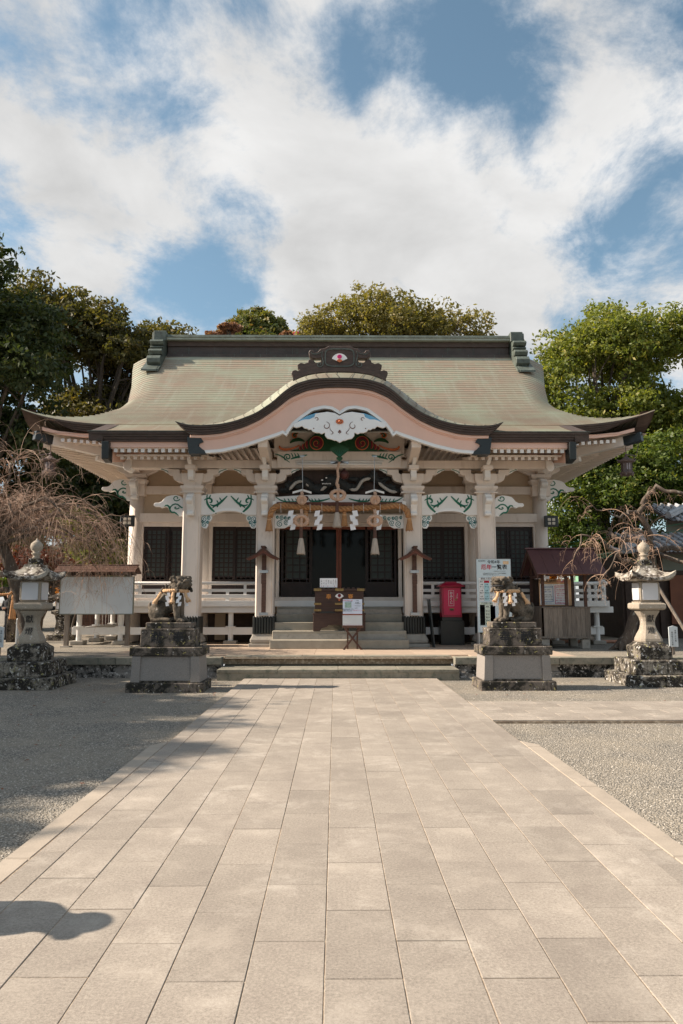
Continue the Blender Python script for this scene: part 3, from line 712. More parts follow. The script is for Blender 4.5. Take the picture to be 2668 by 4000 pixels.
both('end_board', lambda s: MB().prism([(17.3, 5.42), (20.6, 6.0), (20.6, 5.6), (17.3, 4.95)], s * 5.66, s * 5.83, 'x'), pink, roof)
# rafters of the porch: two rows with white ends
ur = hp('rafter', MB().bar((-5.55, 17.18, 5.215), (-5.55, 19.6, 5.72), .085, .085), paint, roof)
tip = hp('rafter_end', MB().box(-5.594, -5.506, 17.168, 17.182, 5.172, 5.262), white, roof)
off = []
for s in (-1, 1):
    for k in range(13):
        x = s * (5.55 - .1675 * k)
        off.append((x + 5.55, 0, 0))
off = [q for q in off if abs(q[0]) > .01]
repeat(ur, off, roof); repeat(tip, off, roof)
lr = hp('lower_rafter', MB().bar((-5.47, 17.45, 5.085), (-5.47, 19.6, 5.50), .08, .08), paint, roof)
tip = hp('lower_rafter_end', MB().box(-5.51, -5.43, 17.436, 17.452, 5.045, 5.125), paint, roof)
off = []
for s in (-1, 1):
    for k in range(14): off.append((s * (5.47 - .1675 * k) + 5.47, 0, 0))
off = [q for q in off if abs(q[0]) > .01]
repeat(lr, off, roof); repeat(tip, off, roof)
both('porch_soffit', lambda s: MB().add([(s * 3.0, 17.2, 5.30), (s * 5.7, 17.2, 5.30), (s * 5.7, 20.7, 6.02), (s * 3.0, 20.7, 6.02)], [(0, 1, 2, 3)]).add([(s * 1.7, 18.3, 5.53), (s * 3.01, 18.3, 5.53), (s * 3.01, 20.7, 6.021), (s * 1.7, 20.7, 6.021)], [(0, 1, 2, 3)]), paint, roof)
hp('eave_board', MB().box(-5.6, -3.3, 17.40, 17.5, 5.128, 5.165).box(3.3, 5.6, 17.40, 17.5, 5.128, 5.165), paint, roof)
# main eave underside
for sx in (-1, 1):
    hp('side_soffit', MB().add([(sx * 8.3, 18.45, 5.99), (sx * 8.2, 24, 5.90), (sx * 8.3, 29.5, 5.90), (sx * 5.8, 29.5, 6.25), (sx * 5.8, 20.6, 6.25)], [(0, 1, 2, 3, 4)]), paint, roof)
    hp('front_soffit', MB().add([(sx * 8.3, 18.45, 5.99), (sx * 5.6, 18.45, 5.92), (sx * 5.6, 20.8, 6.25), (sx * 5.9, 20.8, 6.25)], [(0, 1, 2, 3)]), paint, roof)
    r0 = hp('side_rafter', MB().bar((sx * 8.18, 19.2, 5.80), (sx * 5.95, 19.2, 6.04), .085, .14), paint, roof)
    repeat(r0, [(0, .21 * k, 0) for k in range(1, 49)], roof)
    r1 = hp('side_rafter_lower', MB().bar((sx * 7.45, 19.83, 5.70), (sx * 5.95, 19.83, 5.88), .085, .12), paint, roof)
    repeat(r1, [(0, .21 * k, 0) for k in range(1, 45)], roof)
    f0 = hp('rafter', MB().bar((sx * 7.42, 18.58, 5.80), (sx * 7.42, 19.6, 5.95), .085, .09), paint, roof)
    f1 = hp('rafter_end', MB().box(sx * 7.42 - .044, sx * 7.42 + .044, 18.565, 18.585, 5.755, 5.845), white, roof)
    of = [(-sx * .168 * k, .0, -.012 * k) for k in range(1, 10)]
    repeat(f0, of, roof); repeat(f1, of, roof)
    hp('pink_fascia', MB().band([(sx * 5.9, 5.84), (sx * 6.9, 5.86), (sx * 7.5, 5.93), (sx * 7.95, 6.05)], [(sx * 5.9, 5.94), (sx * 6.9, 5.96), (sx * 7.5, 6.02), (sx * 7.95, 6.14)], 18.47, 18.55), pink, roof)
    hb = MB().bar((sx * 7.80, 18.79, 5.84), (sx * 5.75, 20.95, 5.64), .165, .25); hp('hip_beam', hb, white, roof, bevel=.01)
    hp('hip_beam_cap', MB().bar((sx * 8.13, 18.45, 5.90), (sx * 7.80, 18.79, 5.84), .18, .25), blackcap, roof, bevel=.01)
    hp('corner_support', MB().bar((sx * 6.9, 19.75, 5.55), (sx * 5.9, 20.8, 5.40), .15, .14), white, roof, bevel=.01)
# ridge
rg = hp('ridge', MB().box(-5.93, 5.93, 23.62, 24.38, 9.5, 10.55), copper_brown, roof)
hp('ridge_cap', MB().prism([(23.36, 10.55), (23.40, 10.64), (24.0, 10.72), (24.6, 10.64), (24.64, 10.55)], -5.93, 5.93, 'x'), copper_green, roof)
for z0, z1, y0, m_ in ((10.47, 10.55, 23.40, pale_copper), (10.29, 10.46, 23.56, copper_dark), (9.78, 9.985, 23.50, copper_brown), (9.70, 9.775, 23.33, pale_copper), (9.62, 9.70, 23.37, copper_dark)):
    hp('ridge_course', MB().box(-5.93, 5.93, y0, 23.66, z0, z1), m_, roof)
vp = MB()
for k in range(13): vp.box(-5.4 + k * .9 - .006, -5.4 + k * .9 + .006, 23.49, 23.5, 9.78, 9.985).box(-5.2 + k * .9 - .005, -5.2 + k * .9 + .005, 23.61, 23.62, 9.99, 10.28)
hp('ridge_seam', vp, copper_green, roof, kind='stuff')
def ridge_end(sx):
    pr_ = [(24.6, 10.72), (23.38, 10.72), (23.36, 10.40), (23.30, 10.39), (23.12, 10.36), (23.06, 10.28), (23.14, 10.20), (23.26, 10.18), (23.16, 10.15), (23.13, 10.10), (23.2, 10.05), (23.26, 10.04), (23.0, 9.99), (22.92, 9.90), (23.0, 9.80), (23.12, 9.77), (22.84, 9.70), (22.74, 9.58), (22.76, 9.44), (22.88, 9.36), (23.05, 9.38), (23.2, 9.46), (24.6, 9.46)]
    return MB().prism(pr_, sx * 5.97, sx * 6.42, 'x')
both('ridge_end_ornament', ridge_end, copper_green, roof, bevel=.012)
both('ridge_end_crest', lambda s: MB().box(s * 5.93, s * 6.36, 23.3, 24.7, 10.40, 10.75), copper_green, roof, bevel=.02)
both('ridge_end_base', lambda s: MB().prism([(22.50, 9.05), (22.50, 9.11), (23.4, 9.78), (23.4, 9.55)], s * 6.02, s * 6.52, 'x'), copper_green, roof)
both('descending_ridge', lambda s: MB().prism([(22.56, 9.05), (22.56, 9.14), (23.5, 9.85), (23.5, 9.65)], s * 5.96, s * 6.03, 'x'), copper_green, roof)

# undulating gable (karahafu)
dt = [(4.0, 5.845), (3.75, 5.765), (3.45, 5.745), (2.89, 5.78), (2.51, 5.87), (2.06, 6.05), (1.65, 6.33), (1.37, 6.60), (1.09, 6.80), (.67, 6.925), (.25, 6.95), (0, 6.95)]
db = [(3.66, 5.55), (3.3, 5.545), (2.9, 5.58), (2.34, 5.74), (1.93, 5.94), (1.51, 6.24), (1.23, 6.48), (.81, 6.67), (.39, 6.74), (0, 6.75)]
st_ = [(3.9, 5.86), (3.5, 5.80), (2.95, 5.89), (2.38, 6.10), (1.96, 6.37), (1.68, 6.61), (1.25, 6.95), (.82, 7.14), (.4, 7.21), (0, 7.22)]
def full(h, n=50, sm=2.0):
    c = curve([(-x, z) for x, z in h] + [(x, z) for x, z in h[::-1][1:]], 2 * n + 1, sm); return c
DT, DB, ST = full(dt), full(db), full(st_)
kh = hp('curved_gable', MB().band(DB, DT, 16.84, 17.3), copper_dark, roof)
for k in range(3):
    a, b_ = k / 4, (k + 1) / 4
    up = [(p[0] * (1 - a) + q[0] * a, p[1] * (1 - a) + q[1] * a) for p, q in zip(DT, DB)]; lo = [(p[0] * (1 - b_) + q[0] * b_, p[1] * (1 - b_) + q[1] * b_ + .006) for p, q in zip(DT, DB)]
    hp('gable_layer', MB().band(lo, up, 16.77 + .022 * k, 16.85), copper_dark, roof)
hp('gable_edge_trim', MB().band(DT, [(x, z + .014) for x, z in DT], 16.765, 16.82), copper_green, roof)
# copper roll above the dark edge, then the gable's own roof running back into the slope
V = []; F = []; A = []; n = len(DT); rs = np.random.RandomState(9)
ks = 110; xs = []
for (f0, f1, y0, y1) in ((0, .5, 16.79, 16.88), (.5, 1.0, 16.90, 17.08)):
    for k in range(n - 1):
        sh = 0
        def PP(j, f, y):
            j = max(0, min(n - 1, j)); return (DT[j][0] * (1 - f) + ST[j][0] * f + CX, y, DT[j][1] * (1 - f) + ST[j][1] * f + .012)
        b0 = len(V); V += [PP(k, f0, y0), PP(k + 1, f0, y0), PP(k + 1, f1, y1), PP(k, f1, y1), PP(k, f0, y0 + .03), PP(k + 1, f0, y0 + .03)]
        if k % 3 == 0: cc = (rs.rand(), rs.rand() * .4, rs.rand())
        F.append((b0, b0 + 1, b0 + 2, b0 + 3)); A.append(cc)
for (y0, dz0, y1, dz1, m2) in ((17.08, 0, 17.5, .06, 0), (17.5, .06, 19.0, .12, 0), (19.0, .12, 20.8, .14, 0)):
    for k in range(n - 1):
        b0 = len(V); V += [(ST[k][0] + CX, y0, ST[k][1] + dz0 + .012), (ST[k + 1][0] + CX, y0, ST[k + 1][1] + dz0 + .012), (ST[k + 1][0] + CX, y1, ST[k + 1][1] + dz1 + .012), (ST[k][0] + CX, y1, ST[k][1] + dz1 + .012)]
        F.append((b0, b0 + 1, b0 + 2, b0 + 3)); A.append((rs.rand(), rs.rand() * .4, rs.rand()))
o = attr_mesh('gable_shingles', V, F, A, roofm, smooth=False); o.parent = roof; o.location = -ORG[hall.name]; o['kind'] = 'stuff'
sm_ = MB()
for k in range(2, n - 2, 3):
    d = 1 if DT[k][0] > 0 else -1; j = k + 1 * d
    j = max(0, min(n - 1, j))
    p0 = (DT[k][0], 16.775, DT[k][1] + .02); p1 = ((DT[j][0] + ST[j][0]) / 2, 16.872, (DT[j][1] + ST[j][1]) / 2 + .02); p2 = (ST[j][0], 17.05, ST[j][1] + .02)
    sm_.tube([p0, p1, p2], .005, 4)
hp('gable_seam', sm_, copper_dark, roof, kind='stuff')

hl = [(3.42, 5.09), (2.9, 5.13), (2.34, 5.26), (1.9, 5.41), (1.45, 5.565), (1.40, 5.60)]
h2 = [(1.31, 5.54), (1.23, 5.67), (1.09, 5.85), (.90, 6.0), (.67, 6.17), (.39, 6.235), (.2, 6.21), (.0, 6.08)]
HLl = curve([(-x, z) for x, z in hl], 30, 1.2) + curve([(-x, z) for x, z in h2], 30, .8)
HL = HLl + [(-x, z) for x, z in HLl[::-1][1:]]
nn = len(HL)
def on(c, x):
    xs_ = [p[0] for p in c]; zs_ = [p[1] for p in c]; return float(np.interp(x, xs_, zs_))
HU = [(x, on(DB, x) - .005) for x, z in HL]
HU[0] = (-3.46, 5.53); HU[-1] = (3.46, 5.53)
hafu = hp('pink_bargeboard', MB().band(HL, HU, 16.95, 17.04), pink, roof)
hp('bargeboard_roll', MB().band([(x, z - .075) for x, z in DB], [(x, z) for x, z in DB], 16.885, 16.96), pink, roof, bevel=.01)
hp('bargeboard_fillet', MB().band([(x, z - .105) for x, z in DB[2:-2]], [(x, z - .07) for x, z in DB[2:-2]], 16.92, 16.96), pink, roof)
def nrm_off(c, d):
    out = []
    for i, p in enumerate(c):
        a = c[max(i - 1, 0)]; b_ = c[min(i + 1, len(c) - 1)]; dx, dz = b_[0] - a[0], b_[1] - a[1]; l = math.hypot(dx, dz) or 1
        out.append((p[0] - dz / l * d, p[1] + dx / l * d))
    return out
o1 = nrm_off(HL, .075); o2 = nrm_off(HL, .038); o0 = nrm_off(HL, -.006)
# keep the offsets tidy at the centre notch
hp('white_moulding', MB().band(o0, o2, 16.905, 17.045), whitec, roof)
hp('white_moulding_inner', MB().band(o2, o1, 16.925, 16.955), white, roof)
capo = [(3.38, 5.46), (3.33, 5.38), (3.42, 5.34), (3.46, 5.28), (3.40, 5.24), (3.36, 5.20), (3.30, 5.16), (3.26, 5.08), (3.68, 5.08), (3.74, 5.50), (3.42, 5.50)]
both('bargeboard_cap', lambda s: MB().prism([(s * (x), z) for x, z in capo], 16.90, 17.06), blackcap, roof)
both('bargeboard_return', lambda s: MB().box(s * 3.46, s * 3.70, 17.0, 17.35, 5.10, 5.52), blackcap, roof)
# curved soffit with slats
SC = [(x, z - .11) for x, z in DB]
hp('curved_soffit', MB().sheet([(x, 17.0, z) for x, z in SC], [(x, 18.32, z) for x, z in SC]), paint, roof)
for s_ in (-1, 1):
    q_ = [(x, z) for x, z in SC if 1.6 < s_ * x < 3.64]
    hp('curved_soffit', MB().sheet([(x, 18.32, z) for x, z in q_], [(x, 20.7, z + .05) for x, z in q_]), paint, roof)
sl0 = MB()
for k in range(2, n - 2, 2):
    if k % 1 == 0:
        x, z = SC[k]; hp('soffit_slat', MB().bar((x, 17.05, z - .03), (x, 18.3 if abs(x) < 1.7 else 20.6, z - .03), .055, .07), paint, roof)
both('gable_bracket', lambda s: MB().prism([(17.05, 5.28), (17.05, 5.52), (18.3, 5.4), (18.3, 4.98)], s * 1.78, s * 2.02, 'x'), paint, roof, bevel=.01)
# crest ornament with fan
ch = [(0, 7.87), (.27, 7.875), (.36, 7.82), (.42, 7.80), (.47, 7.80), (.55, 7.71), (.62, 7.705), (.66, 7.76), (.74, 7.77), (.78, 7.70), (.76, 7.60), (.68, 7.54), (.55, 7.545), (.46, 7.55), (.45, 7.50), (.50, 7.44), (.60, 7.43), (.66, 7.50), (.73, 7.53), (.79, 7.50), (.80, 7.44), (.88, 7.41), (.98, 7.43), (1.06, 7.38), (1.05, 7.30), (1.0, 7.25), (1.05, 7.22), (1.10, 7.25), (1.19, 7.22), (1.21, 7.15), (1.15, 7.05), (.85, 7.15), (.5, 7.23), (0, 7.27)]
cpt = ch + [(-x, z) for x, z in ch[::-1] if x > 0]
crest = hp('crest_ornament', MB().prism(cpt, 17.02, 17.20), copper_dark, roof, bevel=.014)
basec = [(x, on(ST, x) + .02) for x in np.linspace(-1.16, 1.16, 21)]
hp('crest_base', MB().band([(x, z - .05) for x, z in basec], [(x, z + .05) for x, z in basec], 16.98, 17.25), copper_dark, roof)
m_ = MB()
for s in (-1, 1):
    ribbon(m_, [(s * x + 0, z) for x, z in spiral(.50, 7.385, .085, .015, 2.2, 1.4)], .012, 17.02, .015)
    ribbon(m_, [(s * x, z) for x, z in bez([(.42, 7.74), (.5, 7.55), (.36, 7.48), (.42, 7.34)])], .010, 17.02, .015)
    ribbon(m_, [(s * x, z) for x, z in bez([(.45, 7.70), (.58, 7.64), (.70, 7.62), (.72, 7.72)])], .011, 17.02, .015)
rr = [(.36 * math.copysign(abs(math.cos(t)) ** .45, math.cos(t)), 7.56 + .225 * math.copysign(abs(math.sin(t)) ** .45, math.sin(t))) for t in np.linspace(0, 2 * PI, 49)]
ribbon(m_, rr, [.014] * 49, 17.02, .02); hp('crest_relief', m_, copper_green, roof)
fanp = [(0, 7.44)] + [(0 + .205 * math.sin(t), 7.455 + .205 * math.cos(t)) for t in np.linspace(-1.22, 1.22, 15)]
fan = hp('crest_fan', MB().prism(fanp, 16.985, 17.015), whitec, roof)
hp('crest_sun', MB().prism([(.058 * math.cos(t), 7.575 + .053 * math.sin(t)) for t in np.linspace(0, 2 * PI, 18, endpoint=False)], 16.975, 16.986), magenta, roof)
hp('crest_fan_pivot', MB().prism([(0, 7.425)] + [(.072 * math.sin(t), 7.45 + .062 * math.cos(t)) for t in np.linspace(-1.3, 1.3, 9)], 16.97, 16.984), orange, roof)

# cloud-shaped pendant board (gegyo)
gg = [(0, 6.02), (.12, 6.09), (.30, 6.12), (.50, 6.09), (.60, 6.07), (.62, 5.99), (.74, 5.93), (.85, 5.93), (.95, 5.90), (1.03, 5.86), (1.12, 5.82), (1.13, 5.745), (1.06, 5.715), (.98, 5.735), (.92, 5.76), (.86, 5.70), (.80, 5.70), (.76, 5.665), (.70, 5.675), (.66, 5.62), (.58, 5.59), (.50, 5.59), (.44, 5.56), (.36, 5.60), (.36, 5.52), (.30, 5.45), (.20, 5.43), (.13, 5.40), (.08, 5.40), (0, 5.345)]
gpt = gg + [(-x, z) for x, z in gg[::-1] if x > 0]
hp('cloud_pendant', MB().prism(gpt, 16.83, 16.89), whitec, roof, bevel=.008)
both('pendant_sky', lambda s: MB().prism([(s * .35, 6.115), (s * .6, 6.10), (s * .8, 6.03), (s * 1.02, 5.90), (s * .8, 5.93), (s * .6, 5.93)], 16.892, 16.92), bluep, roof)
m_ = MB()
for s in (-1, 1):
    ribbon(m_, [(s * x, z) for x, z in spiral(.33, 5.765, .035, .10, 1.0, -.9)] , .010, 16.83, .006)
    ribbon(m_, [(s * x, z) for x, z in bez([(.24, 5.72), (.24, 5.62), (.12, 5.62), (.14, 5.55), (.22, 5.56)])], .009, 16.83, .006)
    ribbon(m_, [(s * x, z) for x, z in spiral(.56, 5.93, .05, .02, .3, .8)], .009, 16.83, .006)
    m_.prism([(s * .635 + .016 * math.cos(t), 5.70 + .014 * math.sin(t)) for t in np.linspace(0, 6, 8)], 16.825, 16.832)
for cx_, cz_, r_ in ((0, 5.64, .024), (-.024, 5.61, .02), (.024, 5.61, .02)): m_.prism([(cx_ + r_ * math.cos(t), cz_ + r_ * math.sin(t)) for t in np.linspace(0, 5.6, 8)], 16.825, 16.832)
m_.box(-.006, .006, 16.825, 16.832, 5.56, 5.61)
hp('pendant_scrollwork', m_, maroonmat, roof)
pet = MB()
for k in range(16):
    t = 2 * PI * k / 16; pet.ell((.055 * math.cos(t) * 1.25, 16.815, 5.87 + .05 * math.sin(t)), (.030, .02, .016), 6, 4)
pet.ell((0, 16.80, 5.87), (.035, .03, .03), 8, 6)
hp('flower_boss', pet, orange, roof, smooth=True)
hp('hanging_fan', MB().prism([(0, 4.98), (.07, 5.03), (.08, 5.07), (.04, 5.10), (.24, 5.27), (.22, 5.32), (.13, 5.35), (.06, 5.40), (0, 5.41), (-.06, 5.40), (-.13, 5.35), (-.22, 5.32), (-.24, 5.27), (-.04, 5.10), (-.08, 5.07), (-.07, 5.03)], 17.3, 17.34), darkgreen, roof)
m_ = MB()
for k in range(-3, 4): m_.bar((0, 17.29, 5.10), (.055 * k, 17.29, 5.25), .010, .006)
hp('hanging_fan_ribs', m_, greenp, roof)
# tympanum and its carving
tp = [(-1.72, 5.30), (1.72, 5.30)] + [(x, on(SC, x) - .0) for x in np.linspace(1.72, -1.72, 41)]
hp('tympanum', MB().prism(tp, 18.31, 18.38), paint, roof)
hp('tympanum_carving', MB().prism([(-1.30, 5.435), (-1.1, 5.49), (-.95, 5.62), (-.8, 5.78), (-.62, 5.92), (-.4, 6.0), (.4, 6.0), (.62, 5.92), (.8, 5.78), (.95, 5.62), (1.1, 5.49), (1.30, 5.435)], 18.22, 18.30), darkgreen, roof, bevel=.01)
for s in (-1, 1):
    mo = MB(); mc = MB(); mg = MB()
    disc = lambda cx_, cz_, r_, sq=1.0: [(s * (cx_ + r_ * math.cos(t)), cz_ + sq * r_ * math.sin(t)) for t in np.linspace(0, 2 * PI, 20, endpoint=False)]
    mo.prism(disc(.60, 5.65, .185, 1.02), 18.20, 18.215); mc.prism(disc(.60, 5.65, .165, 1.02), 18.19, 18.205)
    ribbon(mg, [(s * x, z) for x, z in spiral(.60, 5.64, .13, .035, -1.9, .95)], [.026] * 22, 18.19, .02)
    ribbon(mo, [(s * x, z) for x, z in spiral(.60, 5.64, .105, .02, -1.9, .95)], [.008] * 22, 18.175, .01)
    for k, (cx_, cz_, h_) in enumerate(((.83, 5.60, .14), (.92, 5.55, .10), (1.0, 5.51, .07))):
        ribbon(mc, [(s * (cx_ + .03 * math.sin(3 * t)), cz_ + h_ * (t - .5) * 1.5) for t in np.linspace(0, 1, 9)], .028, 18.215, .02)
        ribbon(mo, [(s * (cx_ + .03 + .03 * math.sin(3 * t)), cz_ + h_ * (t - .5) * 1.5) for t in np.linspace(0, 1, 9)], .007, 18.2, .02)
    ribbon(mo, [(s * x, z) for x, z in bez([(1.05, 5.60), (1.2, 5.50), (1.35, 5.46), (1.52, 5.44), (1.60, 5.50), (1.60, 5.60), (1.56, 5.56)])], .030, 18.25, .03)
    ribbon(mg, [(s * x, z) for x, z in bez([(.92, 5.70), (1.05, 5.78), (1.2, 5.76), (1.30, 5.66)])], .045, 18.26, .03)
    ribbon(mo, [(s * x, z) for x, z in spiral(1.17, 5.86, .10, .03, 2.6, -1.1)], [.013] * 22, 18.25, .02)
    ribbon(mg, [(s * x, z) for x, z in spiral(1.17, 5.86, .07, .02, 2.6, -1.1)], [.026] * 22, 18.27, .02)
    hp('carving_outline', mo, orange, roof); hp('carving_petals', mc, crimson, roof); hp('carving_leaves', mg, darkgreen, roof)
# ------------------------------------------------------------------ porch columns, brackets, beams
def side_nose(x0, z0, k, y0, y1, s, parent, nm='cloud_nosing'):
    px_ = [(230, 955), (305, 955), (340, 930), (380, 890), (440, 885), (480, 850), (510, 795), (560, 785), (620, 805), (665, 782), (735, 782), (757, 760), (757, 735), (735, 712), (665, 712), (612, 685), (580, 642), (540, 602), (450, 577), (380, 572), (300, 590), (255, 625), (230, 700)]
    c = lambda x, y: (s * (x0 + (x - 230) * .001476 * k), z0 + (955 - y) * .001476 * k)
    hp(nm, MB().prism([c(*p) for p in px_], y0, y1), white, parent, bevel=.008)
    m_ = MB()
    ribbon(m_, [c(*p) for p in [(295, 650), (320, 670), (355, 680), (390, 670), (408, 640), (395, 610), (365, 600), (338, 612), (332, 632), (348, 640)]], [.012 * k] * 10, y0, .012)
    ribbon(m_, [c(*p) for p in [(235, 802), (265, 800), (300, 770), (330, 745), (375, 735), (420, 750), (455, 785), (470, 830), (455, 865), (430, 885), (385, 885), (355, 905), (312, 942)]], [w_ * k for w_ in (.008, .018, .018, .016, .016, .016, .016, .018, .02, .02, .02, .018, .008)], y0, .012)
    ribbon(m_, [c(*p) for p in [(300, 800), (325, 820), (360, 825), (385, 808), (375, 790), (358, 800)]], [.014 * k] * 6, y0, .012)
    ribbon(m_, [c(*p) for p in [(470, 830), (480, 790), (510, 760), (545, 762), (565, 782)]], [.018 * k, .026 * k, .02 * k, .016 * k, .004 * k], y0, .012)
    hp('green_scroll', m_, greenp, parent)
def front_nose(x, z0, y, k, parent):
    prf = [(y, z0 - .02), (y - .22 * k, z0 - .02), (y - .24 * k, z0 + .05 * k), (y - .18 * k, z0 + .09 * k), (y - .21 * k, z0 + .16 * k), (y - .26 * k, z0 + .24 * k), (y - .28 * k, z0 + .30 * k), (y - .36 * k, z0 + .32 * k), (y - .42 * k, z0 + .37 * k), (y - .42 * k, z0 + .44 * k), (y - .36 * k, z0 + .49 * k), (y - .30 * k, z0 + .50 * k), (y - .30 * k, z0 + .56 * k), (y - .15 * k, z0 + .62 * k), (y, z0 + .62 * k)]
    hp('front_nosing', MB().prism(prf, x - .095 * k, x + .095 * k, 'x'), white, parent, bevel=.015)
for x in (-3.84, -1.925, 1.925, 3.84):
    c = .035
    oct_ = [(x - .235 + c, 18.2), (x + .235 - c, 18.2), (x + .235, 18.2 + c), (x + .235, 18.67 - c), (x + .235 - c, 18.67), (x - .235 + c, 18.67), (x - .235, 18.67 - c), (x - .235, 18.2 + c)]
    col = hp('porch_column', MB().prism(oct_, .66, 4.31, 'z'), paint)
    g_ = MB()
    for dx in (-.19, .19): g_.box(x + dx - .004, x + dx + .004, 18.1975, 18.205, 1.2, 3.7)
    hp('column_groove', g_, tan, col)
    sk = MB(); 
    for k in range(8): sk.tube([(x - .245 + .07 * k, 18.165, .69), (x - .245 + .07 * k, 18.165, 1.10), (x - .245 + .07 * k, 18.175, 1.125)], [.034, .034, .02], 8)
    for sx in (-1, 1):
        for k in range(7): sk.tube([(x + sx * .255, 18.22 + .07 * k, .69), (x + sx * .255, 18.22 + .07 * k, 1.12)], .034, 8)
    sk.box(x - .25, x + .25, 18.17, 18.70, .69, 1.09)
    hp('metal_skirt', sk, black, col, smooth=False)
    hp('column_base', MB().lathe([(.30, .44), (.335, .48), (.34, .54), (.31, .60), (.285, .66), (.285, .692)], (x, 18.435, 0), sq=True), concrete, col, bevel=.02)
    hp('column_plinth', MB().box(x - .37, x + .37, 18.06, 18.80, .352, .442), concrete, col, bevel=.01)
    # bracket stack
    hp('abacus', MB().box(x - .31, x + .31, 18.13, 18.74, 4.31, 4.345), paint, col, bevel=.006)
    hp('cushion_block', MB().lathe([(.24, 4.345), (.255, 4.38), (.30, 4.44), (.30, 4.50)], (x, 18.435, 0), sq=True), paint, col)
    hp('bearing_block', MB().lathe([(.22, 4.50), (.235, 4.56), (.285, 4.66), (.285, 4.83)], (x, 18.435, 0), sq=True), paint, col, bevel=.008)
    arm = [(-.28, 4.60), (.28, 4.60), (.42, 4.63), (.50, 4.68), (.53, 4.75), (.53, 4.80), (.66, 4.83), (.66, 4.96), (.36, 4.96), (.36, 4.86), (.30, 4.83), (-.30, 4.83), (-.36, 4.86), (-.36, 4.96), (-.66, 4.96), (-.66, 4.83), (-.53, 4.80), (-.53, 4.75), (-.50, 4.68), (-.42, 4.63)]
    hp('bracket_arm', MB().prism([(x + a, b) for a, b in arm], 18.28, 18.55), paint, col, bevel=.008)
    hp('front_block', MB().prism([(18.2, 4.62), (18.0, 4.63), (17.93, 4.70), (17.93, 4.86), (17.88, 4.90), (17.88, 5.0), (18.2, 5.0)], x - .075, x + .075, 'x'), white, col, bevel=.008)
    hp('front_block_cap', MB().box(x - .13, x + .13, 17.84, 18.2, 4.885, 5.0), paint, col, bevel=.01)
    hp('rafter_prop', MB().bar((x, 17.95, 4.99), (x, 17.62, 5.16), .09, .07), white, col)
    front_nose(x, 3.72, 18.2, .92, col)
    m_ = MB()
    for s in (-1, 1):
        if abs(x) > 3 and s * x < 0 or abs(x) < 3:
            pass
        # openwork corner pieces at the springing of the arms
        x0 = x + s * .66
        m_.prism([(x0, 4.98), (x0 + s * .22, 4.98), (x0 + s * .20, 4.95), (x0 + s * .13, 4.93), (x0 + s * .08, 4.88), (x0 + s * .02, 4.86), (x0, 4.83)], 18.33, 18.40)
    hp('corner_piece', m_, white, col)
    g_ = MB()
    for s in (-1, 1): ribbon(g_, [(x + s * (.66 + a), b) for a, b in bez([(.0, 4.87), (.06, 4.96), (.1, 4.90), (.14, 4.98), (.2, 4.96)])], [.008] * 14, 18.33, .008)
    hp('corner_scroll', g_, greenp, col)
hp('wall_plate', MB().box(-5.45, 5.45, 18.26, 18.60, 4.985, 5.20), paint, bevel=.01)
both('plate_end_scroll', lambda s: MB().prism([(s * 5.45, 4.99), (s * 5.52, 4.90), (s * 5.60, 4.90), (s * 5.66, 4.97), (s * 5.66, 5.10), (s * 5.60, 5.19), (s * 5.45, 5.2)], 18.2, 18.6), white, bevel=.01)
hp('gable_lintel', MB().box(-1.64, 1.64, 18.225, 18.30, 5.0, 5.43).box(-1.64, 1.64, 18.26, 18.58, 5.0, 5.3), paint, bevel=.01)
hp('lintel_moulding', MB().tube([(-1.12, 18.21, 5.085), (1.12, 18.21, 5.085)], .035, 8).tube([(-1.16, 18.215, 5.15), (1.16, 18.215, 5.15)], .028, 8), white, smooth=True)
for s in (-1, 1):
    m_ = MB()
    ribbon(m_, [(s * x, z) for x, z in spiral(1.36, 5.27, .10, .02, -1.0, 1.3)], [.015] * 22, 18.225, .012)
    ribbon(m_, [(s * x, z) for x, z in bez([(1.30, 5.13), (1.45, 5.22), (1.5, 5.33), (1.62, 5.33), (1.70, 5.36)])], .018, 18.225, .012)
    ribbon(m_, [(s * x, z) for x, z in bez([(1.28, 5.22), (1.15, 5.27), (1.05, 5.28), (.85, 5.33)])], .028, 18.225, .012)
    for q in (1.22, 1.14, 1.06): ribbon(m_, [(s * x, z) for x, z in bez([(q, 5.24), (q + .0, 5.32), (q + .05, 5.38)])], .015, 18.225, .012)
    hp('lintel_scroll', m_, greenp)
# rainbow beams of the side bays
def leafspray(m_, s, fl, cx_, y):
    P_ = lambda a, b: (s * (cx_ + fl * a), b)
    ribbon(m_, [P_(*p) for p in bez([(.28, 3.78), (.36, 3.86), (.50, 3.95), (.56, 4.08), (.52, 4.18)])], .030, y, .012)
    ribbon(m_, [P_(*p) for p in bez([(.60, 4.13), (.52, 4.20), (.40, 4.22), (.34, 4.12), (.42, 4.02), (.46, 4.08)])], .024, y, .012)
    ribbon(m_, [P_(*p) for p in bez([(.44, 4.02), (.34, 3.93), (.22, 4.0), (.12, 4.12), (.0, 4.24)])], .030, y, .012)
    for a, b, c_, d in ((.47, 4.17, .43, 4.27), (.53, 4.17, .52, 4.28), (.30, 3.99, .38, 3.92), (.22, 4.02, .26, 3.94), (.22, 4.04, .27, 4.13), (.14, 4.1, .2, 4.2)):
        ribbon(m_, [P_(*p) for p in bez([(a, b), ((a + c_) / 2 + .01, (b + d) / 2), (c_, d)])], .016, y, .012)
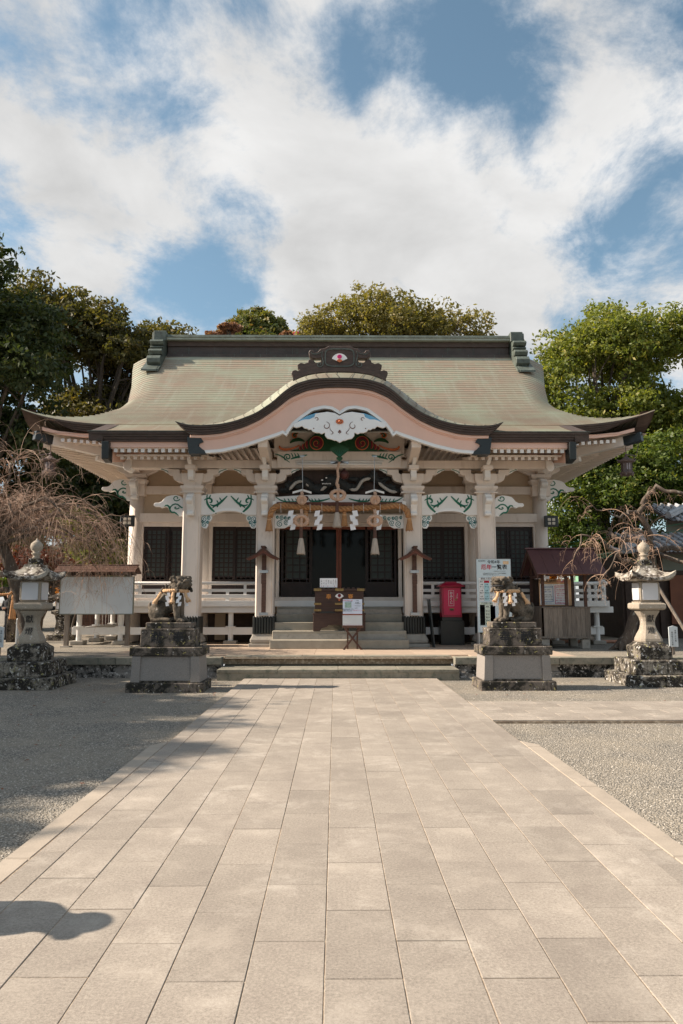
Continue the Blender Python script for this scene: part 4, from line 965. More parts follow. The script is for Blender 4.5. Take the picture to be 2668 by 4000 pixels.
for s in (-1, 1):
    x0, x1 = 2.155, 3.61; n_ = 24
    up = []; lo = []
    for k in range(n_ + 1):
        t = k / n_; x = x0 + (x1 - x0) * t; u = 2 * t - 1
        up.append((s * x, 4.25 + .07 * (1 - abs(u) ** 2.5))); lo.append((s * x, 3.745 + .10 * max(0, 1 - (abs(u) / .62) ** 2.6)))
    hp('rainbow_beam', MB().band(lo, up, 18.26, 18.55), white)
    lo2 = [(x, z) for x, z in lo if abs(abs(x) - 2.8825) < .44]; hp('beam_fluting', MB().band(lo2, [(x, z + .075 * max(.02, 1 - (abs(abs(x) - 2.8825) / .45) ** 3)) for x, z in lo2], 18.245, 18.27), whitec)
    for q_ in ((1, 2.93), (-1, 2.835)):
        m_ = MB(); leafspray(m_, s, q_[0], q_[1], 18.26); hp('green_foliage_scroll', m_, greenp)
    side_nose(4.076, 3.71, 1.0, 18.30, 18.42, s, hall)
    side_nose(6.15, 4.47, 1.13, 20.68, 20.84, s, hall)
    front_nose(s * 5.99, 4.50, 20.6, 1.0, hall)
    # scroll corbels under the beams
    def corbel(xe, d, w, zt, zb, nm='openwork_corbel', big=False):
        pts = [(xe, zt), (xe + d * w, zt), (xe + d * w * 1.02, zt - .10), (xe + d * w * .85, zt - .17), (xe + d * w * .72, zt - .15), (xe + d * w * .66, zt - .22), (xe + d * w * .70, zb + .08), (xe + d * w * .5, zb), (xe + d * w * .2, zb), (xe, zb + .05)]
        if big: pts = [(xe, zt), (xe + d * w, zt), (xe + d * w * 1.0, zt - .08), (xe + d * w * .86, zt - .14), (xe + d * w * .75, zt - .10), (xe + d * w * .68, zt - .18), (xe + d * w * .60, zb + .06), (xe + d * w * .42, zb), (xe + d * w * .12, zb), (xe, zb)]
        hp(nm, MB().prism(pts, 18.33, 18.39), whitec, bevel=.006)
        q = MB()
        for (a, b, r_) in ((.28, .30, .085), (.30, .72, .07), (.72, .22, .055), (.62, .55, .04), (.12, .5, .035)) if not big else ((.22, .68, .09), (.50, .60, .075), (.62, .28, .05), (.80, .22, .05), (.30, .25, .06), (.12, .2, .04), (.45, .25, .04)):
            cx_, cz_ = xe + d * w * a, zt + (zb - zt) * b
            ribbon(q, spiral(cx_, cz_, r_, .012, 1.0 * d, 1.6 * d), [.009] * 22, 18.33, .006)
        hp(nm + '_scroll', q, mat_tealish)
    if 'teal_paint' not in MATS: mat_tealish = mat('teal_paint', (.05, .19, .19), .5, .2, 10)
    mat_tealish = MATS['teal_paint']
    corbel(s * 2.16, s, .27, 3.745, 3.40); corbel(s * 3.605, -s, .27, 3.745, 3.40); corbel(s * 1.69, -s, .62, 3.76, 3.40, 'wide_openwork_corbel', True)
# centre bay
n_ = 30
up = [(-1.69 + 3.38 * k / n_, 4.22 + .07 * (1 - abs(2 * k / n_ - 1) ** 2)) for k in range(n_ + 1)]; lo = [(x, 4.03 - .02 * 0) for x, z in up]
hp('rainbow_beam', MB().band(lo, up, 18.28, 18.5), white, bevel=.01)
for s in (-1, 1):
    m_ = MB()
    ribbon(m_, [(s * x, z) for x, z in bez([(1.66, 4.22), (1.5, 4.08), (1.35, 4.06), (1.15, 4.08), (.9, 4.14)])], .022, 18.28, .012)
    ribbon(m_, [(s * x, z) for x, z in bez([(.80, 4.13), (.65, 4.08), (.5, 4.10), (.25, 4.18)])], .026, 18.28, .012)
    for q in (1.4, 1.3, 1.2, 1.1, .75, .68, .6, .5): ribbon(m_, [(s * x, z) for x, z in bez([(q, 4.09), (q + .02, 4.14), (q + .05, 4.18)])], .014, 18.28, .012)
    hp('green_foliage_scroll', m_, greenp)
hp('rope_bar', MB().box(-1.62, 1.62, 18.02, 18.09, 3.955, 4.05), maroonmat, bevel=.005)
both('bar_bracket', lambda s: MB().box(s * 1.62, s * 1.72, 17.98, 18.12, 3.93, 4.07), white, bevel=.005)
both('bar_hook', lambda s: MB().box(s * 1.69, s * 1.73, 18.0, 18.25, 3.98, 4.02), steel)
dragon_w = mat('worn_white', (.42, .39, .35), .7, .3, 30, .3, 60)
# dragon carving in the opening above the beam
dr = MB(); rd = random.Random(2)
body = [(-1.55, 4.38), (-1.35, 4.42), (-1.15, 4.66), (-.95, 4.72), (-.75, 4.50), (-.5, 4.42), (-.3, 4.62), (-.05, 4.68), (.2, 4.50), (.45, 4.45), (.6, 4.72), (.9, 4.80), (1.15, 4.55), (1.35, 4.42), (1.6, 4.40)]
pp = curve(body, 60, 1.6); dr.tube([(x, 18.42 + .05 * math.sin(i * .4), z) for i, (x, z) in enumerate(pp)], [.04 + .10 * math.sin(PI * min(1, i / 45)) ** .7 if i < 45 else .11 - .004 * (i - 45) for i in range(60)], 10)
dr.ell((-.22, 18.34, 4.70), (.20, .13, .14), 12, 8); dr.ell((-.38, 18.30, 4.60), (.14, .08, .06), 10, 6); dr.ell((-.30, 18.31, 4.52), (.13, .07, .03), 10, 6)
for k in range(26):
    i = rd.randrange(60); x, z = pp[i]; dr.tube([(x, 18.38, z), (x + rd.uniform(-.14, .14), 18.34, z + rd.uniform(.02, .16)), (x + rd.uniform(-.25, .25), 18.36, z + rd.uniform(.05, .22))], [.04, .025, .006], 5)
for k in range(14): dr.ell((rd.uniform(-1.4, 1.5), 18.42, rd.uniform(4.35, 4.85)), (.16, .05, .07), 8, 5)
hp('dragon_carving', remeshed(dr, .022, .0, smooth_it=1), dragonm, smooth=True)
for r_ in (range(4, 16), range(20, 25), range(34, 46), range(49, 59)):
    bl = MB(); bl.tube([(pp[i][0], 18.31, pp[i][1] - .05) for i in r_], [.012] + [.042] * (len(r_) - 2) + [.012], 8)
    hp('dragon_belly', bl, dragon_w, smooth=True)
tt = MB()
for k in range(7): tt.ell((-.44 + .035 * k, 18.235, 4.565 + .004 * (k % 2)), (.013, .012, .018), 6, 4)
tt.ell((-.34, 18.22, 4.72), (.025, .02, .02), 8, 5); tt.ell((-.45, 18.22, 4.66), (.03, .015, .02), 8, 5)
hp('dragon_teeth', tt, whitec, kind='stuff')
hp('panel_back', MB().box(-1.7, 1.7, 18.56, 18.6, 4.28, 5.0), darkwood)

# ------------------------------------------------------------------ hall body
HY = 20.8
for x in (-5.99, -4.02, -2.13, 2.13, 4.02, 5.99):
    c_ = hp('hall_column', MB().lathe([(.215, .36), (.215, 4.6)], (x, HY, 0), 28), paint, smooth=False)
    c_.data.shade_smooth(); m2 = c_.modifiers.new('e', 'EDGE_SPLIT') if False else None
    hp('column_capital', MB().lathe([(.22, 5.08), (.30, 5.16), (.30, 5.24)], (x, HY, 0), sq=True).lathe([(.25, 4.92), (.33, 5.02), (.33, 5.07)], (x, HY, 0), sq=True).box(x - .27, x + .27, HY - .27, HY + .27, 4.60, 4.92), paint, c_)
    if abs(x) > 5: hp('bracket_arm', MB().prism([(x - .25, 5.2), (x + .25, 5.2), (x + .6, 5.36), (x + .6, 5.52), (x - .6, 5.52), (x - .6, 5.36)], HY - .15, HY + .15).prism([(HY - .15, 5.24), (HY - .55, 5.36), (HY - .55, 5.52), (HY + .1, 5.52)], x - .12, x + .12, 'x'), paint, c_, bevel=.01)
hp('upper_tie_beam', MB().box(-5.99, 5.99, HY - .12, HY + .12, 4.66, 4.90), paint, bevel=.006)
hp('lower_tie_beam', MB().box(-6.05, 6.05, HY - .17, HY + .1, 3.82, 4.08), paint, bevel=.006)
hp('front_wall', MB().box(-5.95, -1.75, HY - .02, HY + .06, 4.08, 4.66).box(1.75, 5.95, HY - .02, HY + .06, 4.08, 4.66).box(-5.95, 5.95, HY + .0, HY + .08, 4.9, 6.25).box(-1.75, 1.75, HY - .01, HY + .05, 4.08, 4.66), tan)
hp('eave_purlin', MB().box(-6.6, 6.6, HY - .12, HY + .12, 5.52, 5.72), paint)
hp('side_and_back_walls', MB().box(-6.02, -5.92, HY, 27.2, 1.5, 6.2).box(5.92, 6.02, HY, 27.2, 1.5, 6.2).box(-6, 6, 27.1, 27.2, 1.5, 6.2), tan)
hp('hall_floor', MB().box(-5.9, 5.9, HY + .1, 27.1, 1.40, 1.52), darkwood)
hp('hall_ceiling', MB().box(-5.9, 5.9, HY + .1, 27.1, 4.4, 4.5), darkwood)
def doorframe(x0, x1, m2=tan):
    hp('door_frame', MB().box(x0 - .10, x0, HY - .09, HY + .05, 1.6, 3.82).box(x1, x1 + .10, HY - .09, HY + .05, 1.6, 3.82).box(x0, x1, HY - .085, HY + .05, 3.70, 3.82), paint, bevel=.005)
PANE = MB().box(-.05, .05, -.004, .004, -.05, .05)
pane_me = None
def lattice(x0, x1, z0, z1, nc, nr, y, pw, pitch, label=None, first=8):
    global pane_me
    d = hp('lattice_door', MB().box(x0, x0 + .07, y, y + .04, z0, z1).box(x1 - .07, x1, y, y + .04, z0, z1).box(x0 + .07, x1 - .07, y, y + .04, z1 - .10, z1).box(x0 + .07, x1 - .07, y, y + .04, z0, z0 + .45), doorwood)
    cx0 = (x0 + x1) / 2 - (nc - 1) * pitch / 2; zt = z1 - .10 - .025 - pw / 2 - .0
    bars = MB()
    for i in range(nc + 1): bars.box(cx0 + (i - .5) * pitch - (pitch - pw) / 2, cx0 + (i - .5) * pitch + (pitch - pw) / 2, y + .004, y + .03, z0 + .45, z1 - .10)
    for j in range(nr + 1): bars.box(x0 + .07, x1 - .07, y + .006, y + .028, zt - (j - .5) * pitch - (pitch - pw) / 2, zt - (j - .5) * pitch + (pitch - pw) / 2)
    hp('lattice_bars', bars, doorwood, d)
    rest = MB()
    for i in range(nc):
        for j in range(nr):
            cx_, cz_ = cx0 + i * pitch, zt - j * pitch
            if cz_ - pw / 2 < z0 + .45: continue
            if j < first:
                if pane_me is None:
                    pane_me = bpy.data.meshes.new('pane'); pane_me.from_pydata(PANE.v, [], PANE.f); pane_me.materials.append(frosted)
                p = bpy.data.objects.new('pane', pane_me); COL.objects.link(p); p.parent = d; p.location = Vector((cx_ + CX, y + .018, cz_)) - ORG[hall.name]; p.scale = (pw / .1, 1, pw / .1); ORG[p.name] = ORG[hall.name]
            else: rest.box(cx_ - pw / 2, cx_ + pw / 2, y + .014, y + .022, cz_ - pw / 2, cz_ + pw / 2)
    if rest.v: hp('lower_panes', rest, frosted, d, kind='stuff')
    return d
for s in (-1, 1):
    for x0, x1 in ((4.28, 5.76), (2.40, 3.72)):
        a, b = sorted((s * x0, s * x1)); doorframe(a, b); mid = (a + b) / 2
        lattice(a, mid + .02, 1.70, 3.70, 4, 11, HY - .03, .098, .137); lattice(mid - .02, b, 1.70, 3.70, 4, 11, HY + .02, .098, .137)
    a, b = sorted((s * .80, s * 1.70)); lattice(a, b, 1.62, 3.70, 3, 8, HY - .03, .17, .205, first=7)
    q = sorted((s * 4.9, s * 4.96))
doorframe(-1.75, 1.75)
hp('door_head', MB().box(-1.75, 1.75, HY - .04, HY + .02, 3.62, 3.78), redwood)
hp('centre_door_post', MB().box(-.075, -.005, HY - .05, HY - .005, 1.62, 3.70).box(.005, .075, HY - .045, HY, 1.62, 3.70), redwood, bevel=.004)
hp('centre_door_glass', MB().box(-.80, -.075, HY - .02, HY - .012, 1.70, 3.70).box(.075, .80, HY - .02, HY - .012, 1.70, 3.70), pane_m)
hp('centre_door_frame', MB().box(-.84, -.78, HY - .04, HY + .0, 1.62, 3.7).box(.78, .84, HY - .04, HY, 1.62, 3.7).box(-.8, -.075, HY - .04, HY, 1.62, 1.72).box(.075, .8, HY - .04, HY, 1.62, 1.72), doorwood)
hp('door_sill', MB().box(-5.9, 5.9, HY - .14, HY + .1, 1.52, 1.63), paint)
# veranda
VY = 19.40
hp('veranda_deck', MB().box(-7.35, 7.35, VY + .02, HY - .02, 1.475, 1.52).box(-7.35, -6.2, HY - .02, 28, 1.475, 1.52).box(6.2, 7.35, HY - .02, 28, 1.475, 1.52), white)
hp('veranda_fascia', MB().box(-7.42, 7.42, VY, VY + .06, 1.365, 1.523).box(-7.42, -7.36, VY + .06, 28, 1.365, 1.523).box(7.36, 7.42, VY + .06, 28, 1.365, 1.523), white, bevel=.005)
both('veranda_bearer', lambda s: MB().box(s * 1.75, s * 7.55, VY + .10, VY + .26, 1.20, 1.363).box(s * 7.12, s * 7.28, VY + .26, 28, 1.20, 1.363), white, bevel=.005)
both('veranda_lower_beam', lambda s: MB().box(s * 1.75, s * 7.32, VY + .22, VY + .30, .60, .80).box(s * 7.1, s * 7.18, VY + .30, 28, .60, .80), white, bevel=.004)
pst = [(s * x, VY + .27) for s in (-1, 1) for x in (2.98, 4.9, 6.0, 7.14)] + [(s * 7.14, VY + .3 + 1.45 * k) for s in (-1, 1) for k in range(1, 6)]
for x, y in pst:
    p_ = hp('veranda_post', MB().lathe([(.072, .44), (.072, 1.2)], (x, y, 0), 14), white)
    hp('post_stone', MB().box(x - .18, x + .18, y - .17, y + .17, .33, .44), concrete, p_, bevel=.015)
    hp('beam_wedge', MB().box(x - .13, x + .13, y - .1, y + .1, .80, .83), white, p_)
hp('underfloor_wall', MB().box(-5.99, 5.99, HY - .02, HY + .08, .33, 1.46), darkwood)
both('underfloor_panel', lambda s: MB().box(s * 1.8, s * 5.9, HY - .06, HY - .03, 1.15, 1.46).box(s * 3.3, s * 3.6, HY - .06, HY - .03, .4, 1.15).box(s * 5.0, s * 5.3, HY - .06, HY - .03, .4, 1.15), tan)
for s in (-1, 1):
    xa, xb = s * 2.0, s * 7.4
    hp('top_rail', MB().tube([(xa, VY + .09, 2.00), (xb, VY + .09, 2.00)], .046, 10).tube([(s * 7.28, VY - .08, 2.02), (s * 7.28, 28, 2.02)], .046, 10), white, smooth=True)
    hp('middle_rail', MB().box(xa, s * 7.33, VY + .06, VY + .12, 1.765, 1.845).box(s * 7.25, s * 7.31, VY - .05, 28, 1.78, 1.86), white, bevel=.004)
    hp('bottom_rail', MB().box(xa, s * 7.3, VY + .04, VY + .14, 1.60, 1.695).box(s * 7.23, s * 7.33, VY + .04, 28, 1.60, 1.695), white, bevel=.004)
    k = 0; x = 2.1
    while x < 7.3:
        if k % 3 == 1: hp('rail_strut', MB().box(s * x - .035, s * x + .035, VY + .055, VY + .125, 1.845, 1.96), white)
        hp('rail_strut', MB().box(s * x - .04, s * x + .04, VY + .055, VY + .125, 1.695, 1.765), white); 
        if k % 2 == 0: hp('rail_foot', MB().box(s * x - .05, s * x + .05, VY + .05, VY + .13, 1.523, 1.60), white)
        x += .48; k += 1
    hp('newel_post', MB().box(s * 7.28 - .06, s * 7.28 + .06, VY + .03, VY + .15, 1.523, 2.10), white, bevel=.008)
    y = VY + .6
    while y < 27: hp('rail_strut', MB().box(s * 7.28 - .035, s * 7.28 + .035, y, y + .08, 1.523, 1.97), white); y += .9
# stairs
zs = [.3585, .57, .775, .98, 1.175, 1.365]
for k in range(5):
    y0 = 17.42 + .39 * k; hw = 1.70 if k == 0 else (1.675 if k == 1 else 1.66)
    nseg = 1
    hp('stair_step', MB().box(-hw, hw, y0, 19.39 if k == 4 else y0 + .42, zs[k] - (.0 if k == 0 else .06), zs[k + 1]), stepstone, bevel=.014)
hp('stair_core', MB().box(-1.64, 1.64, 17.80, 19.39, .34, .70).box(-1.64, 1.64, 18.25, 19.39, .70, .98).box(-1.64, 1.64, 18.7, 19.39, .98, 1.3), concrete)

# ------------------------------------------------------------------ rope, bells, shide
def twisted(path, r, strands=3, turns_per_m=5.0, n=None, mb=None):
    mb = mb or MB(); P_ = [Vector(p) for p in path]; d = [0]
    for a, b in zip(P_[:-1], P_[1:]): d.append(d[-1] + (b - a).length)
    n = n or max(12, int(d[-1] * turns_per_m * 8))
    ts = np.linspace(0, d[-1], n); X = [np.interp(ts, d, [p[i] for p in P_]) for i in range(3)]
    C_ = [Vector((X[0][i], X[1][i], X[2][i])) for i in range(n)]
    for s_ in range(strands):
        q = []; ref = Vector((0, 1, 0))
        for i, c in enumerate(C_):
            t = (C_[min(i + 1, n - 1)] - C_[max(i - 1, 0)]).normalized(); x = ref - t * ref.dot(t); x.normalize(); ref = x; y = t.cross(x)
            a = 2 * PI * (ts[i] * turns_per_m + s_ / strands); q.append(c + (x * math.cos(a) + y * math.sin(a)) * r * .58)
        mb.tube(q, r * .50, 6)
    return mb
def straw_tassel(x, y, z1, z0, r1, r0, seed=0, parts=True):
    rt = random.Random(seed); m_ = MB(); h = z1 - z0
    m_.lathe([(r1 * .6, z1), (r1, z1 - h * .1), (r1 * .8, z1 - h * .22), (r1 * 1.05, z1 - h * .3), (r0 * .9, z0 + h * .12), (r0, z0 + .01), (r0 * .3, z0 + .02)], (x, y, 0), 14)
    for k in range(46):
        a = rt.uniform(0, 6.28); r_ = r0 * rt.uniform(.75, 1.05); zz = z1 - h * .3
        m_.tube([(x + r1 * .95 * math.cos(a), y + r1 * .95 * math.sin(a), zz), (x + r_ * math.cos(a), y + r_ * math.sin(a), z0 + rt.uniform(-.035, .02))], [.005, .003], 3)
    return m_
rope = thing('straw_rope', 'thick twisted straw rope with straw tassels and zigzag papers hung across the porch front', 'sacred rope', (CX, 17.97, 3.9))
pr2 = [(-1.78, 3.66), (-1.74, 3.82), (-1.64, 3.93), (-1.45, 3.955), (-1.16, 3.92), (-.57, 3.885), (0, 3.865), (.57, 3.885), (1.16, 3.92), (1.45, 3.955), (1.64, 3.93), (1.74, 3.82), (1.78, 3.66)]
hp('rope_strands', twisted([(x, 17.97, z) for x, z in pr2], 0.078, 3, 3.0), straw, rope, smooth=True)
for i, (x, z1, z0) in enumerate(((-1.80, 3.68, 3.29), (1.80, 3.70, 3.31), (.13, 3.80, 3.42), (.92, 3.84, 3.45), (-.86, 3.82, 3.45))):
    t_ = hp('straw_tassel', straw_tassel(x, 17.98, z1, z0, .055, .10 if abs(x) > 1 else .085, i), straw, rope, smooth=False)
    hp('tassel_binding', MB().lathe([(.06, z1 - .105), (.066, z1 - .095), (.06, z1 - .08)], (x, 17.98, 0), 12), straw_l, t_)
ty = MB()
for x in (-1.5, -.75, -.45, .35, .62, 1.05, 1.55): ty.tube([(x, 17.90, 3.99), (x, 17.895, 3.85), (x + .005, 17.91, 3.76)], .005, 4)
hp('rope_ties', ty, white, rope, kind='stuff')
def shide(x, y, z, h, w, parent, s=1, yaw=0.0, nm='zigzag_paper', raw=False):
    m_ = MB(); n4 = 4
    for k in range(n4):
        cx_ = (.5 * w if k % 2 else -.0) * s; zt = z - h * k / n4 * .92
        sk = -.25 * w * s
        q = [(cx_ - w * .5, zt), (cx_ + w * .5, zt + w * .12), (cx_ + w * .5 + sk, zt - h / n4 * 1.05), (cx_ - w * .5 + sk, zt - h / n4 * 1.05 - w * .15)]
        m_.add([(x + a * math.cos(yaw), y + a * math.sin(yaw) + .006 * k * (1 if k % 2 else -1), b) for a, b in q], [(0, 1, 2, 3)])
    if raw: return m_
    o = hp(nm, m_, paper, parent); so_ = o.modifiers.new('s', 'SOLIDIFY'); so_.thickness = .0012; return o
for x, s in ((-1.21, 1), (-.53, 1), (.37, -1), (.98, 1)): shide(x - .02 * s, 17.86, 3.80, .50, .13, rope, s)
def knot_loops(x, y, z0, z1, w, parent, seed):
    rk = random.Random(seed); m_ = MB(); h = z1 - z0
    twisted([(x, y, z1 + .0), (x + .01, y - .02, z1 - h * .25), (x, y - .03, z0)], .042, 3, 5, mb=m_)
    for s in (-1, 1):
        lp = [(x + s * (w * .5 * math.sin(t)), y - .03 + .03 * math.cos(t), z0 + h * .10 + h * .26 * (1 - math.cos(t))) for t in np.linspace(0, 2 * PI, 24)]
        lp = [(a + s * .012, b, c) for a, b, c in lp]; twisted(lp, .040, 3, 5, mb=m_)
    m_.ell((x, y - .03, z0 + h * .62), (.05, .05, .045), 10, 6); m_.ell((x, y - .035, z0 + h * .12), (.045, .05, .05), 10, 6)
    return m_
def hemp_tassel(x, y, z1, z0, parent, seed):
    rt = random.Random(seed); m_ = MB()
    m_.lathe([(.04, z1), (.058, z1 - .03), (.068, z1 - .10), (.108, z0 + .03), (.10, z0), (.02, z0 + .01)], (x, y, 0), 14)
    for k in range(50):
        a = rt.uniform(0, 6.28); m_.tube([(x + .05 * math.cos(a), y + .05 * math.sin(a), z1 - .08), (x + .108 * math.cos(a), y + .108 * math.sin(a), z0 + rt.uniform(-.03, .02))], [.006, .003], 3)
    return hp('tassel', m_, tassel_m, parent)
for i, (x, lab) in enumerate(((0.0, 'centre bell rope, highest knot loops, with large dark red bell high beside it'), (-.95, 'left hanging bell rope ending in low grey tassel beside left porch column'), (.90, 'right hanging bell rope ending in low grey tassel near right porch column'))):
    b = thing('bell_rope', lab, 'bell rope', (CX + x, 17.65, 4.3), 'bell ropes over the offering box')
    if i == 0:
        hp('upper_rope', twisted([(x, 17.62, 5.02), (x - .05, 17.62, 4.85), (x - .03, 17.62, 4.65), (x - .07, 17.62, 4.45), (x - .03, 17.62, 4.36)], .036, 3, 7), rope_m, b, smooth=True)
        hp('knotted_rope', knot_loops(x - .04, 17.65, 4.02, 4.45, .34, b, 1), rope_m, b, smooth=True)
        hp('bell', MB().ell((x + .12, 17.75, 4.72), (.125, .125, .125), 16, 12).ell((x + .12, 17.75, 4.72), (.14, .14, .018), 16, 4).ell((x + .12, 17.75, 4.86), (.04, .04, .03), 8, 6), bellm, b, smooth=True)
        hp('sleeve', MB().lathe([(.042, 4.02), (.046, 3.7)], (x - .06, 17.64, 0), 10), brownwood, b)
        hemp_tassel(x - .06, 17.64, 3.74, 3.36, b, 5)
        hp('hanger_bracket', MB().prism([(x - .24, 5.03), (x + .24, 5.03), (x + .22, 4.97), (x, 5.05), (x - .22, 4.97)], 17.6, 17.66).bar((x, 17.63, 5.03), (x, 17.5, 5.45), .03, .03), steel, b)
    else:
        sg = -1 if x < 0 else 1
        hp('suspension_line', MB().tube([(x - .0, 17.66, 5.17), (x - sg * .02, 17.66, 4.30)], .009, 6).bar((x - .06, 17.66, 5.18), (x + .06, 17.66, 5.18), .03, .03), steel, b)
        hp('hanger_bracket', MB().prism([(x - .24, 4.22), (x - .24, 4.27), (x, 4.34), (x + .24, 4.27), (x + .24, 4.22), (x, 4.29)], 17.7, 17.73), white, b)
        hp('upper_knot', knot_loops(x, 17.63, 3.93, 4.26, .17, b, 3), rope_m, b, smooth=True)
        hp('lower_knot', knot_loops(x - .01, 17.60, 3.36, 3.80, .32, b, 4), rope_m, b, smooth=True)
        hp('bell', MB().ell((x + .10, 17.72, 4.10), (.07, .07, .07), 14, 10).ell((x + .1, 17.72, 4.10), (.078, .078, .012), 14, 4), bellm, b, smooth=True)
        hp('sleeve', MB().lathe([(.040, 3.40), (.045, 3.05)], (x - .01, 17.6, 0), 10), brownwood, b)
        hemp_tassel(x - .01, 17.6, 3.08, 2.68, b, 7 + i)
# ------------------------------------------------------------------ things on and around the steps
box = thing('offering_box', 'dark brown wooden offering box with brass bands and a fan crest on the stone stairs', 'offering box', (CX, 17.9, .775))
Z4 = lambda y: .775 + (1035 - y) * .00112
def bp(n_, m_, ma, par=None, **k): return hp(n_, m_, ma, par or box, **k)
bp('body', MB().box(-.615, .61, 17.80, 18.16, Z4(640), Z4(150)), offwood, bevel=.008)
bp('lid', MB().box(-.66, .66, 17.77, 18.20, Z4(150), Z4(98)).box(-.60, -.5, 17.77, 18.2, Z4(98), Z4(98) + .01), offwood, bevel=.006)
for i in range(9): bp('lid_slat', MB().box(-.55 + i * .125, -.49 + i * .125, 17.82, 18.16, Z4(98), Z4(98) + .03), offwood)
for a, b in ((270, 432), (740, 930), (1235, 1395)): bp('brass_fitting', MB().box((a - 835) * .00112, (b - 835) * .00112, 17.762, 17.80, Z4(152), Z4(96)), brass)
for y0, y1 in ((415, 460), (555, 600)):
    bp('rail', MB().box(-.625, .625, 17.785, 17.82, Z4(y1), Z4(y0)), offwood)
    for a, b in ((270, 430), (737, 930), (1235, 1395)): bp('brass_fitting', MB().box((a - 835) * .00112, (b - 835) * .00112, 17.775, 17.80, Z4(y1 + 1), Z4(y0 - 1)), brass, bevel=.004)
ar = [(-.655, Z4(640)), (.65, Z4(640)), (.65, Z4(1035)), (.48, Z4(1035)), (.44, Z4(975)), (.31, Z4(950)), (.27, Z4(905)), (-.27, Z4(905)), (-.32, Z4(950)), (-.44, Z4(975)), (-.48, Z4(1035)), (-.655, Z4(1035))]
bp('base_board', MB().prism(ar, 17.79, 17.90), offwood, bevel=.006)
bp('base_board_top', MB().box(-.665, .66, 17.78, 18.1, Z4(682), Z4(640)), offwood, bevel=.005)
bp('base_opening', MB().prism([(-.52, Z4(638)), (-.43, Z4(605)), (-.18, Z4(605)), (-.08, Z4(638))], 17.778, 17.79), black)
fp = [(0, Z4(335))] + [(.128 * math.sin(t), Z4(345) + .155 * math.cos(t)) for t in np.linspace(-1.0, 1.0, 13)]
bp('fan_crest', MB().prism(fp, 17.785, 17.80), whitec)
bp('fan_sun', MB().prism([(.042 * math.cos(t), Z4(252) + .044 * math.sin(t)) for t in np.linspace(0, 2 * PI, 16, endpoint=False)], 17.778, 17.786), crimson)
fr_ = MB()
for k in range(-2, 3): fr_.bar((0, 17.78, Z4(355)), (.035 * k, 17.78, Z4(300) - abs(k) * .004), .008, .006)
fr_.ell((0, 17.78, Z4(360)), (.026, .008, .014), 8, 5); bp('fan_ribs', fr_, orange)
goldm = mat('gold_letter', (.55, .22, .05), .5, .15, 20)
text('lettering', '奉', .135, (CX - .268, 17.795, Z4(285)), goldm, box, bold=.002); text('lettering', '賽', .135, (CX + .282, 17.795, Z4(285)), goldm, box, bold=.002)
# sign sheet on the box
nt_ = thing('notice_sheet', 'small white notice sheet with vertical writing standing on the offering box lid', 'notice', (CX - .27, 17.86, Z4(98) + .03))
part('sheet', MB().box(CX - .49, CX - .05, 17.84, 17.85, Z4(98) + .0305, 2.085), paper, nt_)
part('prop', MB().bar((CX - .27, 17.851, 1.98), (CX - .27, 17.98, 1.853), .03, .006), paper, nt_)
cols = ['二拝二拍', '一、拝', '心をこめ', '神前に', 'ご祈願', '次に一礼', '参拝作法']
ls = [text('writing', list(c), .030, (CX - .45 + .06 * i, 17.838, 1.99), inkm, nt_, vertical=True, ext=.0006) for i, c in enumerate(cols)]
join_into('writing', ls, nt_)
m_ = MB()
for x in (-.455, -.40, -.29, -.12): m_.prism([(CX + x - .008, 1.875), (CX + x + .008, 1.875), (CX + x + .003, 1.905)], 17.8375, 17.8395)
part('red_figures', m_, redink, nt_)
# easel
es = thing('easel_notice', 'folding cross-legged wooden easel with a pale blue notice in front of the offering box', 'easel', (CX + .31, 17.12, .3585))
E4 = lambda y: .36 + (1460 - y) * .00108
xc = .31
part('tray', MB().box(CX + .075, CX + .57, 17.05, 17.13, E4(980), E4(930)), brownwood, es, bevel=.004)
part('white_board', MB().box(CX + .075, CX + .545, 17.085, 17.10, E4(930), E4(690)), board_w, es)
part('trim', MB().box(CX + .07, CX + .55, 17.078, 17.105, E4(702), E4(675)).box(CX + .08, CX + .55, 17.06, 17.08, E4(945), E4(928)), redwood, es)
blueb = mat('pale_blue_sheet', (.58, .66, .80), .6, .04, 3)
part('notice', MB().box(CX + .08, CX + .545, 17.082, 17.092, E4(675), E4(352)), blueb, es)
part('back_support', MB().box(CX + .12, CX + .36, 17.094, 17.11, E4(675), E4(335)), brownwood, es)
for a, b, y in ((.12, .53, 17.07), (.50, .10, 17.10)):
    part('leg', MB().bar((CX + a, y, E4(985)), (CX + b, y + (.02 if a < .3 else -.02), .3585), .045, .03, up=(0, 1, 0)), brownwood, es)
part('rear_leg', MB().bar((CX + .20, 17.13, E4(720)), (CX + .20, 17.36, .3585), .035, .025), brownwood, es)
part('rear_leg', MB().bar((CX + .43, 17.13, E4(720)), (CX + .43, 17.36, .3585), .035, .025), brownwood, es)
part('photo_print', MB().box(CX + .125, CX + .285, 17.079, 17.0825, E4(540), E4(420)), mat('print_green', (.26, .40, .36), .6, .35, 30, col2=(.45, .22, .2), c2=(.55, .62)), es)
ls = [text('writing', s_, .024, (CX + x, 17.081, z), c_, es, ext=.0006) for s_, x, z, c_ in (('武雄神社 参拝のご案内', .20, E4(382), redink), ('しだれ桜の育成', .22, E4(405), inkm), ('一、ご祈願', .40, E4(385), inkm), ('受付時間', .42, E4(430), inkm), ('午前九時より', .44, E4(450), inkm), ('午後五時まで', .44, E4(500), inkm), ('社務所', .40, E4(550), inkm), ('お問い合わせください', .44, E4(597), redink), ('境内の写真をご覧ください', .20, E4(570), inkm), ('皆様のご参拝を心より', .20, E4(592), inkm), ('お待ちしております', .19, E4(615), inkm))]
join_into('writing', ls, es)

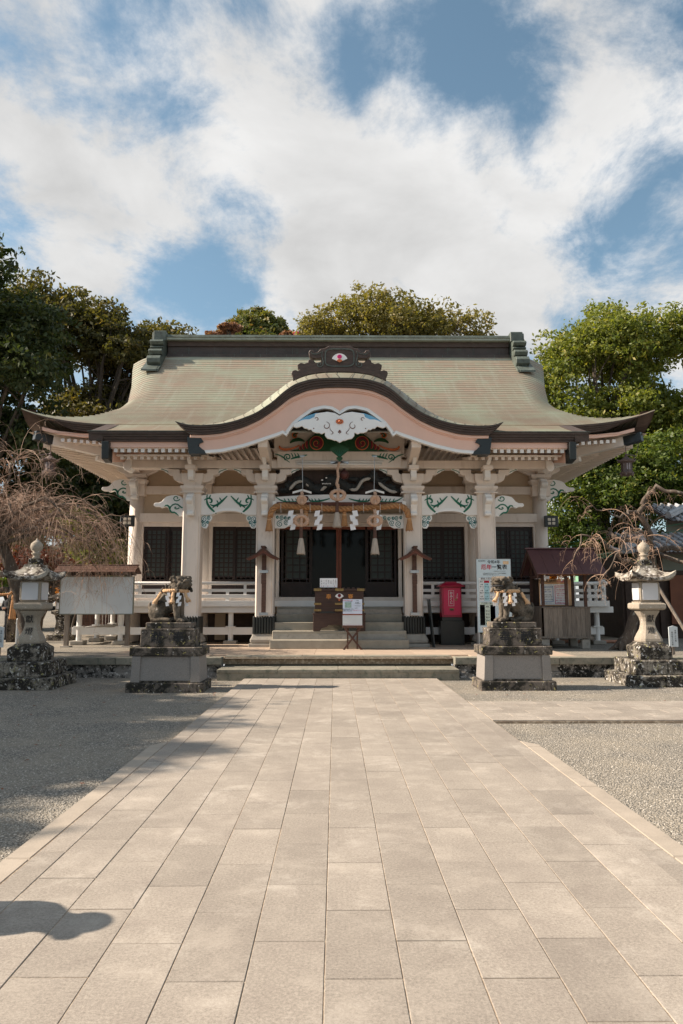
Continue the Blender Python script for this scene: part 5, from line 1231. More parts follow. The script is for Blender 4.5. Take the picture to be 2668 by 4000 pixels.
# fortune box
om = thing('fortune_box', 'bright red fortune slip vending box with black pedestal beside the white veranda rail', 'fortune box', (3.11, 19.1, .3585))
part('pedestal', MB().box(2.80, 3.43, 18.93, 19.36, .3585, .99), black, om, bevel=.006)
part('pedestal_top', MB().box(2.84, 3.39, 18.94, 19.34, .99, 1.088), black, om, bevel=.004)
part('body', MB().box(2.84, 3.375, 18.95, 19.33, 1.088, 1.90), redbox_d, om, bevel=.006)
part('front_panel', MB().box(2.89, 3.345, 18.935, 18.951, 1.145, 1.865), redbox, om, bevel=.004)
part('roof', MB().lathe([(.335, 1.895), (.34, 1.915), (.30, 1.93), (.22, 1.985), (.15, 2.005), (.15, 2.03), (.13, 2.03)], (3.108, 19.14, 0), sq=True), redbox_d, om, bevel=.004)
fo = MB()
x0, x1, z0, z1 = 3.022, 3.168, 1.385, 1.80
for a, b, c, d in ((x0, x1, z1 - .007, z1), (x0, x1, z0, z0 + .007), (x0, x0 + .007, z0 + .007, z1 - .007), (x1 - .007, x1, z0 + .007, z1 - .007)): fo.box(a, b, 18.929, 18.936, c, d)
part('label_frame', fo, whitec, om)
text('lettering', list('おみくじ'), .085, (3.095, 18.932, 1.595), whitec, om, vertical=True, bold=.0015, gap=1.0)
text('price_lettering', list('初穂料百円'), .028, (3.26, 18.932, 1.65), whitec, om, vertical=True)
text('price_lettering', list('一〇〇円'), .022, (3.225, 18.932, 1.62), whitec, om, vertical=True)
part('coin_slot', MB().tube([(3.22, 18.915, 1.555), (3.22, 18.94, 1.555)], .027, 14), brass, om)
part('slip_outlet', MB().prism([(3.04, 1.325), (3.165, 1.325), (3.15, 1.27), (3.055, 1.27)], 18.905, 18.936), brass, om)
part('slip_opening', MB().box(3.06, 3.145, 18.90, 18.906, 1.265, 1.30), black, om)
# chart board
ch_ = thing('age_chart_board', 'tall pale blue calendar board with coloured tables of ages standing behind the right stone dog', 'notice board', (4.0, 17.84, .3585))
X0, X1 = 3.57, 4.43
chartm = mat('chart_blue', (.56, .66, .70), .5, .05, 1.2)
part('board', MB().box(X0, X1, 17.83, 17.85, .735, 2.565), chartm, ch_)
part('frame_edge', MB().box(X0 - .008, X0, 17.825, 17.855, .73, 2.57).box(X1, X1 + .008, 17.825, 17.855, .73, 2.57).box(X0, X1, 17.825, 17.855, 2.565, 2.573), steel, ch_)
for x in (3.60, 4.40): part('leg', MB().box(x - .018, x + .018, 17.852, 17.88, .3585, 2.2), steel, ch_); part('rear_leg', MB().bar((x, 17.88, 1.6), (x, 18.12 if x > 4.2 else 18.12, .3585), .02, .02), steel, ch_)
cx_ = lambda p: X0 + (p - 823) / 514 * .86; cz_ = lambda p: 2.565 - (p - 137) / 1113 * 1.83
yl = mat('table_yellow', (.72, .56, .22), .6, .03, 3); pu = mat('table_purple', (.50, .40, .62), .6, .03, 3); wh = mat('table_white', (.74, .76, .76), .6, .03, 3); cy = mat('table_cyan', (.42, .66, .72), .6, .03, 3); lg = mat('table_green', (.60, .68, .58), .6, .03, 3)
def cell(a, b, c, d, m2, nm='table_cell', y=17.829): part(nm, MB().box(cx_(a), cx_(c), y, 17.831, cz_(d), cz_(b)), m2, ch_)
cell(853, 418, 1310, 772, wh); cell(858, 795, 1090, 1142, lg); cell(1096, 795, 1320, 850, wh); cell(860, 835, 935, 1140, yl); cell(1016, 835, 1092, 1140, pu); cell(932, 500, 1008, 772, cy, y=17.8275); cell(932, 465, 1008, 498, redink, y=17.8275); cell(1120, 1020, 1325, 1095, wh); cell(862, 1160, 1325, 1225, wh); cell(1225, 165, 1312, 215, mat('table_peach', (.72, .50, .30), .6, .2, 20))
m_ = MB()
for y in (418, 463, 499, 590, 681, 772): m_.box(cx_(853), cx_(1310), 17.8265, 17.829, cz_(y + 1.5), cz_(y))
for x in (853, 931, 1008, 1085, 1160, 1235, 1309): m_.box(cx_(x), cx_(x + 1.5), 17.8265, 17.829, cz_(772), cz_(463))
for y in (795, 833, 873, 912, 957, 1003, 1050, 1096, 1142): m_.box(cx_(858), cx_(1014), 17.8265, 17.829, cz_(y + 1.5), cz_(y))
part('table_lines', m_, inkm, ch_)
ls = []
def tx(s_, px_, py_, h, m2=inkm, bold=0): ls.append(text('w', s_, h / 514 * .86 * 1.0, (cx_(px_), 17.8255, cz_(py_)), m2, ch_, ext=.0005, bold=bold))
tx('令和4年', 1085, 182, 56, bold=.0008); tx('厄年', 972, 262, 82, redink, .0022); tx('一覧表', 1168, 262, 80, inkm, .0018); tx('◆武雄神社', 905, 165, 22)
tx('令和四年は二〇二二年です', 1170, 323, 15); tx('今年も良い年でありますよう一年の平穏無事を', 1095, 355, 17); tx('氏神さまにお祈り致しましょう', 1040, 378, 17)
tx('男性の厄年', 970, 441, 36); tx('女性の厄年', 1200, 441, 36); tx('前厄', 892, 482, 24); tx('本厄', 970, 482, 24); tx('後厄', 1046, 482, 24)
for j, row in enumerate((('24歳', '25歳', '26歳', '平11', '平10', '平9'), ('41歳', '42歳', '43歳', '昭57', '昭56', '昭55'), ('60歳', '61歳', '62歳', '昭38', '昭37', '昭36'))):
    for i in range(3): tx(row[i], 892 + 77 * i, 526 + 91 * j, 22); tx(row[3 + i], 894 + 77 * i, 562 + 91 * j, 32)
    for i in range(3): tx(('18歳', '19歳', '20歳', '32歳', '33歳', '34歳', '36歳', '37歳', '38歳')[j * 3 + i], 1123 + 75 * i, 526 + 91 * j, 22); tx(('平17', '平16', '平15', '平3', '平2', '平元', '昭62', '昭61', '昭60')[j * 3 + i], 1123 + 75 * i, 562 + 91 * j, 32)
tx('八方除一覧表', 975, 814, 32); tx('八方塞', 896, 860, 22); tx('歳破', 975, 860, 22); tx('暗剣殺', 1054, 860, 20)
for j, (a, b) in enumerate((('平7', '平10'), ('昭61', '平元'), ('昭52', '昭55'), ('昭43', '昭46'), ('昭34', '昭37'))): tx(a, 897, 933 + 47 * j, 30); tx(b, 974, 933 + 47 * j, 30)
tx('八方除とは', 1190, 822, 26); tx('●厄除', 1170, 975, 26, redink); tx('お申込は社務所まで', 1215, 1055, 18); tx('方位除のご祈願は随時受付いたします', 1030, 1180, 17); tx('ご希望の方は社務所へお申し出ください', 1035, 1204, 17)
join_into('writing', ls, ch_)
# leaning board beside the column
solo('leaning_board', MB().bar((2.38, 18.10, 1.56), (2.49, 18.10, .36), .035, .40, up=(0, 1, 0)), blackcap, 'thin dark board leaning edge-on against the right inner porch column', 'board', (2.4, 18.1, .3585))
# roofed posts
def roofed_post(x, lab):
    t = thing('roofed_post', lab, 'post', (x, 18.08, 1.16), 'little roofed posts on the porch columns')
    part('post', MB().box(x - .055, x + .055, 18.04, 18.12, 1.16, 2.66), brownwood, t, bevel=.004)
    for z in (1.19, 2.26): part('strap', MB().box(x - .11, x + .11, 18.03, 18.196, z - .035, z + .035), steel, t)
    part('splice', MB().box(x - .065, x + .065, 18.03, 18.04, 1.95, 2.18), brownwood, t)
    for s in (-1, 1):
        pts = [(x, 2.86), (x + s * .05, 2.835), (x + s * .20, 2.70), (x + s * .42, 2.585), (x + s * .415, 2.55), (x + s * .20, 2.655), (x + s * .04, 2.775), (x, 2.80)]
        part('roof_slope', MB().prism(pts, 17.78, 18.18), brownwood, t, bevel=.004)
        part('gable_board', MB().prism([(x, 2.80), (x + s * .2, 2.655), (x + s * .40, 2.56), (x + s * .36, 2.53), (x + s * .18, 2.60), (x, 2.72)], 17.80, 17.83), maroonmat, t)
        for q in (.12, .26): part('shingle_batten', MB().bar((x + s * q, 17.76, 2.79 - q * .62), (x + s * q, 18.18, 2.79 - q * .62), .014, .012), brownwood, t)
    part('ridge_cap', MB().box(x - .055, x + .055, 17.76, 18.19, 2.855, 2.90), brownwood, t, bevel=.005)
    part('inner_beam', MB().box(x - .04, x + .04, 17.82, 18.18, 2.66, 2.74), brownwood, t)
roofed_post(CX - 1.925, 'brown roofed post strapped to the porch column left of the stairs')
roofed_post(CX + 1.925, 'brown roofed post strapped to the porch column right of the stairs')
# floodlights
def flood(x, lab, s):
    t = thing('floodlight', lab, 'floodlight', (x, 20.45, 3.78), 'floodlights on the corner columns')
    part('housing', MB().box(x - .20, x + .20, 20.36, 20.44, 3.66, 3.99), black, t, bevel=.012)
    part('bracket', MB().tube([(x - s * .22, 20.42, 3.80), (x - s * .23, 20.50, 3.98), (x - s * .12, 20.62, 4.0)], .010, 6).tube([(x + s * .0, 20.44, 3.98), (x, 20.6, 4.0)], .010, 6), steel, t)
    for i in (-1, 1):
        for j in (-1, 1): part('lamp_lens', MB().box(x + i * .062 - .045, x + i * .062 + .045, 20.348, 20.362, 3.82 + j * .055 - .04, 3.82 + j * .055 + .04), mat_lens, t, bevel=.012)
mat_lens = mat('lens', (.62, .56, .46), .3, .05, 5)
flood(CX - 6.14, 'black floodlight with four square lenses on the left corner column', 1)
flood(CX + 6.20, 'black floodlight with four square lenses on the right corner column', -1)
part_cable = MB().tube([(CX - 5.98, 20.55, 3.9), (CX - 6.05, 20.56, 3.3), (CX - 6.10, 20.57, 2.6), (CX - 6.13, 20.57, 2.0)], .006, 5)
hp2 = part('light_cable', part_cable, black, hall)
# hanging lanterns at the roof corners
def hang(x, lab, s):
    t = thing('hanging_lantern', lab, 'lantern', (x, 18.7, 4.9), 'bronze lanterns hung from the roof corners'); y = 18.7
    part('body', MB().lathe([(.13, 4.97), (.125, 5.02), (.13, 5.22), (.13, 5.23)], (x, y, 0), 6, rot=PI / 6), lantern_m, t)
    for k in range(6):
        a = PI / 6 + k * PI / 3; part('corner_bar', MB().bar((x + .13 * math.cos(a), y + .13 * math.sin(a), 4.98), (x + .13 * math.cos(a), y + .13 * math.sin(a), 5.23), .022, .022), lantern_m, t)
    part('panel', MB().box(x - .045, x + .045, y - .125, y - .112, 5.03, 5.20), mat_len, t)
    part('base', MB().lathe([(.06, 4.86), (.10, 4.88), (.175, 4.92), (.19, 4.96), (.15, 4.98)], (x, y, 0), 12), lantern_m, t)
    for k in range(6):
        a = k * PI / 3; part('foot', MB().ell((x + .16 * math.cos(a), y + .16 * math.sin(a), 4.91), (.035, .035, .05), 6, 5), lantern_m, t)
    part('roof', MB().lathe([(.12, 5.22), (.22, 5.25), (.23, 5.28), (.14, 5.32), (.06, 5.38), (.03, 5.41), (.045, 5.44), (.01, 5.49)], (x, y, 0), 12), lantern_m, t)
    for k in range(6):
        a = k * PI / 3; part('roof_curl', MB().tube([(x + .19 * math.cos(a), y + .19 * math.sin(a), 5.28), (x + .25 * math.cos(a), y + .25 * math.sin(a), 5.30), (x + .25 * math.cos(a), y + .25 * math.sin(a), 5.34)], [.02, .015, .008], 5), lantern_m, t)
    c_ = MB(); rc = random.Random(1)
    for p0, p1 in (((x, 5.48), (x, 5.82)), ((x, 5.46), (x - s * .28, 5.42)), ((x - s * .28, 5.42), (x - s * .38, 5.86))):
        for k in range(12):
            t_ = k / 12; a = (p0[0] + (p1[0] - p0[0]) * t_, y, p0[1] + (p1[1] - p0[1]) * t_); c_.ell(a, (.014, .014, .022), 6, 4)
    part('chain', c_, lantern_m, t)
mat_len = mat('lantern_paper', (.34, .31, .33), .6, .2, 30)
hang(CX - 7.78, 'hexagonal bronze lantern hanging on chains under the left roof corner', 1)
hang(CX + 7.78, 'hexagonal bronze lantern hanging on chains under the right roof corner', -1)

# ------------------------------------------------------------------ stone dogs on pedestals
def statue_shape(mouth):
    m_ = MB(); rs = random.Random(7 if mouth else 8)
    E = lambda c, r, n=12: m_.ell(c, (r, r, r) if isinstance(r, (int, float)) else r, n, 8)
    # local: +x is forward, z up from the plinth; the head turns to the viewer (-y)
    m_.tube([(-.26, 0, .14), (-.20, 0, .25), (-.09, 0, .36), (.03, 0, .46), (.12, 0, .55)], [.12, .155, .16, .155, .15], 12)
    E((-.26, 0, .16), (.15, .15, .16))
    for s in (-1, 1):
        E((-.23, s * .09, .17), (.165, .09, .165)); m_.tube([(-.32, s * .11, .05), (-.15, s * .12, .045), (.02, s * .12, .04)], [.05, .055, .045], 8); E((.03, s * .12, .035), (.06, .05, .04))
        m_.tube([(.12, s * .07, .44), (.15, s * .085, .29), (.16, s * .09, .15), (.18, s * .09, .05)], [.085, .070, .054, .055], 10)
        E((.225, s * .09, .038), (.075, .056, .045))
        for q in (-1, 0, 1): E((.285, s * .09 + q * .033, .028), (.026, .018, .026), 8)
    E((.08, 0, .42), (.15, .14, .16)); m_.tube([(-.15, 0, .20), (.0, 0, .25), (.1, 0, .34)], [.10, .085, .09], 10)
    for k in range(60):
        a = rs.uniform(1.0, 5.3); z = rs.uniform(.36, .64); E((.06 + .15 * math.cos(a), .15 * math.sin(a), z), (.022, .020, rs.uniform(.035, .07)), 6)
    for (x0, y0, z0, x1, z1, r_) in ((-.22, 0, .28, -.17, .62, .055), (-.28, .03, .22, -.27, .49, .05), (-.33, -.03, .16, -.40, .35, .05), (-.33, .02, .08, -.42, .24, .045), (-.25, -.05, .28, -.22, .52, .04)):
        m_.tube([(x0, y0, z0), ((x0 + x1) / 2 - .02, y0, (z0 + z1) / 2), (x1 - .005, y0, z1 - .05), (x1 + .01, y0, z1)], [r_, r_ * 1.05, r_ * .7, r_ * .25], 8)
    # head, built along +x then turned
    n0 = len(m_.v); o = (.0, 0, 0)
    E((0, 0, 0), (.145, .165, .125)); E((-.03, 0, -.07), (.14, .17, .10)); E((.02, 0, .085), (.125, .15, .045))
    up_, lo_ = (.02, -.115) if mouth else (-.005, -.085)
    E((.105, 0, up_ - .02), (.085, .125, .055)); E((.085, 0, lo_), (.085, .105, .040)); E((.185, 0, up_ + .035), (.04, .055, .034))
    for s in (-1, 1):
        E((.185, s * .04, up_ + .025), .022, 8); E((.10, s * .075, .075), (.055, .055, .034)); E((.125, s * .065, .042), .028, 8)
        E((.12, s * .10, up_ - .03), (.05, .045, .045))
        m_.tube([(.02, s * .14, .095), (-.03, s * .185, .085), (-.07, s * .20, .035)], [.038, .032, .012], 8)
        for k in range(9): E((-.11 + .03 * k, s * (.165 - .004 * k), -.03 - .014 * k + .02 * (k % 2)), .030, 8)
        for k in range(6): E((-.10 + .03 * k, s * .16, .06 - .03 * (k % 2)), .026, 8)
    for k in range(5): E((.085 - abs(k - 2) * .02, -.09 + .045 * k, lo_ - .045), .030, 8)
    for k in range(7): E((.09, -.11 + .037 * k, .105), .022, 8)
    H_ = Matrix.Translation((.20, -.01, .70)) @ Matrix.Rotation(R(-38), 4, 'Z')
    m_.v[n0:] = [tuple(H_ @ Vector(p)) for p in m_.v[n0:]]
    r_ = remeshed(m_, .0105, .008, .05, 1); r_.H = H_; return r_
def stone_dog(name, cx0, cy0, z0, flip, yaw, mouth, lab):
    m_ = statue_shape(mouth)
    H_ = m_.H; k = -1 if flip else 1
    T = Matrix.Translation((cx0, cy0, z0)) @ Matrix.Rotation(yaw, 4, 'Z')
    m_.v = [(k * a, b, max(c, 0.0)) for a, b, c in m_.v]
    if flip: m_.f = [q[::-1] for q in m_.f]
    m_.xf(T)
    t = thing(name, lab, 'guardian dog', (cx0, cy0, z0), 'stone guardian dogs'); part('body', m_, st_statue, t, smooth=True)
    L_ = lambda p: tuple(T @ Vector((k * p[0], p[1], p[2])))
    HL_ = lambda p: L_(tuple(H_ @ Vector(p)))
    if mouth: part('mouth', MB().tube([HL_((.150, -.10, -.055)), HL_((.185, -.05, -.052)), HL_((.192, 0, -.05)), HL_((.185, .05, -.052)), HL_((.150, .10, -.055))], .018, 6), inkm, t)
    for s in (-1, 1): part('eye', MB().ell(HL_((.150, s * .062, .046)), (.013, .013, .012), 8, 6), st_mid, t)
    return T, k
def collar(T, k, cx0, cy0, z0, lab, seed):
    t = thing('straw_collar', lab, 'straw rope', (cx0, cy0, z0 + .5), 'straw ropes round the stone dogs')
    L_ = lambda p: tuple(T @ Vector((k * p[0], p[1], p[2])))
    ring = [(.09 + .205 * math.cos(a), .195 * math.sin(a), .555) for a in np.linspace(0, 2 * PI, 30)]
    part('rope', twisted([L_(p) for p in ring], .034, 3, 8), straw_l, t, smooth=True)
    for i, (x, y, ln, lean) in enumerate(((-.12, -.15, .19, -.12), (.14, -.20, .18, .0), (.30, -.06, .16, .10), (.22, .16, .15, .05))):
        a = L_((x, y, .53)); b = L_((x + lean * .25, y - .02, .46)); c = L_((x + lean * .9, y - .03, .53 - ln)); 
        q = MB(); q.tube([a, b, tuple(b[j] * .75 + c[j] * .25 for j in range(3)), c], [.022, .030, .024, .044], 9)
        rr_ = random.Random(i + seed)
        for _ in range(26):
            a2 = rr_.uniform(0, 6.28); q.tube([tuple(b[j] * .6 + c[j] * .4 for j in range(3)), (c[0] + .045 * math.cos(a2), c[1] + .045 * math.sin(a2), c[2] - rr_.uniform(-.01, .03))], [.012, .0025], 3)
        part('tassel', q, straw_l, t)
    for i, (x, y) in enumerate(((.05, -.20), (.23, -.17), (.31, .04))):
        a = L_((x, y, .52)); yaw_ = 0
        m_ = shide(a[0], a[1] - .02, a[2], .24, .055, t, 1 if i % 2 else -1, 0, raw=True); o = part('zigzag_paper', m_, paper, t)
def pedestal(cx0, cy0, lab, chars, warm):
    t = thing('stone_pedestal', lab, 'pedestal', (cx0, cy0, -.05), 'pedestals of the stone dogs')
    def blk(nm, hx, hy, z0, z1, m2, tp_=0, b=.012):
        v = [(cx0 - hx, cy0 - hy, z0), (cx0 + hx, cy0 - hy, z0), (cx0 + hx, cy0 + hy, z0), (cx0 - hx, cy0 + hy, z0), (cx0 - hx + tp_, cy0 - hy + tp_, z1), (cx0 + hx - tp_, cy0 - hy + tp_, z1), (cx0 + hx - tp_, cy0 + hy - tp_, z1), (cx0 - hx + tp_, cy0 + hy - tp_, z1)]
        return part(nm, MB().add(v, [(0, 3, 2, 1), (4, 5, 6, 7), (0, 1, 5, 4), (1, 2, 6, 5), (2, 3, 7, 6), (3, 0, 4, 7)]), m2, t, bevel=b)
    blk('footing', .665, .42, -.06, .11, st_dark); d = blk('dado', .60, .355, .11, .565, st_panel, .025)
    for s in (-1, 1): part('corner_strip', MB().prism([(cx0 + s * .60, .12), (cx0 + s * .44, .12), (cx0 + s * .43, .56), (cx0 + s * .577, .56)], cy0 - .372, cy0 - .33), st_panel, t, bevel=.004)
    part('lower_strip', MB().box(cx0 - .6, cx0 + .6, cy0 - .366, cy0 - .34, .112, .15), st_dark, t)
    blk('cap', .625, .385, .565, .715, st_dark, -.0); blk('inscribed_block', .475, .28, .715, 1.03, st_dark, .005); blk('plinth', .40, .225, 1.03, 1.135, st_dark)
    for i, c in enumerate(chars): text('inscription', c, .205, (cx0 - .19 + .38 * i, cy0 - .2775, .87), inkm, t, ext=.002, bold=.003)
pedestal(-2.93, 12.78, 'stepped lichened stone pedestal under the left stone dog, in shade', '献奉', 0)
pedestal(3.22, 13.02, 'stepped lichened stone pedestal under the right stone dog, sunlit on its left', '奉献', 1)
T, k = stone_dog('guardian_dog', -2.95, 12.78, 1.135, False, R(-14), False, 'weathered stone guardian dog with closed mouth on the left pedestal'); collar(T, k, -2.95, 12.78, 1.135, 'straw rope with tassels and papers round the left stone dog', 1)
T, k = stone_dog('guardian_dog', 3.24, 13.02, 1.135, True, R(14), True, 'weathered stone guardian dog with open mouth on the right pedestal'); collar(T, k, 3.24, 13.02, 1.135, 'straw rope with tassels and papers round the right stone dog', 2)

# ------------------------------------------------------------------ stone lanterns
def lantern(cx0, cy0, lab):
    t = thing('stone_lantern', lab, 'stone lantern', (cx0, cy0, -.05), 'stone lanterns flanking the approach')
    P_ = lambda n_, m_, ma, **k: part(n_, m_, ma, t, **k)
    for a, b, h in ((-.645, 0, 0), (0, .645, 0)): P_('lower_step', MB().box(cx0 + a + .003, cx0 + b - .003, cy0 - .645, cy0 + .645, -.06, .155), st_base, bevel=.018)
    for a, b in ((-.495, .12), (.12, .495)): P_('upper_step', MB().box(cx0 + a + .002, cx0 + b - .002, cy0 - .495, cy0 + .495, .155, .42), st_base, bevel=.018)
    P_('base_stone', MB().lathe([(.305, .42), (.31, .44), (.31, .64), (.30, .66), (.24, .70), (.215, .735)], (cx0, cy0, 0), sq=True), st_base, bevel=.012)
    prof = [(.205, .735), (.212, .76), (.207, .80), (.175, .88), (.132, .97), (.112, 1.06), (.110, 1.12), (.128, 1.20), (.165, 1.27), (.182, 1.30), (.186, 1.33), (.17, 1.34)]
    vs = []; m_ = MB(); n8 = 8
    for r, z in prof:
        c_ = r * .30
        for a, b in ((r - c_, -r), (r, -r + c_), (r, r - c_), (r - c_, r), (-r + c_, r), (-r, r - c_), (-r, -r + c_), (-r + c_, -r)): vs.append((cx0 + a, cy0 + b, z))
    m_.add(vs, [(i * 8 + k, i * 8 + (k + 1) % 8, (i + 1) * 8 + (k + 1) % 8, (i + 1) * 8 + k) for i in range(len(prof) - 1) for k in range(8)] + [tuple(range(7, -1, -1)), tuple(range(len(vs) - 8, len(vs)))])
    P_('shaft', m_, st_mid)
    P_('platform', MB().lathe([(.215, 1.34), (.255, 1.36), (.262, 1.38), (.262, 1.455), (.24, 1.475)], (cx0, cy0, 0), sq=True), st_mid, bevel=.008)
    P_('platform_top', MB().box(cx0 - .20, cx0 + .20, cy0 - .20, cy0 + .20, 1.475, 1.50), st_mid)
    P_('firebox', MB().lathe([(.168, 1.50), (.185, 1.53), (.192, 1.70), (.185, 1.86), (.172, 1.885)], (cx0, cy0, 0), sq=True), st_mid, bevel=.01)
    for dx, dy in ((0, -1), (-1, 0), (1, 0), (0, 1)):
        q = MB()
        if dy: q.box(cx0 - .150, cx0 + .150, cy0 + dy * .202, cy0 + dy * .192, 1.53, 1.855)
        else: q.box(cx0 + dx * .202, cx0 + dx * .192, cy0 - .150, cy0 + .150, 1.53, 1.855)
        P_('window_panel', q, acryl, bevel=.003)
        b_ = MB()
        for a in (-.138, .138):
            for z in (1.545, 1.84):
                b_.ell((cx0 + (a if dy else dx * .203), cy0 + (dy * .203 if dy else a), z), (.006, .006, .006), 6, 4)
        P_('screws', b_, black)
    # roof stone with upturned corners
    n_ = 13; V_ = []; F_ = []
    for lay in range(7):
        f = lay / 6; hw = [.40, .405, .33, .26, .20, .16, .15][lay]; zb = [1.90, 1.955, 1.985, 2.03, 2.085, 2.14, 2.19][lay]
        for side_ in range(4):
            for k in range(n_ - 1):
                u = -1 + 2 * k / (n_ - 1); up_ = (abs(u) ** 3) * [.10, .135, .07, .03, .008, 0, 0][lay]; ex = 1 + .03 * abs(u) ** 3
                p = [(u, -1), (1, u), (-u, 1), (-1, -u)][side_]; V_.append((cx0 + p[0] * hw * ex, cy0 + p[1] * hw * ex, zb + up_))
    m4 = 4 * (n_ - 1)
    F_ = [(l * m4 + k, l * m4 + (k + 1) % m4, (l + 1) * m4 + (k + 1) % m4, (l + 1) * m4 + k) for l in range(6) for k in range(m4)] + [tuple(range(6 * m4, 7 * m4))]
    cI = len(V_); V_ += [(cx0 + a * .20, cy0 + b * .20, 1.885) for a, b in ((-1, -1), (1, -1), (1, 1), (-1, 1))]
    for side_ in range(4):
        for k in range(n_ - 1):
            a = side_ * (n_ - 1) + k; b = (a + 1) % m4; F_.append((b, a, cI + side_ if k < (n_ - 1) / 2 else cI + (side_ + 1) % 4))
        F_.append((cI + side_, cI + (side_ + 1) % 4, (side_ * (n_ - 1) + (n_ - 1) // 2) % m4))
    F_.append((cI + 3, cI + 2, cI + 1, cI))
    P_('roof_stone', MB().add(V_, F_), st_mid2)
    P_('neck', MB().lathe([(.098, 2.19), (.104, 2.20), (.104, 2.295), (.09, 2.305)], (cx0, cy0, 0), sq=True), st_base, bevel=.006)
    P_('finial', MB().lathe([(.085, 2.305), (.06, 2.34), (.058, 2.37), (.09, 2.395), (.09, 2.41), (.055, 2.425), (.10, 2.47), (.115, 2.53), (.105, 2.585), (.06, 2.63), (.02, 2.66), (.012, 2.69)], (cx0, cy0, 0), 20), st_mid, smooth=True)
    text('inscription', '獻', .15, (cx0, cy0 - .150, 1.17), inkm, t, rot=(PI / 2 + .12, 0, 0), ext=.002); text('inscription', '燈', .15, (cx0, cy0 - .150, .95), inkm, t, rot=(PI / 2 - .30, 0, 0), ext=.002)
st_mid2 = stone_mat('lantern_roof_stone', (.40, .36, .30), (.06, .045, .035), (.44, .54), (.56, .60), (.66, .69), 17.0, wcol=(.60, .56, .52), ycol=(.42, .24, .05))
lantern(-5.66, 13.38, 'stone lantern left of the approach, under the weeping cherry twigs')
lantern(6.02, 13.70, 'sunlit stone lantern right of the approach with orange lichen patches')

# ------------------------------------------------------------------ boards, kiosk, posts, buildings
sb = thing('blank_signboard', 'blank white signboard with small brown shingled roof, left of the hall', 'signboard', (-6.2, 18.6, .325))
part('panel', MB().box(-7.17, -5.28, 18.56, 18.60, 1.185, 2.14), board_w, sb)
part('frame', MB().box(-7.19, -5.26, 18.55, 18.61, 1.165, 1.187).box(-7.19, -5.26, 18.55, 18.61, 2.138, 2.16).box(-7.19, -7.168, 18.55, 18.61, 1.187, 2.138).box(-5.282, -5.26, 18.55, 18.61, 1.187, 2.138), plaster_g, sb)
for x in (-7.0, -5.42): part('leg', MB().box(x - .055, x + .055, 18.615, 18.72, .325, 2.30), greywood, sb, bevel=.005); part('leg_stone', MB().box(x - .12, x + .12, 18.56, 18.80, .325, .36), concrete, sb, bevel=.006)
for r_ in range(3):
    y0, z0 = 18.36 + .11 * r_, 2.255 + .065 * r_; x = -7.30 - (r_ % 2) * .13
    while x < -5.20:
        a, b = max(x, -7.30), min(x + .27, -5.20)
        if b - a > .03: part('shingle', MB().prism([(y0 - .01, z0), (y0 - .01, z0 + .014), (y0 + .13, z0 + .09), (y0 + .13, z0 + .07)], a + .002, b - .002, 'x'), brownroof if 'brownroof' in globals() else brownwood, sb)
        x += .27
part('back_slope', MB().prism([(18.66, 2.45), (18.66, 2.42), (19.0, 2.23), (19.0, 2.26)], -7.30, -5.20, 'x'), brownwood, sb)
part('ridge_cap', MB().box(-7.33, -5.17, 18.63, 18.69, 2.44, 2.465), brownwood, sb, bevel=.004)
part('roof_beam', MB().box(-7.25, -5.25, 18.62, 18.71, 2.18, 2.28), darkwood, sb)

ki = thing('charm_return_kiosk', 'weathered wooden kiosk with maroon sheet roof and pinned posters, right of the hall', 'kiosk', (5.85, 18.4, .325))
KY0, KY1 = 17.88, 19.05
nb_ = 10; kw = 1.16 / nb_
for i in range(nb_): part('plank', MB().box(5.25 + i * kw + .002, 5.25 + (i + 1) * kw - .002, KY0, KY0 + .025, .63, 1.34), greywood, ki, bevel=.002)
for s_, x in ((0, 5.225), (1, 6.41)):
    for i in range(8): part('plank', MB().box(x, x + .025, KY0 + .03 + i * .14, KY0 + .03 + (i + 1) * .14 - .003, .63, 1.34), greywood, ki)
part('top_rail', MB().box(5.22, 6.44, KY0 - .02, KY0 + .05, 1.34, 1.375).box(5.22, 5.27, KY0 + .05, KY1, 1.34, 1.375).box(6.39, 6.44, KY0 + .05, KY1, 1.34, 1.375), greywood, ki, bevel=.003)
part('bottom_rail', MB().box(5.18, 6.48, KY0 - .03, KY1, .585, .63), greywood, ki, bevel=.004)
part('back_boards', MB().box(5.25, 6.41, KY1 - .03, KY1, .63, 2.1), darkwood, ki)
for x in (5.26, 5.86, 6.34):
    part('post', MB().box(x - .035, x + .035, KY0 + .03, KY0 + .09, .63 if x != 5.86 else 1.34, 2.2), brownwood, ki)
for x in (5.26, 6.37): part('post', MB().box(x - .035, x + .035, KY1 - .1, KY1 - .03, .63, 2.6), brownwood, ki)
for x in (5.28, 6.30):
    for y in (KY0 + .1, KY1 - .15): part('foot_block', MB().box(x - .10, x + .10, y - .09, y + .09, .325, .56), concrete, ki, bevel=.012); part('foot', MB().box(x - .05, x + .05, y - .04, y + .04, .56, .6), greywood, ki)
fr_s = [(17.58, 2.20), (18.42, 2.86)]
nsheet = 6
for i in range(nsheet):
    a = 5.02 + i * (1.76 / nsheet); b = a + 1.76 / nsheet
    part('roof_sheet', MB().prism([(17.56, 2.175), (17.56, 2.205), (18.42, 2.87), (18.44, 2.84)], a + .002, b - .002, 'x'), kioskroof, ki, bevel=.002)
part('back_roof', MB().prism([(18.42, 2.87), (18.42, 2.84), (19.25, 2.19), (19.27, 2.22)], 5.02, 6.78, 'x'), kioskroof, ki)
part('ridge', MB().box(4.97, 6.83, 18.36, 18.50, 2.86, 2.90), kioskroof, ki, bevel=.006)
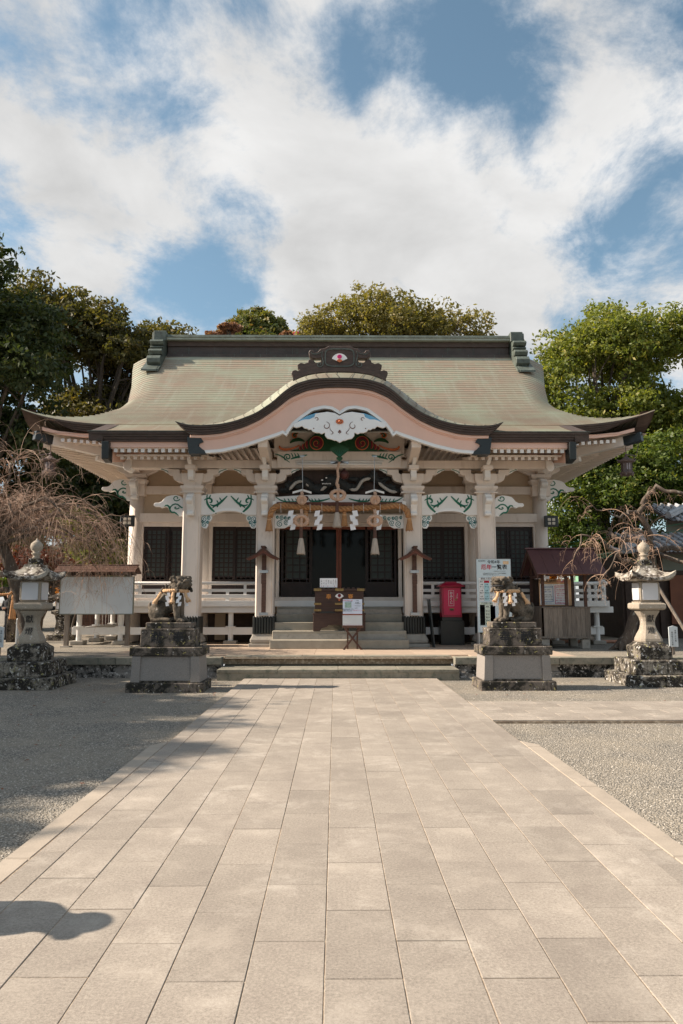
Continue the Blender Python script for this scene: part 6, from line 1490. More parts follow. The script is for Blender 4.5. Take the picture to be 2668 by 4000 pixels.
part('barge_board', MB().prism([(17.60, 2.16), (18.42, 2.82), (19.2, 2.17), (19.2, 2.06), (18.42, 2.70), (17.60, 2.06)], 5.03, 5.06, 'x').prism([(17.60, 2.16), (18.42, 2.82), (19.2, 2.17), (19.2, 2.06), (18.42, 2.70), (17.60, 2.06)], 6.74, 6.77, 'x'), brownwood, ki)
for i in range(9): part('rafter', MB().bar((5.1 + i * .2, 17.64, 2.165), (5.1 + i * .2, 18.4, 2.78), .035, .04), maroonmat, ki)
part('eave_beam', MB().box(5.1, 6.7, KY0 + .02, KY0 + .09, 2.20, 2.27).box(5.24, 5.28, KY0, KY1, 2.10, 2.18), brownwood, ki)
part('poster_board', MB().box(5.27, 6.10, 18.28, 18.30, 1.40, 2.08), mat('peach_board', (.66, .40, .22), .6, .08, 4), ki)
part('poster', MB().box(5.29, 5.58, 18.270, 18.28, 1.42, 1.95), wh, ki); part('poster', MB().box(5.64, 6.02, 18.270, 18.28, 1.42, 1.95), wh, ki); part('poster', MB().box(5.585, 5.635, 18.272, 18.28, 1.42, 1.95), wh, ki)
blk_ = mat('blue_ink', (.03, .10, .32), .6, .05, 5); mag = mat('magenta_ink', (.55, .03, .16), .6, .05, 5)
def frame_(x0, x1, z0, z1, m2, w=.010): part('printed_frame', MB().box(x0, x1, 18.267, 18.271, z1 - w, z1).box(x0, x1, 18.267, 18.271, z0, z0 + w).box(x0, x0 + w, 18.267, 18.271, z0 + w, z1 - w).box(x1 - w, x1, 18.267, 18.271, z0 + w, z1 - w), m2, ki)
frame_(5.31, 5.625, 1.50, 1.90, blk_); frame_(5.67, 5.975, 1.44, 1.91, mag, .012)
ls = []
def kt(s_, x, z, h, m2=inkm): ls.append(text('w', s_, h, (x, 18.2665, z), m2, ki, ext=.0005, bold=.0004))
kt('古神札納所', 5.48, 2.015, .10); kt('不法投棄禁止', 5.88, 2.01, .05, mag)
kt('◯', 5.36, 1.86, .06, blk_); kt('納められるもの', 5.50, 1.86, .030, blk_); kt('お札 お守り', 5.47, 1.80, .035); kt('破魔矢 しめ縄', 5.47, 1.75, .030, blk_); kt('神職がお祓いの後、', 5.47, 1.67, .028); kt('丁重にお焚き上げします', 5.47, 1.62, .025); kt('感謝することが吉', 5.47, 1.55, .035)
kt('ご自由に納めてください', 5.46, 1.465, .022)
kt('✕', 5.71, 1.86, .06, mag); kt('納められないもの', 5.84, 1.87, .026, mag); kt('人形 写真 雑貨類', 5.82, 1.80, .032, mag); kt('ビニール プラスチック', 5.82, 1.75, .026, mag); kt('お菓子 食品 陶器', 5.82, 1.70, .03, mag); kt('鏡もち みかん', 5.82, 1.65, .03, mag); kt('不燃物はお断りします', 5.82, 1.59, .026, mag); kt('神社へご相談ください', 5.82, 1.53, .026, mag); kt('お持ち帰り下さい', 5.82, 1.47, .028, mag)
join_into('poster_writing', ls, ki)
ks = thing('kiosk_rope', 'thin straw rope with small papers strung under the kiosk eave', 'straw rope', (5.8, 17.92, 2.19))
part('rope', twisted([(5.2, 17.86, 2.19), (5.8, 17.86, 2.165), (6.45, 17.86, 2.19)], .016, 3, 8), straw, ks)
for x in (5.3, 5.72, 6.05): part('zigzag_paper', shide(x, 17.85, 2.17, .16, .035, ks, 1, 0, raw=True), paper, ks)

def donor_post(x, y, lab, l1, l2):
    t = thing('donor_marker', lab, 'marker post', (x, y, .325))
    part('plate', MB().prism([(x - .10, .50), (x + .10, .50), (x + .10, .935), (x, .965), (x - .10, .935)], y - .012, y + .012), board_w, t, bevel=.002)
    part('stake', MB().box(x - .03, x + .03, y + .013, y + .05, .325, .8), greywood, t)
    text('writing', list(l1), .042, (x + .045, y - .0125, .74), inkm, t, vertical=True); text('writing', list(l2), .042, (x - .03, y - .0125, .68), inkm, t, vertical=True)
donor_post(-7.40, 15.8, 'white marker plate on a stake at the far left', '奉納しだれ櫻', '北島博')
donor_post(7.55, 15.9, 'white marker plate on a stake behind the right stone lantern', '奉納しだれ櫻', '東洋館江口光春')
ts = thing('restroom_sign', 'small white sign reading お手洗 with a red arrow on the low stone wall', 'sign', (10.5, 26.68, .40))
part('plate', MB().box(10.26, 10.74, 26.66, 26.69, .375, .535), board_w, ts, bevel=.003)
text('lettering', 'お手洗', .125, (10.43, 26.655, .452), inkm, ts, bold=.0015); text('arrow', '↘', .13, (10.66, 26.655, .455), redink, ts, bold=.003)
hw_ = thing('low_stone_wall', 'low rough stone wall below the small hut', 'wall', (10.6, 26.8, .325))
rr_ = random.Random(3); x = 9.5
while x < 13.2:
    w_ = rr_.uniform(.35, .6); part('stone', MB().box(x, x + w_ - .01, 26.72 + rr_.uniform(0, .03), 27.1, .30, .51 + rr_.uniform(-.01, .01)), st_wall, hw_, bevel=.03); x += w_
structure('hut_yard', MB().box(9.5, 14, 27.1, 33, .33, .50), concrete)
part('green_mat', MB().box(10.0, 12.0, 27.3, 28.1, .50, .512), grass_green, bpy.data.objects['hut_yard'])
hu = thing('restroom_hut', 'small cream hut with green sheet gable roof and glazed double door behind right lantern', 'hut', (11.3, 29.5, .50))
creamw = mat('cream_siding', (.62, .54, .42), .7, .06, 3)
for i in range(5): part('wall_panel', MB().box(10.72, 10.90, 28.3, 28.34, .5 + .38 * i, .5 + .38 * (i + 1) - .01).box(11.72, 12.2, 28.3, 28.34, .5 + .38 * i, .5 + .38 * (i + 1) - .01), creamw, hu)
part('walls', MB().box(10.7, 10.74, 28.34, 31, .5, 2.3).box(12.2, 12.24, 28.34, 31, .5, 2.3).box(10.7, 12.24, 30.9, 31, .5, 2.3).box(10.9, 11.72, 28.31, 28.36, 2.14, 2.3), creamw, hu)
for i in (0, 1): part('door_leaf', MB().box(10.90 + i * .41, 10.94 + i * .41, 28.28, 28.33, .52, 2.14).box(11.27 + i * .41, 11.31 + i * .41, 28.28, 28.33, .52, 2.14).box(10.94 + i * .41, 11.27 + i * .41, 28.28, 28.33, 1.22, 1.30), plaster_g, hu); part('door_glass', MB().box(10.94 + i * .41, 11.27 + i * .41, 28.30, 28.31, .52, 2.14), mat('green_glass', (.09, .12, .11), .2, .1, 3, spec=.5), hu)
part('gable_wall', MB().prism([(10.68, 2.3), (12.26, 2.3), (11.3, 3.15)], 28.30, 28.36), creamw, hu)
for i in range(9):
    f0, f1 = i / 9, (i + 1) / 9
    def pt(f, e=0): return (11.05 + 1.75 * f, 3.42 - 1.15 * f + e)
    part('roof_sheet', MB().prism([pt(f0), pt(f1), (pt(f1)[0], pt(f1)[1] + .035), (pt(f0)[0], pt(f0)[1] + .01)], 27.9, 31.2), greenroof, hu)
part('roof_left', MB().prism([(11.05, 3.42), (11.05, 3.36), (10.3, 2.18), (10.27, 2.22)], 27.9, 31.2), greenroof, hu)
part('ridge', MB().box(10.9, 11.2, 27.85, 31.25, 3.40, 3.46), greenroof, hu)
part('barge_board', MB().prism([(11.05, 3.40), (10.32, 2.2), (10.4, 2.14), (11.05, 3.25), (12.75, 2.2), (12.8, 2.27)], 27.86, 27.92), darkwood, hu)
part('canopy', MB().box(10.4, 12.3, 27.9, 28.3, 2.24, 2.30), greenroof, hu)
ha = thing('hand_rail', 'brown metal handrail sloping down in front of the small hut', 'handrail', (9.7, 26.4, .325))
part('rail', MB().tube([(9.0, 26.3, 1.0), (10.3, 26.3, 1.02), (11.3, 26.3, .62)], .03, 8), brownwood, ha); part('post', MB().tube([(9.75, 26.3, .325), (9.75, 26.3, 1.0)], .03, 8), brownwood, ha); part('post', MB().tube([(11.2, 26.3, .325), (11.2, 26.3, .66)], .03, 8), brownwood, ha)
pk = thing('pink_shed', 'pale shed with pink roof and red shutter glimpsed under the veranda rail end', 'shed', (10.2, 36, .325))
part('wall', MB().box(9.0, 11.6, 36, 38, .325, 1.75), board_w, pk); part('shutter', MB().box(9.3, 11.1, 35.95, 36, .33, 1.05), pinkroof, pk); part('roof', MB().prism([(8.8, 1.7), (11.8, 1.7), (10.3, 2.3)], 35.8, 38.2), pinkroof, pk)
bo = thing('bamboo_pole', 'long pinkish bamboo pole lying on the gravel behind the kiosk', 'pole', (7.4, 20.3, .36))
pts = [(5.3, 20.7, .40), (8.6, 20.1, .40)]
part('pole', MB().tube([(5.3 + 3.3 * i / 12, 20.7 - .6 * i / 12, .375) for i in range(13)], .045, 10), bamboo, bo, smooth=True)
for i in range(1, 9): part('node', MB().tube([(5.3 + .38 * i, 20.7 - .069 * i, .375), (5.315 + .38 * i, 20.7 - .0715 * i, .375)], .051, 10), bamboo, bo)

tb = thing('tiled_roof_building', 'dark timber building with grey tiled eaves at the right edge', 'building', (13, 24, .325))
wy = 22.9
part('plaster_wall', MB().box(9.75, 17, wy, wy + .1, 2.45, 3.05), plaster_g, tb)
part('dark_wall', MB().box(9.4, 17, wy + .05, wy + .15, .325, 2.5), darkwood, tb)
part('side_wall', MB().box(9.3, 9.4, wy, 27, .325, 3.0), darkwood, tb)
for x in (9.45, 10.55, 11.7, 12.9, 14.1): part('timber_post', MB().box(x - .07, x + .07, wy - .06, wy + .02, .325, 3.1), darkwood, tb)
part('timber_beam', MB().box(9.3, 17, wy - .05, wy + .02, 2.36, 2.50), darkwood, tb)
for i in range(3): part('wood_shutter', MB().box(10.82 + i * .75, 11.55 + i * .75, wy - .10, wy - .06, .78, 2.35), mat('brown_shutter', (.17, .06, .03), .6, .15, 3) if 'brown_shutter' not in MATS else MATS['brown_shutter'], tb, bevel=.004)
def tile_roof(x0, x1, y0, z0, dy, dz, nr):
    th = MB()
    part('roof_deck', MB().prism([(y0 + .03, z0 - .04), (y0 + dy, z0 + dz - .04), (y0 + dy, z0 + dz - .10), (y0 + .03, z0 - .12)], x0 - .05, x1, 'x'), darkwood, tb)
    nc_ = int((x1 - x0) / .27); base = None
    tl = part('roof_tile', MB().add([(x0, y0, z0 - .02), (x0 + .21, y0, z0 - .02), (x0 + .21, y0 + .28, z0 + .28 * dz / dy - .025), (x0, y0 + .28, z0 + .28 * dz / dy - .025), (x0 + .10, y0, z0 - .055), (x0 + .10, y0 + .28, z0 + .28 * dz / dy - .06)], [(0, 4, 5, 3), (4, 1, 2, 5)]), tilegrey, tb)
    rd_ = part('ridge_tile', MB().tube([(x0 + .235, y0 - .02, z0 + .0), (x0 + .235, y0 + .28, z0 + .28 * dz / dy)], [.055, .045], 8), tilegrey, tb)
    offs = [(i * .27, j * dy / nr, j * dz / nr) for i in range(nc_) for j in range(nr) if i + j]
    offs = offs[:280]
    repeat(tl, offs, tb); repeat(rd_, offs, tb)
    ee = part('round_end_tile', MB().ell((x0 + .235, y0 - .04, z0), (.068, .04, .068), 12, 8), tilegrey, tb); repeat(ee, [(i * .27, 0, 0) for i in range(1, nc_)], tb)
tile_roof(9.35, 16.6, 22.0, 3.10, 2.0, .75, 6)
def ridge_roll(p0, p1, nm='hip_ridge'):
    part(nm, MB().bar(p0, p1, .20, .12).tube([(p0[0], p0[1], p0[2] + .09), (p1[0], p1[1], p1[2] + .09)], .075, 10), tilegrey, tb, smooth=False)
ridge_roll((9.15, 21.9, 3.20), (10.9, 23.9, 3.85)); part('ridge_end_tile', MB().lathe([(.13, 0), (.14, .05), (.10, .26), (.05, .30)], (9.12, 21.88, 3.08), 10), tilegrey, tb)
part('eave_horn', MB().tube([(9.35, 21.98, 3.08), (9.0, 21.95, 3.06), (8.7, 21.9, 3.13), (8.55, 21.88, 3.24)], [.08, .08, .06, .03], 8), tilegrey, tb)
part('upper_wall', MB().box(11.6, 17, 24.4, 24.5, 3.6, 4.3), plaster_g, tb)
tile_roof(11.5, 16.6, 23.9, 4.30, 1.8, .8, 5)
ridge_roll((11.4, 23.85, 4.40), (13.6, 25.7, 5.25))

# background on the left: stone gate, lantern, fence, bollards, person
to = thing('stone_gate', 'weathered small stone gate hung with a straw rope, behind the left lantern', 'gate', (-10.4, 21, .325))
for x in (-9.5, -11.6): part('pillar', MB().tube([(x, 21, .325), (x + (.03 if x < -10 else -.03), 21, 2.25)], [.13, .11], 12), st_dark, to, smooth=True)
part('lintel', MB().box(-12.1, -9.0, 20.88, 21.12, 2.22, 2.40), st_dark, to, bevel=.02); part('tie_beam', MB().box(-11.9, -9.2, 20.93, 21.07, 1.78, 1.93), st_dark, to, bevel=.015)
tr = thing('gate_rope', 'straw rope with papers tied across the small stone gate', 'straw rope', (-10.4, 20.85, 1.7))
part('rope', twisted([(-9.35, 20.85, 1.88), (-9.55, 20.85, 1.72), (-10.3, 20.85, 1.68), (-11.5, 20.85, 1.75)], .035, 3, 6), straw, tr)
for x in (-9.95, -10.55, -11.1): part('zigzag_paper', shide(x, 20.8, 1.64, .30, .07, tr, 1, raw=True), paper, tr)
part('tassel', straw_tassel(-10.25, 20.84, 1.66, 1.35, .04, .06, 3), straw, tr); part('tassel', straw_tassel(-9.42, 20.84, 1.70, 1.0, .05, .10, 4), straw, tr)
sl_ = thing('small_stone_lantern', 'small weathered stone lantern in the shade behind the blank signboard', 'stone lantern', (-8.4, 22, .325))
part('body', MB().lathe([(.34, .325), (.34, .5), (.22, .52), (.17, .6), (.14, .9), (.18, 1.1), (.26, 1.14), (.26, 1.22), (.17, 1.24), (.17, 1.5), (.34, 1.56), (.36, 1.62), (.16, 1.74), (.08, 1.78), (.10, 1.9), (.02, 2.0)], (-8.4, 22, 0), sq=True), st_base, sl_, bevel=.01)
part('window_panel', MB().box(-8.53, -8.27, 21.815, 21.83, 1.27, 1.47), acryl, sl_)
fe = thing('slat_fence', 'low fence of brown vertical slats behind the blank signboard', 'fence', (-7.6, 23.5, .325))
s0_ = part('slat', MB().box(-8.35, -8.27, 23.5, 23.53, .45, 1.35), brownwood, fe); repeat(s0_, [(.10 * i, 0, 0) for i in range(1, 16)], fe)
part('rail', MB().box(-8.4, -6.75, 23.53, 23.57, .6, .66).box(-8.4, -6.75, 23.53, 23.57, 1.1, 1.16), brownwood, fe); part('fence_post', MB().box(-8.42, -8.36, 23.5, 23.58, .325, 1.4), brownwood, fe); part('fence_post', MB().box(-6.78, -6.72, 23.5, 23.58, .325, 1.4), brownwood, fe)
b0 = thing('bollard', 'slim steel bollard at the foot of the stone gate pillar', 'bollard', (-8.2, 18.5, .325), 'steel bollards')
part('tube', MB().lathe([(.045, .325), (.045, 1.05), (.03, 1.07)], (-8.2, 18.5, 0), 12), steel, b0); part('collar', MB().lathe([(.055, .93), (.055, .96)], (-8.2, 18.5, 0), 12), steel, b0)
dup(b0, (-7.15, 19.9, .325), 'slim steel bollard between left lantern and blank signboard')

def person_():
    t = thing('person', 'person in dark coat and cap with folded arms at the left edge', 'person', (-10.12, 22.3, .325))
    x, y, z = -10.12, 22.3, .325
    m_ = MB()
    for s in (-1, 1):
        m_.tube([(x + s * .09, y, z + .78), (x + s * .10, y - .01, z + .42), (x + s * .11, y + .02, z + .06)], [.105, .08, .065], 10)
    m_.tube([(x, y, z + .72), (x, y - .01, z + .95), (x, y - .02, z + 1.18), (x, y - .03, z + 1.26)], [.17, .19, .20, .12], 12)
    for s in (-1, 1):
        m_.tube([(x + s * .19, y - .02, z + 1.20), (x + s * .25, y - .04, z + .98), (x + s * .12, y - .20, z + .93), (x - s * .06, y - .22, z + .96)], [.07, .062, .052, .045], 9)
    part('body', remeshed(m_, .02, 0, smooth_it=2), cloth, t, smooth=True)
    h = MB(); h.ell((x - .02, y - .09, z + 1.36), (.085, .10, .115), 14, 10); h.tube([(x, y - .03, z + 1.2), (x - .01, y - .06, z + 1.30)], .055, 8); h.ell((x - .02, y - .19, z + 1.35), (.018, .022, .022), 8, 5)
    for s in (-1, 1): h.ell((x - .02 + s * .085, y - .08, z + 1.36), (.015, .025, .03), 8, 5)
    part('head', remeshed(h, .009, 0, smooth_it=1), skin, t, smooth=True)
    c_ = MB().ell((x - .02, y - .08, z + 1.43), (.10, .115, .065), 14, 8); c_.ell((x - .02, y - .19, z + 1.40), (.07, .07, .015), 10, 5); part('cap', c_, capcloth, t, smooth=True)
    for s in (-1, 1):
        hnd = MB().ell((x - s * .08, y - .24, z + .97), (.045, .02, .035), 10, 6)
        for k in range(4): hnd.tube([(x - s * .11, y - .245, z + .95 + .014 * k), (x - s * .15, y - .24, z + .948 + .014 * k), (x - s * .17, y - .225, z + .945 + .014 * k)], [.009, .008, .006], 6)
        hnd.tube([(x - s * .08, y - .25, z + .99), (x - s * .105, y - .26, z + 1.015)], [.010, .008], 6); part('hand', hnd, skin, t)
        part('shoe', MB().ell((x + s * .11, y - .05, z + .035), (.05, .13, .04), 10, 6), black, t, smooth=True)
person_()
pz = [o for o in bpy.data.objects if o.name == 'person'][0]
dup(pz, (-3.06, 3.58, -.05), 'person standing just outside the left edge whose head shadow falls on the near paving')
# ------------------------------------------------------------------ vegetation
def foliage(rs, blobs, n, leaf, per=14, clump=.30, lobes=26, hollow=.62, up=.35, squash=.8):
    # blobs: (x, y, z, rx, ry, rz); returns leaf quads gathered in clumps on uneven lobes
    B = np.array(blobs, float); area = (B[:, 3] * B[:, 5]); area /= area.sum()
    Ls = []
    for i, b in enumerate(B):
        k = max(5, int(lobes * len(B) * area[i]))
        d = rs.normal(size=(k, 3)); d /= np.linalg.norm(d, axis=1)[:, None]; d[:, 2] = np.abs(d[:, 2]) * .95 - .25 * rs.rand(k)
        c = b[:3] + d * b[3:] * rs.uniform(.45, .86, (k, 1)); r = b[3:].mean() * rs.uniform(.22, .42, (k, 1)) * np.array([1, 1, squash])
        Ls.append(np.hstack([c, r]))
    Ls = np.vstack(Ls); w = (Ls[:, 3] ** 2); w /= w.sum()
    nc = n // per; li = rs.choice(len(Ls), nc, p=w); d = rs.normal(size=(nc, 3)); d /= np.linalg.norm(d, axis=1)[:, None]
    rad = rs.uniform(hollow, 1.08, (nc, 1)) ** 1.0
    cc = Ls[li, :3] + d * Ls[li, 3:] * rad
    col = np.stack([rs.rand(nc), rs.rand(nc), rs.rand(nc)], 1); col[:, 0] = .5 * col[:, 0] + .5 * rs.rand(len(Ls))[li]
    P = np.repeat(cc, per, 0) + rs.normal(size=(nc * per, 3)) * clump * np.array([1, 1, .6]) * .55
    nrm = np.repeat(d, per, 0) * .5 + rs.normal(size=P.shape) * .7; nrm[:, 2] += up; nrm /= np.linalg.norm(nrm, axis=1)[:, None]
    t = rs.normal(size=P.shape); t[:, 2] -= .5; t -= nrm * (t * nrm).sum(1)[:, None]; t /= np.linalg.norm(t, axis=1)[:, None]; b = np.cross(nrm, t)
    s = (leaf * rs.uniform(.6, 1.25, (len(P), 1)))
    V = np.stack([P - t * s, P + b * s * .48 - t * s * .1, P + t * s, P - b * s * .48 - t * s * .1], 1)
    A = np.repeat(col, per, 0); A[:, 0] = np.clip(A[:, 0] + rs.normal(size=len(A)) * .12, 0, 1); A[:, 1] = np.clip(A[:, 1] * .55 + rs.rand(len(A)) * .45, 0, 1)
    return V.reshape(-1, 3), np.arange(len(P) * 4).reshape(-1, 4), A, Ls
def leafy_tree(name, label, base, blobs, n, leaf, m, tr=.3, seed=0, group=None, limbs=9, bare=0, **kw):
    rs = np.random.RandomState(seed); rp = random.Random(seed)
    t = thing(name, label, 'tree' if 'shrub' not in name and 'maple_bush' not in name else 'shrub', base, group)
    o = Vector(base)
    V, F, A, Ls = foliage(rs, blobs, n, leaf, **kw)
    attr_mesh('crown', V - np.array(base), F, A, m, t)
    m_ = MB(); cz = min(b[2] - b[5] * .55 for b in blobs); cx0 = sum(b[0] for b in blobs) / len(blobs); cy0 = sum(b[1] for b in blobs) / len(blobs)
    top = Vector((cx0 + rp.uniform(-.3, .3), cy0, max(cz, base[2] + 1.2)))
    m_.tube([o, o.lerp(top, .33) + Vector((rp.uniform(-.15, .15), 0, 0)), o.lerp(top, .7) + Vector((rp.uniform(-.2, .2), 0, 0)), top], [tr * 1.35, tr, tr * .85, tr * .7], 9)
    part('trunk', m_, bark, t, smooth=True)
    lm = MB(); idx = rs.permutation(len(Ls))[:limbs * 2]
    for q, i in enumerate(idx):
        e = Vector(Ls[i, :3]); a = o.lerp(top, rp.uniform(.6, 1.0)); mid = a.lerp(e, .5) + Vector((rp.uniform(-.4, .4), rp.uniform(-.3, .3), rp.uniform(-.1, .6)))
        r0 = tr * rp.uniform(.28, .5); pts = [a, a.lerp(mid, .5) + Vector((rp.uniform(-.15, .15), 0, rp.uniform(-.1, .2))), mid, mid.lerp(e, .5) + Vector((rp.uniform(-.2, .2), 0, rp.uniform(-.1, .2))), e]
        lm.tube(pts, [r0, r0 * .8, r0 * .55, r0 * .35, r0 * .15], 6)
        for _ in range(3):
            p = Vector(pts[rp.choice([2, 3])]); dd = Vector((rp.uniform(-1, 1), rp.uniform(-1, 1), rp.uniform(-.1, 1))) * rp.uniform(.5, 1.3); lm.tube([p, p + dd * .5 + Vector((0, 0, .1)), p + dd], [r0 * .3, r0 * .2, .012], 4)
    part('limbs', lm, bark, t, kind='stuff')
    return t
T_ = leafy_tree
G1 = 'trees behind the hall'
T_('evergreen_tree', 'tallest dark evergreen tree at the left edge', (-15.2, 28.5, .3), [(-15.0, 28.5, 10.8, 4.3, 3.6, 5.4), (-16.0, 28, 15.0, 3.2, 3, 2.8), (-13.6, 29, 7.4, 3.3, 3, 3)], 45900, .13, lf_dark, .4, 11, G1)
T_('broadleaf_tree', 'large olive tree with a long sloping crown left of the roof', (-12.6, 36, .3), [(-13.2, 36, 14.7, 3.4, 3.0, 3.4), (-10.8, 36, 13.9, 3.0, 3.0, 2.7), (-15.6, 35.5, 15.8, 3.0, 2.6, 3.0), (-12.5, 35.4, 10.2, 3.0, 2.2, 2.8)], 51300, .13, lf_olive, .42, 12, G1, limbs=16)
T_('broadleaf_tree', 'olive tree beside the left end of the roof ridge', (-10.2, 38.5, .3), [(-9.4, 38.5, 14.7, 2.8, 2.6, 2.6), (-11.4, 38, 11.0, 3.0, 2.6, 3.0), (-9.6, 38, 9.5, 2.4, 2.2, 2.6), (-9.0, 38, 11.8, 1.6, 2, 2)], 40500, .13, lf_olive, .38, 13, G1, limbs=16)
T_('pale_green_tree', 'pale yellow-green treetop showing over the left ridge end', (-10.0, 46, .3), [(-11.2, 46, 17.7, 2.0, 2, 2.0), (-9.2, 46, 16.8, 1.7, 2, 1.6), (-9.6, 46, 14.0, 2.6, 2, 3)], 9000, .17, lf_green, .3, 14, G1)
T_('golden_tree', 'broad golden-olive tree rising behind the middle of the ridge', (3.2, 38, .3), [(2.8, 38, 16.3, 3.5, 3.2, 3.4), (-.7, 38, 15.7, 2.4, 2.6, 2.2), (5.8, 38, 16.3, 2.6, 2.6, 2.5), (8.2, 38.4, 15.0, 2.3, 2.4, 1.9), (3.2, 38, 12, 4.0, 3, 3.0)], 45900, .12, lf_gold, .45, 15, G1, limbs=14, hollow=.75)
T_('camphor_tree', 'large bright green camphor tree right of the roof', (14.4, 35.5, .3), [(14.2, 35.5, 13.9, 3.7, 3.2, 3.6), (11.3, 35, 12.0, 2.4, 2.4, 2.6), (13.0, 34.8, 8.6, 3.4, 2.6, 2.6), (11.8, 34.6, 10.0, 3.2, 2.2, 2.4), (14.6, 34.6, 10.6, 3.0, 2.2, 2.4), (16.6, 35.5, 10.0, 3.2, 2.6, 3.2), (11.0, 34.8, 8.4, 2.6, 2.2, 2.8)], 70200, .12, lf_green, .45, 16, G1, limbs=14)
T_('camphor_tree', 'second bright green tree at the right edge', (19.2, 34.5, .3), [(18.6, 34.5, 14.2, 3.2, 2.8, 3.0), (19.0, 34.0, 9.5, 3.6, 2.8, 3.2), (17.6, 33.8, 6.2, 2.8, 2.4, 2.6)], 35100, .12, lf_green, .42, 17, G1, limbs=12)
lf_deep = leaf_mat('deep_green_leaf', (.055, .090, .020), (.120, .160, .030), (.28, .26, .05), .4)
T_('evergreen_tree', 'dense dark green tree beneath the right roof corner', (12.0, 30.6, .3), [(12.2, 31.4, 6.0, 3.0, 2.0, 3.2), (10.4, 31.8, 4.2, 2.2, 1.8, 2.6), (14.8, 31.4, 6.4, 3.0, 2.0, 3.2), (13.5, 32.0, 3.0, 4.0, 2.0, 2.6), (11.2, 32.2, 8.0, 2.8, 1.8, 2.2)], 64800, .10, lf_deep, .3, 18, G1)
T_('evergreen_tree', 'dense dark green tree at the right edge above the tiled roof', (18.0, 30.2, .3), [(18.0, 30.8, 6.2, 3.2, 2.0, 3.4), (18.5, 31, 3.0, 3.0, 1.8, 2.6)], 29700, .10, lf_deep, .3, 19, G1)
# shaded growth under the left trees
for i, (x, y, z, rx, rz, n, mm, lab) in enumerate((
        (-12.0, 33.0, 5.4, 3.4, 4.6, 26000, lf_dark, 'dark undergrowth tree filling the gap below the left eave'), (-16.6, 31.0, 5.2, 3.8, 5.4, 30000, lf_dark, 'dark undergrowth tree at the far left behind the weeping cherry'),
        (-8.6, 35.0, 5.0, 2.6, 4.4, 16000, lf_dark, 'dark undergrowth tree close beside the hall wall'), (-13.4, 29.5, 2.6, 2.2, 2.4, 12000, lf_deep, 'low green evergreen behind the stone gate'))):
    T_('understory_tree', lab, (x, y, .3), [(x, y, z, rx, 2.2, rz)], n, .13, mm, .22, 30 + i, 'undergrowth trees on the left')
T_('yellow_green_shrub', 'yellow-green shrub glowing in the sun below the left roof corner', (-9.4, 27.5, .3), [(-9.2, 27.6, 2.6, 1.4, 1.0, 1.8), (-10.2, 27.4, 4.4, 1.0, .8, 1.0)], 7000, .10, lf_green, .1, 41)
T_('maple_bush', 'red maple bush behind the weeping cherry on the left', (-10.2, 24.6, .3), [(-10.6, 24.6, 2.7, 1.7, 1.0, .7), (-8.8, 24.8, 2.35, .9, .9, .45)], 3600, .07, lf_red, .09, 42)
T_('maple_bush', 'orange maple bush behind the right end of the veranda', (9.2, 33.0, .3), [(9.4, 33, 2.6, 1.5, 1.0, 1.3)], 5000, .09, lf_orange, .09, 43)
T_('maple_bush', 'small orange maple bush between signboard and left lantern', (-8.5, 23.2, .3), [(-8.6, 23.3, 1.5, .5, .4, .6)], 900, .06, lf_orange, .04, 44)
# the wood on the distant hill, one mass, with a few trees one can pick out
def hill():
    m_ = MB(); n_ = 40; rs = np.random.RandomState(4)
    cxh, cyh = -15.5, 140
    H = lambda x, y: 50.5 * math.exp(-(((x - cxh) / 20.5) ** 2 + ((y - cyh) / 34) ** 2) ** 1.0) * 1.06 + 8 * math.exp(-(((x - cxh + 30) / 60) ** 2))
    vs = [(-90 + 160 * i / n_, 90 + 100 * j / n_, H(-90 + 160 * i / n_, 90 + 100 * j / n_) - 2) for j in range(n_ + 1) for i in range(n_ + 1)]
    m_.add(vs, [(j * (n_ + 1) + i, j * (n_ + 1) + i + 1, (j + 1) * (n_ + 1) + i + 1, (j + 1) * (n_ + 1) + i) for j in range(n_) for i in range(n_)])
    structure('hill', m_, mat('hill_soil', (.03, .04, .02), .9, .3, 1))
    bl = []
    for _ in range(900):
        x = rs.uniform(-42, 12); y = rs.uniform(104, 146); z = H(x, y)
        if z < 26: continue
        r = rs.uniform(1.1, 2.4); bl.append((x, y, z - .4, r, r, r * .85))
    V, F, A, _ = foliage(rs, bl, 90000, .42, per=12, clump=.7, lobes=5, hollow=.85)
    o = attr_mesh('hill_wood', V, F, A, lf_hill); o['kind'] = 'stuff'
    return H
lf_hill = leaf_mat('hill_leaf', (.060, .090, .028), (.19, .18, .045), (.24, .11, .05), .3)
Hf = hill()
for x, y, r, mm, lab in ((-5.2, 116, 1.2, lf_pink, 'bright pink blossoming tree on the right flank of the hill'), (-20.6, 118, 1.3, lf_rust, 'reddish brown tree on the left flank of the hill'), (-18.3, 116, 1.2, lf_rust, 'small rust coloured tree near the top left of the hill'), (-8.3, 117, .9, lf_rust, 'rust coloured tree just left of the pink one')):
    z = {-5.2: 46.4, -20.6: 47.2, -18.3: 47.9, -8.3: 46.9}[x]
    T_('hill_tree', lab, (x, y, z - 5), [(x, y, z, r * 1.9, r, r * .8)], 2200, .34, mm, .25, 60 + int(abs(x)), limbs=3)
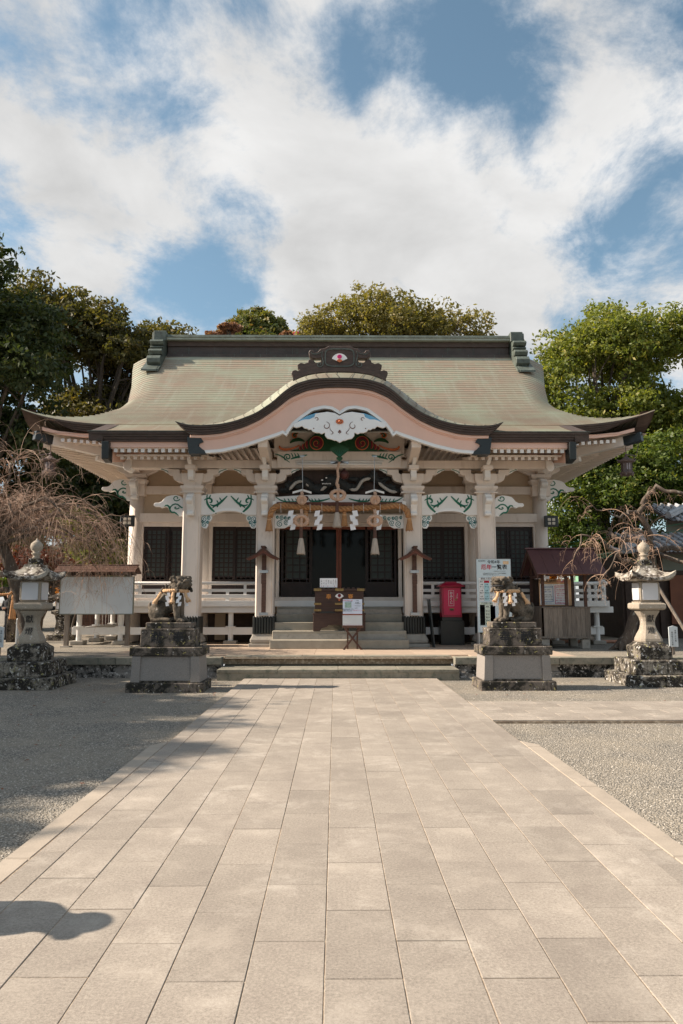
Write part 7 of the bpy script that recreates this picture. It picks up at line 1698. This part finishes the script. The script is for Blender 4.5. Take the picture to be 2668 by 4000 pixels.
# trees left of the frame whose shade falls over the gravel
SHADE = [(-18.0, -3.0, 7.2, 3.6, 3.2), (-18.0, .6, 7.4, 3.4, 3.1), (-17.8, 3.9, 7.6, 3.3, 3.2), (-18.0, 7.2, 8.0, 3.5, 3.3), (-17.6, 10.4, 7.6, 3.3, 3.1), (-13.5, 13.6, 4.4, 2.0, 2.4)]
for i, (x, y, z, r, rz) in enumerate(SHADE):
    T_('garden_tree', ['broad evergreen left of the approach, nearest the entrance', 'broad evergreen beside the left gravel yard', 'round evergreen beside the left gravel yard, just before the path widens', 'full-crowned evergreen beside the left gravel yard, opposite the wide path', 'evergreen beside the left lantern yard', 'smaller evergreen at the terrace edge on the left'][i], (x, y, -.05), [(x, y, z, r, r, rz), (x + 1.0, y + .6, z + 1.6, r * .6, r * .7, rz * .5)], 20250, .13, lf_dark, .3, 80 + i, 'trees left of the yard')

# weeping cherries
def droop(rp, p, d, ln, r0, mb, sub=2, grav=.30, seg=7, jit=.10):
    pts = [Vector(p)]; d = Vector(d).normalized(); st = ln / seg; rad = [r0]
    for i in range(seg):
        d = (d + Vector((rp.uniform(-jit, jit), rp.uniform(-jit, jit), -grav * (.4 + i / seg)))).normalized(); pts.append(pts[-1] + d * st); rad.append(max(.0022, r0 * (1 - (i + 1) / seg * .8)))
    mb.tube(pts, rad, 4 if r0 > .006 else 3, cap=False)
    if sub:
        for _ in range(rp.randint(2, 4)):
            i = rp.randint(1, seg - 1); dd = Vector((rp.uniform(-1, 1), rp.uniform(-1, 1), rp.uniform(-.3, .5))); droop(rp, pts[i], dd, ln * rp.uniform(.25, .5), rad[i] * .6, mb, sub - 1, grav * 1.1, 5, jit)
    return pts
def limb(rp, pts, radii, mb, wig=.05):
    P_ = []; R_ = []
    for i in range(len(pts) - 1):
        for k in range(4):
            t = k / 4; P_.append(Vector(pts[i]).lerp(Vector(pts[i + 1]), t) + Vector((rp.uniform(-wig, wig), rp.uniform(-wig, wig), rp.uniform(-wig, wig))) * (1 if i + k else 0)); R_.append(radii[i] * (1 - t) + radii[i + 1] * t)
    P_.append(Vector(pts[-1])); R_.append(radii[-1]); mb.tube(P_, R_, 8); return P_
def cherry(name, label, base, trunk, trr, limbs_, nshoot, seed, lrange=(.8, 2.0), leaves=0, grav=.30, r_s=.008):
    rp = random.Random(seed); t = thing(name, label, 'tree', base)
    m_ = MB(); limb(rp, trunk, trr, m_, .03)
    for a in range(5):
        an = a * 1.256 + .4; m_.tube([(base[0], base[1], base[2] + .22), (base[0] + .16 * math.cos(an), base[1] + .16 * math.sin(an), base[2] + .07), (base[0] + .34 * math.cos(an), base[1] + .34 * math.sin(an), base[2] - .02)], [trr[0] * .7, trr[0] * .4, trr[0] * .12], 7)
    part('trunk', m_, cherrybark, t, smooth=True)
    nodes = []
    for pts, rr_ in limbs_:
        lm = MB(); P_ = limb(rp, pts, rr_, lm); part('limb', lm, cherrybark, t, smooth=True); nodes += [(p, (P_[min(i + 1, len(P_) - 1)] - P_[max(0, i - 1)]).normalized()) for i, p in enumerate(P_) if i > 1]
    tw = MB()
    for k in range(nshoot):
        p, d = rp.choice(nodes); dd = d * rp.uniform(.2, 1.0) + Vector((rp.uniform(-1, 1), rp.uniform(-1, 1), rp.uniform(.0, .9))); droop(rp, p, dd, rp.uniform(*lrange), rp.uniform(r_s * .6, r_s * 1.4), tw, 2, grav * rp.uniform(.7, 1.3))
    part('twigs', tw, twig_m, t, kind='stuff')
    if leaves:
        for _ in range(leaves):
            v = rp.choice(tw.v); l = rp.uniform(.02, .035); a = rp.uniform(0, 6.28); c, s_ = math.cos(a), math.sin(a)
            q = [(0, 0, 0), (c * l * .4, s_ * l * .4, -l * .8), (c * l * .2, s_ * l * .2, -l * 2), (-c * l * .3, -s_ * l * .3, -l)]
            part('leaf', MB().add([(v[0] + x, v[1] + y, v[2] + z) for x, y, z in q], [(0, 1, 2, 3)]), rp.choice([leaf_o, leaf_g, leaf_o]), t)
leaf_o = mat('autumn_leaf', (.48, .14, .03), .6, .3, 30); leaf_g = mat('green_leaf', (.16, .18, .03), .6, .3, 30)
b = (-7.05, 16.7, .325)
L_ = []
rp = random.Random(5)
tp_ = (-7.75, 16.1, 3.2)
for k in range(15):
    an = k * 2.4 + .5; rr_ = rp.uniform(1.2, 2.3); ex = math.cos(an) * rr_; ey = math.sin(an) * rr_ * .75
    z2 = rp.uniform(3.6, 4.25) - .20 * rr_
    L_.append(([(tp_[0], tp_[1], tp_[2] - rp.uniform(0, .6)), (tp_[0] + ex * .35, tp_[1] + ey * .35, z2 - .15), (tp_[0] + ex * .75, tp_[1] + ey * .75, z2 + .05), (tp_[0] + ex, tp_[1] + ey, z2 - .30)], [.06, .045, .03, .014]))
L_.append(([(-7.7, 16.1, 3.2), (-7.5, 15.9, 4.0), (-7.35, 15.8, 4.65), (-7.2, 15.8, 4.8)], [.05, .03, .02, .01]))
L_.append(([(-7.6, 16.1, 3.0), (-6.7, 16.6, 3.55), (-5.9, 17.0, 3.35), (-5.55, 17.2, 2.7)], [.06, .045, .03, .015]))
L_.append(([(-7.6, 16.0, 2.8), (-6.6, 16.4, 3.15), (-6.1, 17.2, 2.95), (-5.95, 17.7, 2.3)], [.05, .035, .022, .012]))
cherry('weeping_cherry', 'bare weeping cherry with a dense dome of drooping pinkish twigs on the left', b, [b, (-7.2, 16.6, 1.2), (-7.45, 16.35, 2.2), tp_], [.24, .18, .15, .10], L_, 470, 21, (.9, 2.2), 46, .52, .0068)
b = (7.05, 17.5, .325)
F_ = (7.78, 17.3, 2.75)
Rl = [
    ([F_, (7.72, 17.2, 3.25), (7.42, 17.0, 3.62), (7.55, 16.9, 3.95), (7.75, 16.8, 4.25), (8.3, 16.6, 4.05), (8.9, 16.6, 3.95)], [.085, .08, .065, .06, .055, .04, .025]),
    ([F_, (7.3, 17.0, 2.95), (6.7, 16.9, 3.05), (6.62, 16.9, 3.25)], [.08, .07, .055, .04]),
    ([F_, (7.3, 16.7, 2.55), (7.0, 16.4, 2.35), (6.5, 16.2, 2.55), (6.05, 16.1, 2.92), (5.65, 16.0, 2.98), (5.42, 16.0, 2.45)], [.08, .06, .045, .035, .03, .022, .014]),
    ([(7.42, 17.0, 3.62), (7.1, 16.6, 3.62), (6.7, 16.4, 3.48), (6.3, 16.3, 3.62), (5.95, 16.3, 3.70)], [.045, .035, .028, .018, .010]),
    ([F_, (8.3, 17.0, 2.80), (9.0, 16.8, 2.95), (9.8, 16.8, 2.8)], [.075, .06, .045, .03]),
    ([(7.8, 17.1, 2.7), (8.2, 16.2, 2.35), (8.7, 15.6, 1.95), (9.2, 15.3, 1.6)], [.055, .045, .035, .02]),
    ([F_, (7.3, 16.2, 2.85), (6.8, 15.5, 3.0), (6.35, 15.1, 3.0), (6.0, 15.0, 2.5), (5.65, 15.0, 1.95)], [.05, .035, .028, .022, .016, .010]),
]
cherry('weeping_cherry', 'bare weeping cherry with thick twisted limbs behind the right stone lantern', b, [b, (7.35, 17.45, 1.1), (7.7, 17.4, 2.0), F_], [.16, .13, .12, .10], Rl, 60, 33, (.5, 1.3), 0, .50, .0075)
pr_ = thing('prop_pole', 'weathered wooden prop pole leaning behind the right stone lantern', 'pole', (8.35, 16.4, .325))
part('pole', MB().tube([(8.35, 16.4, .325), (7.75, 17.0, 1.9)], .04, 8), greywood, pr_)
# green wires strung past the kiosk
wi = thing('garden_wire', 'thin green wires strung between the cherry limbs and the hall corner', 'wire', (8, 19.5, 3.0))
part('wire', MB().tube([(6.0 + CX, 20.7, 3.10), (8.0, 19.5, 3.35), (10.2, 19, 3.75)], .007, 4), greenp, wi); part('wire', MB().tube([(6.0 + CX, 20.7, 3.04), (8.0, 19.5, 3.2), (10.2, 19, 3.55)], .007, 4), greenp, wi)
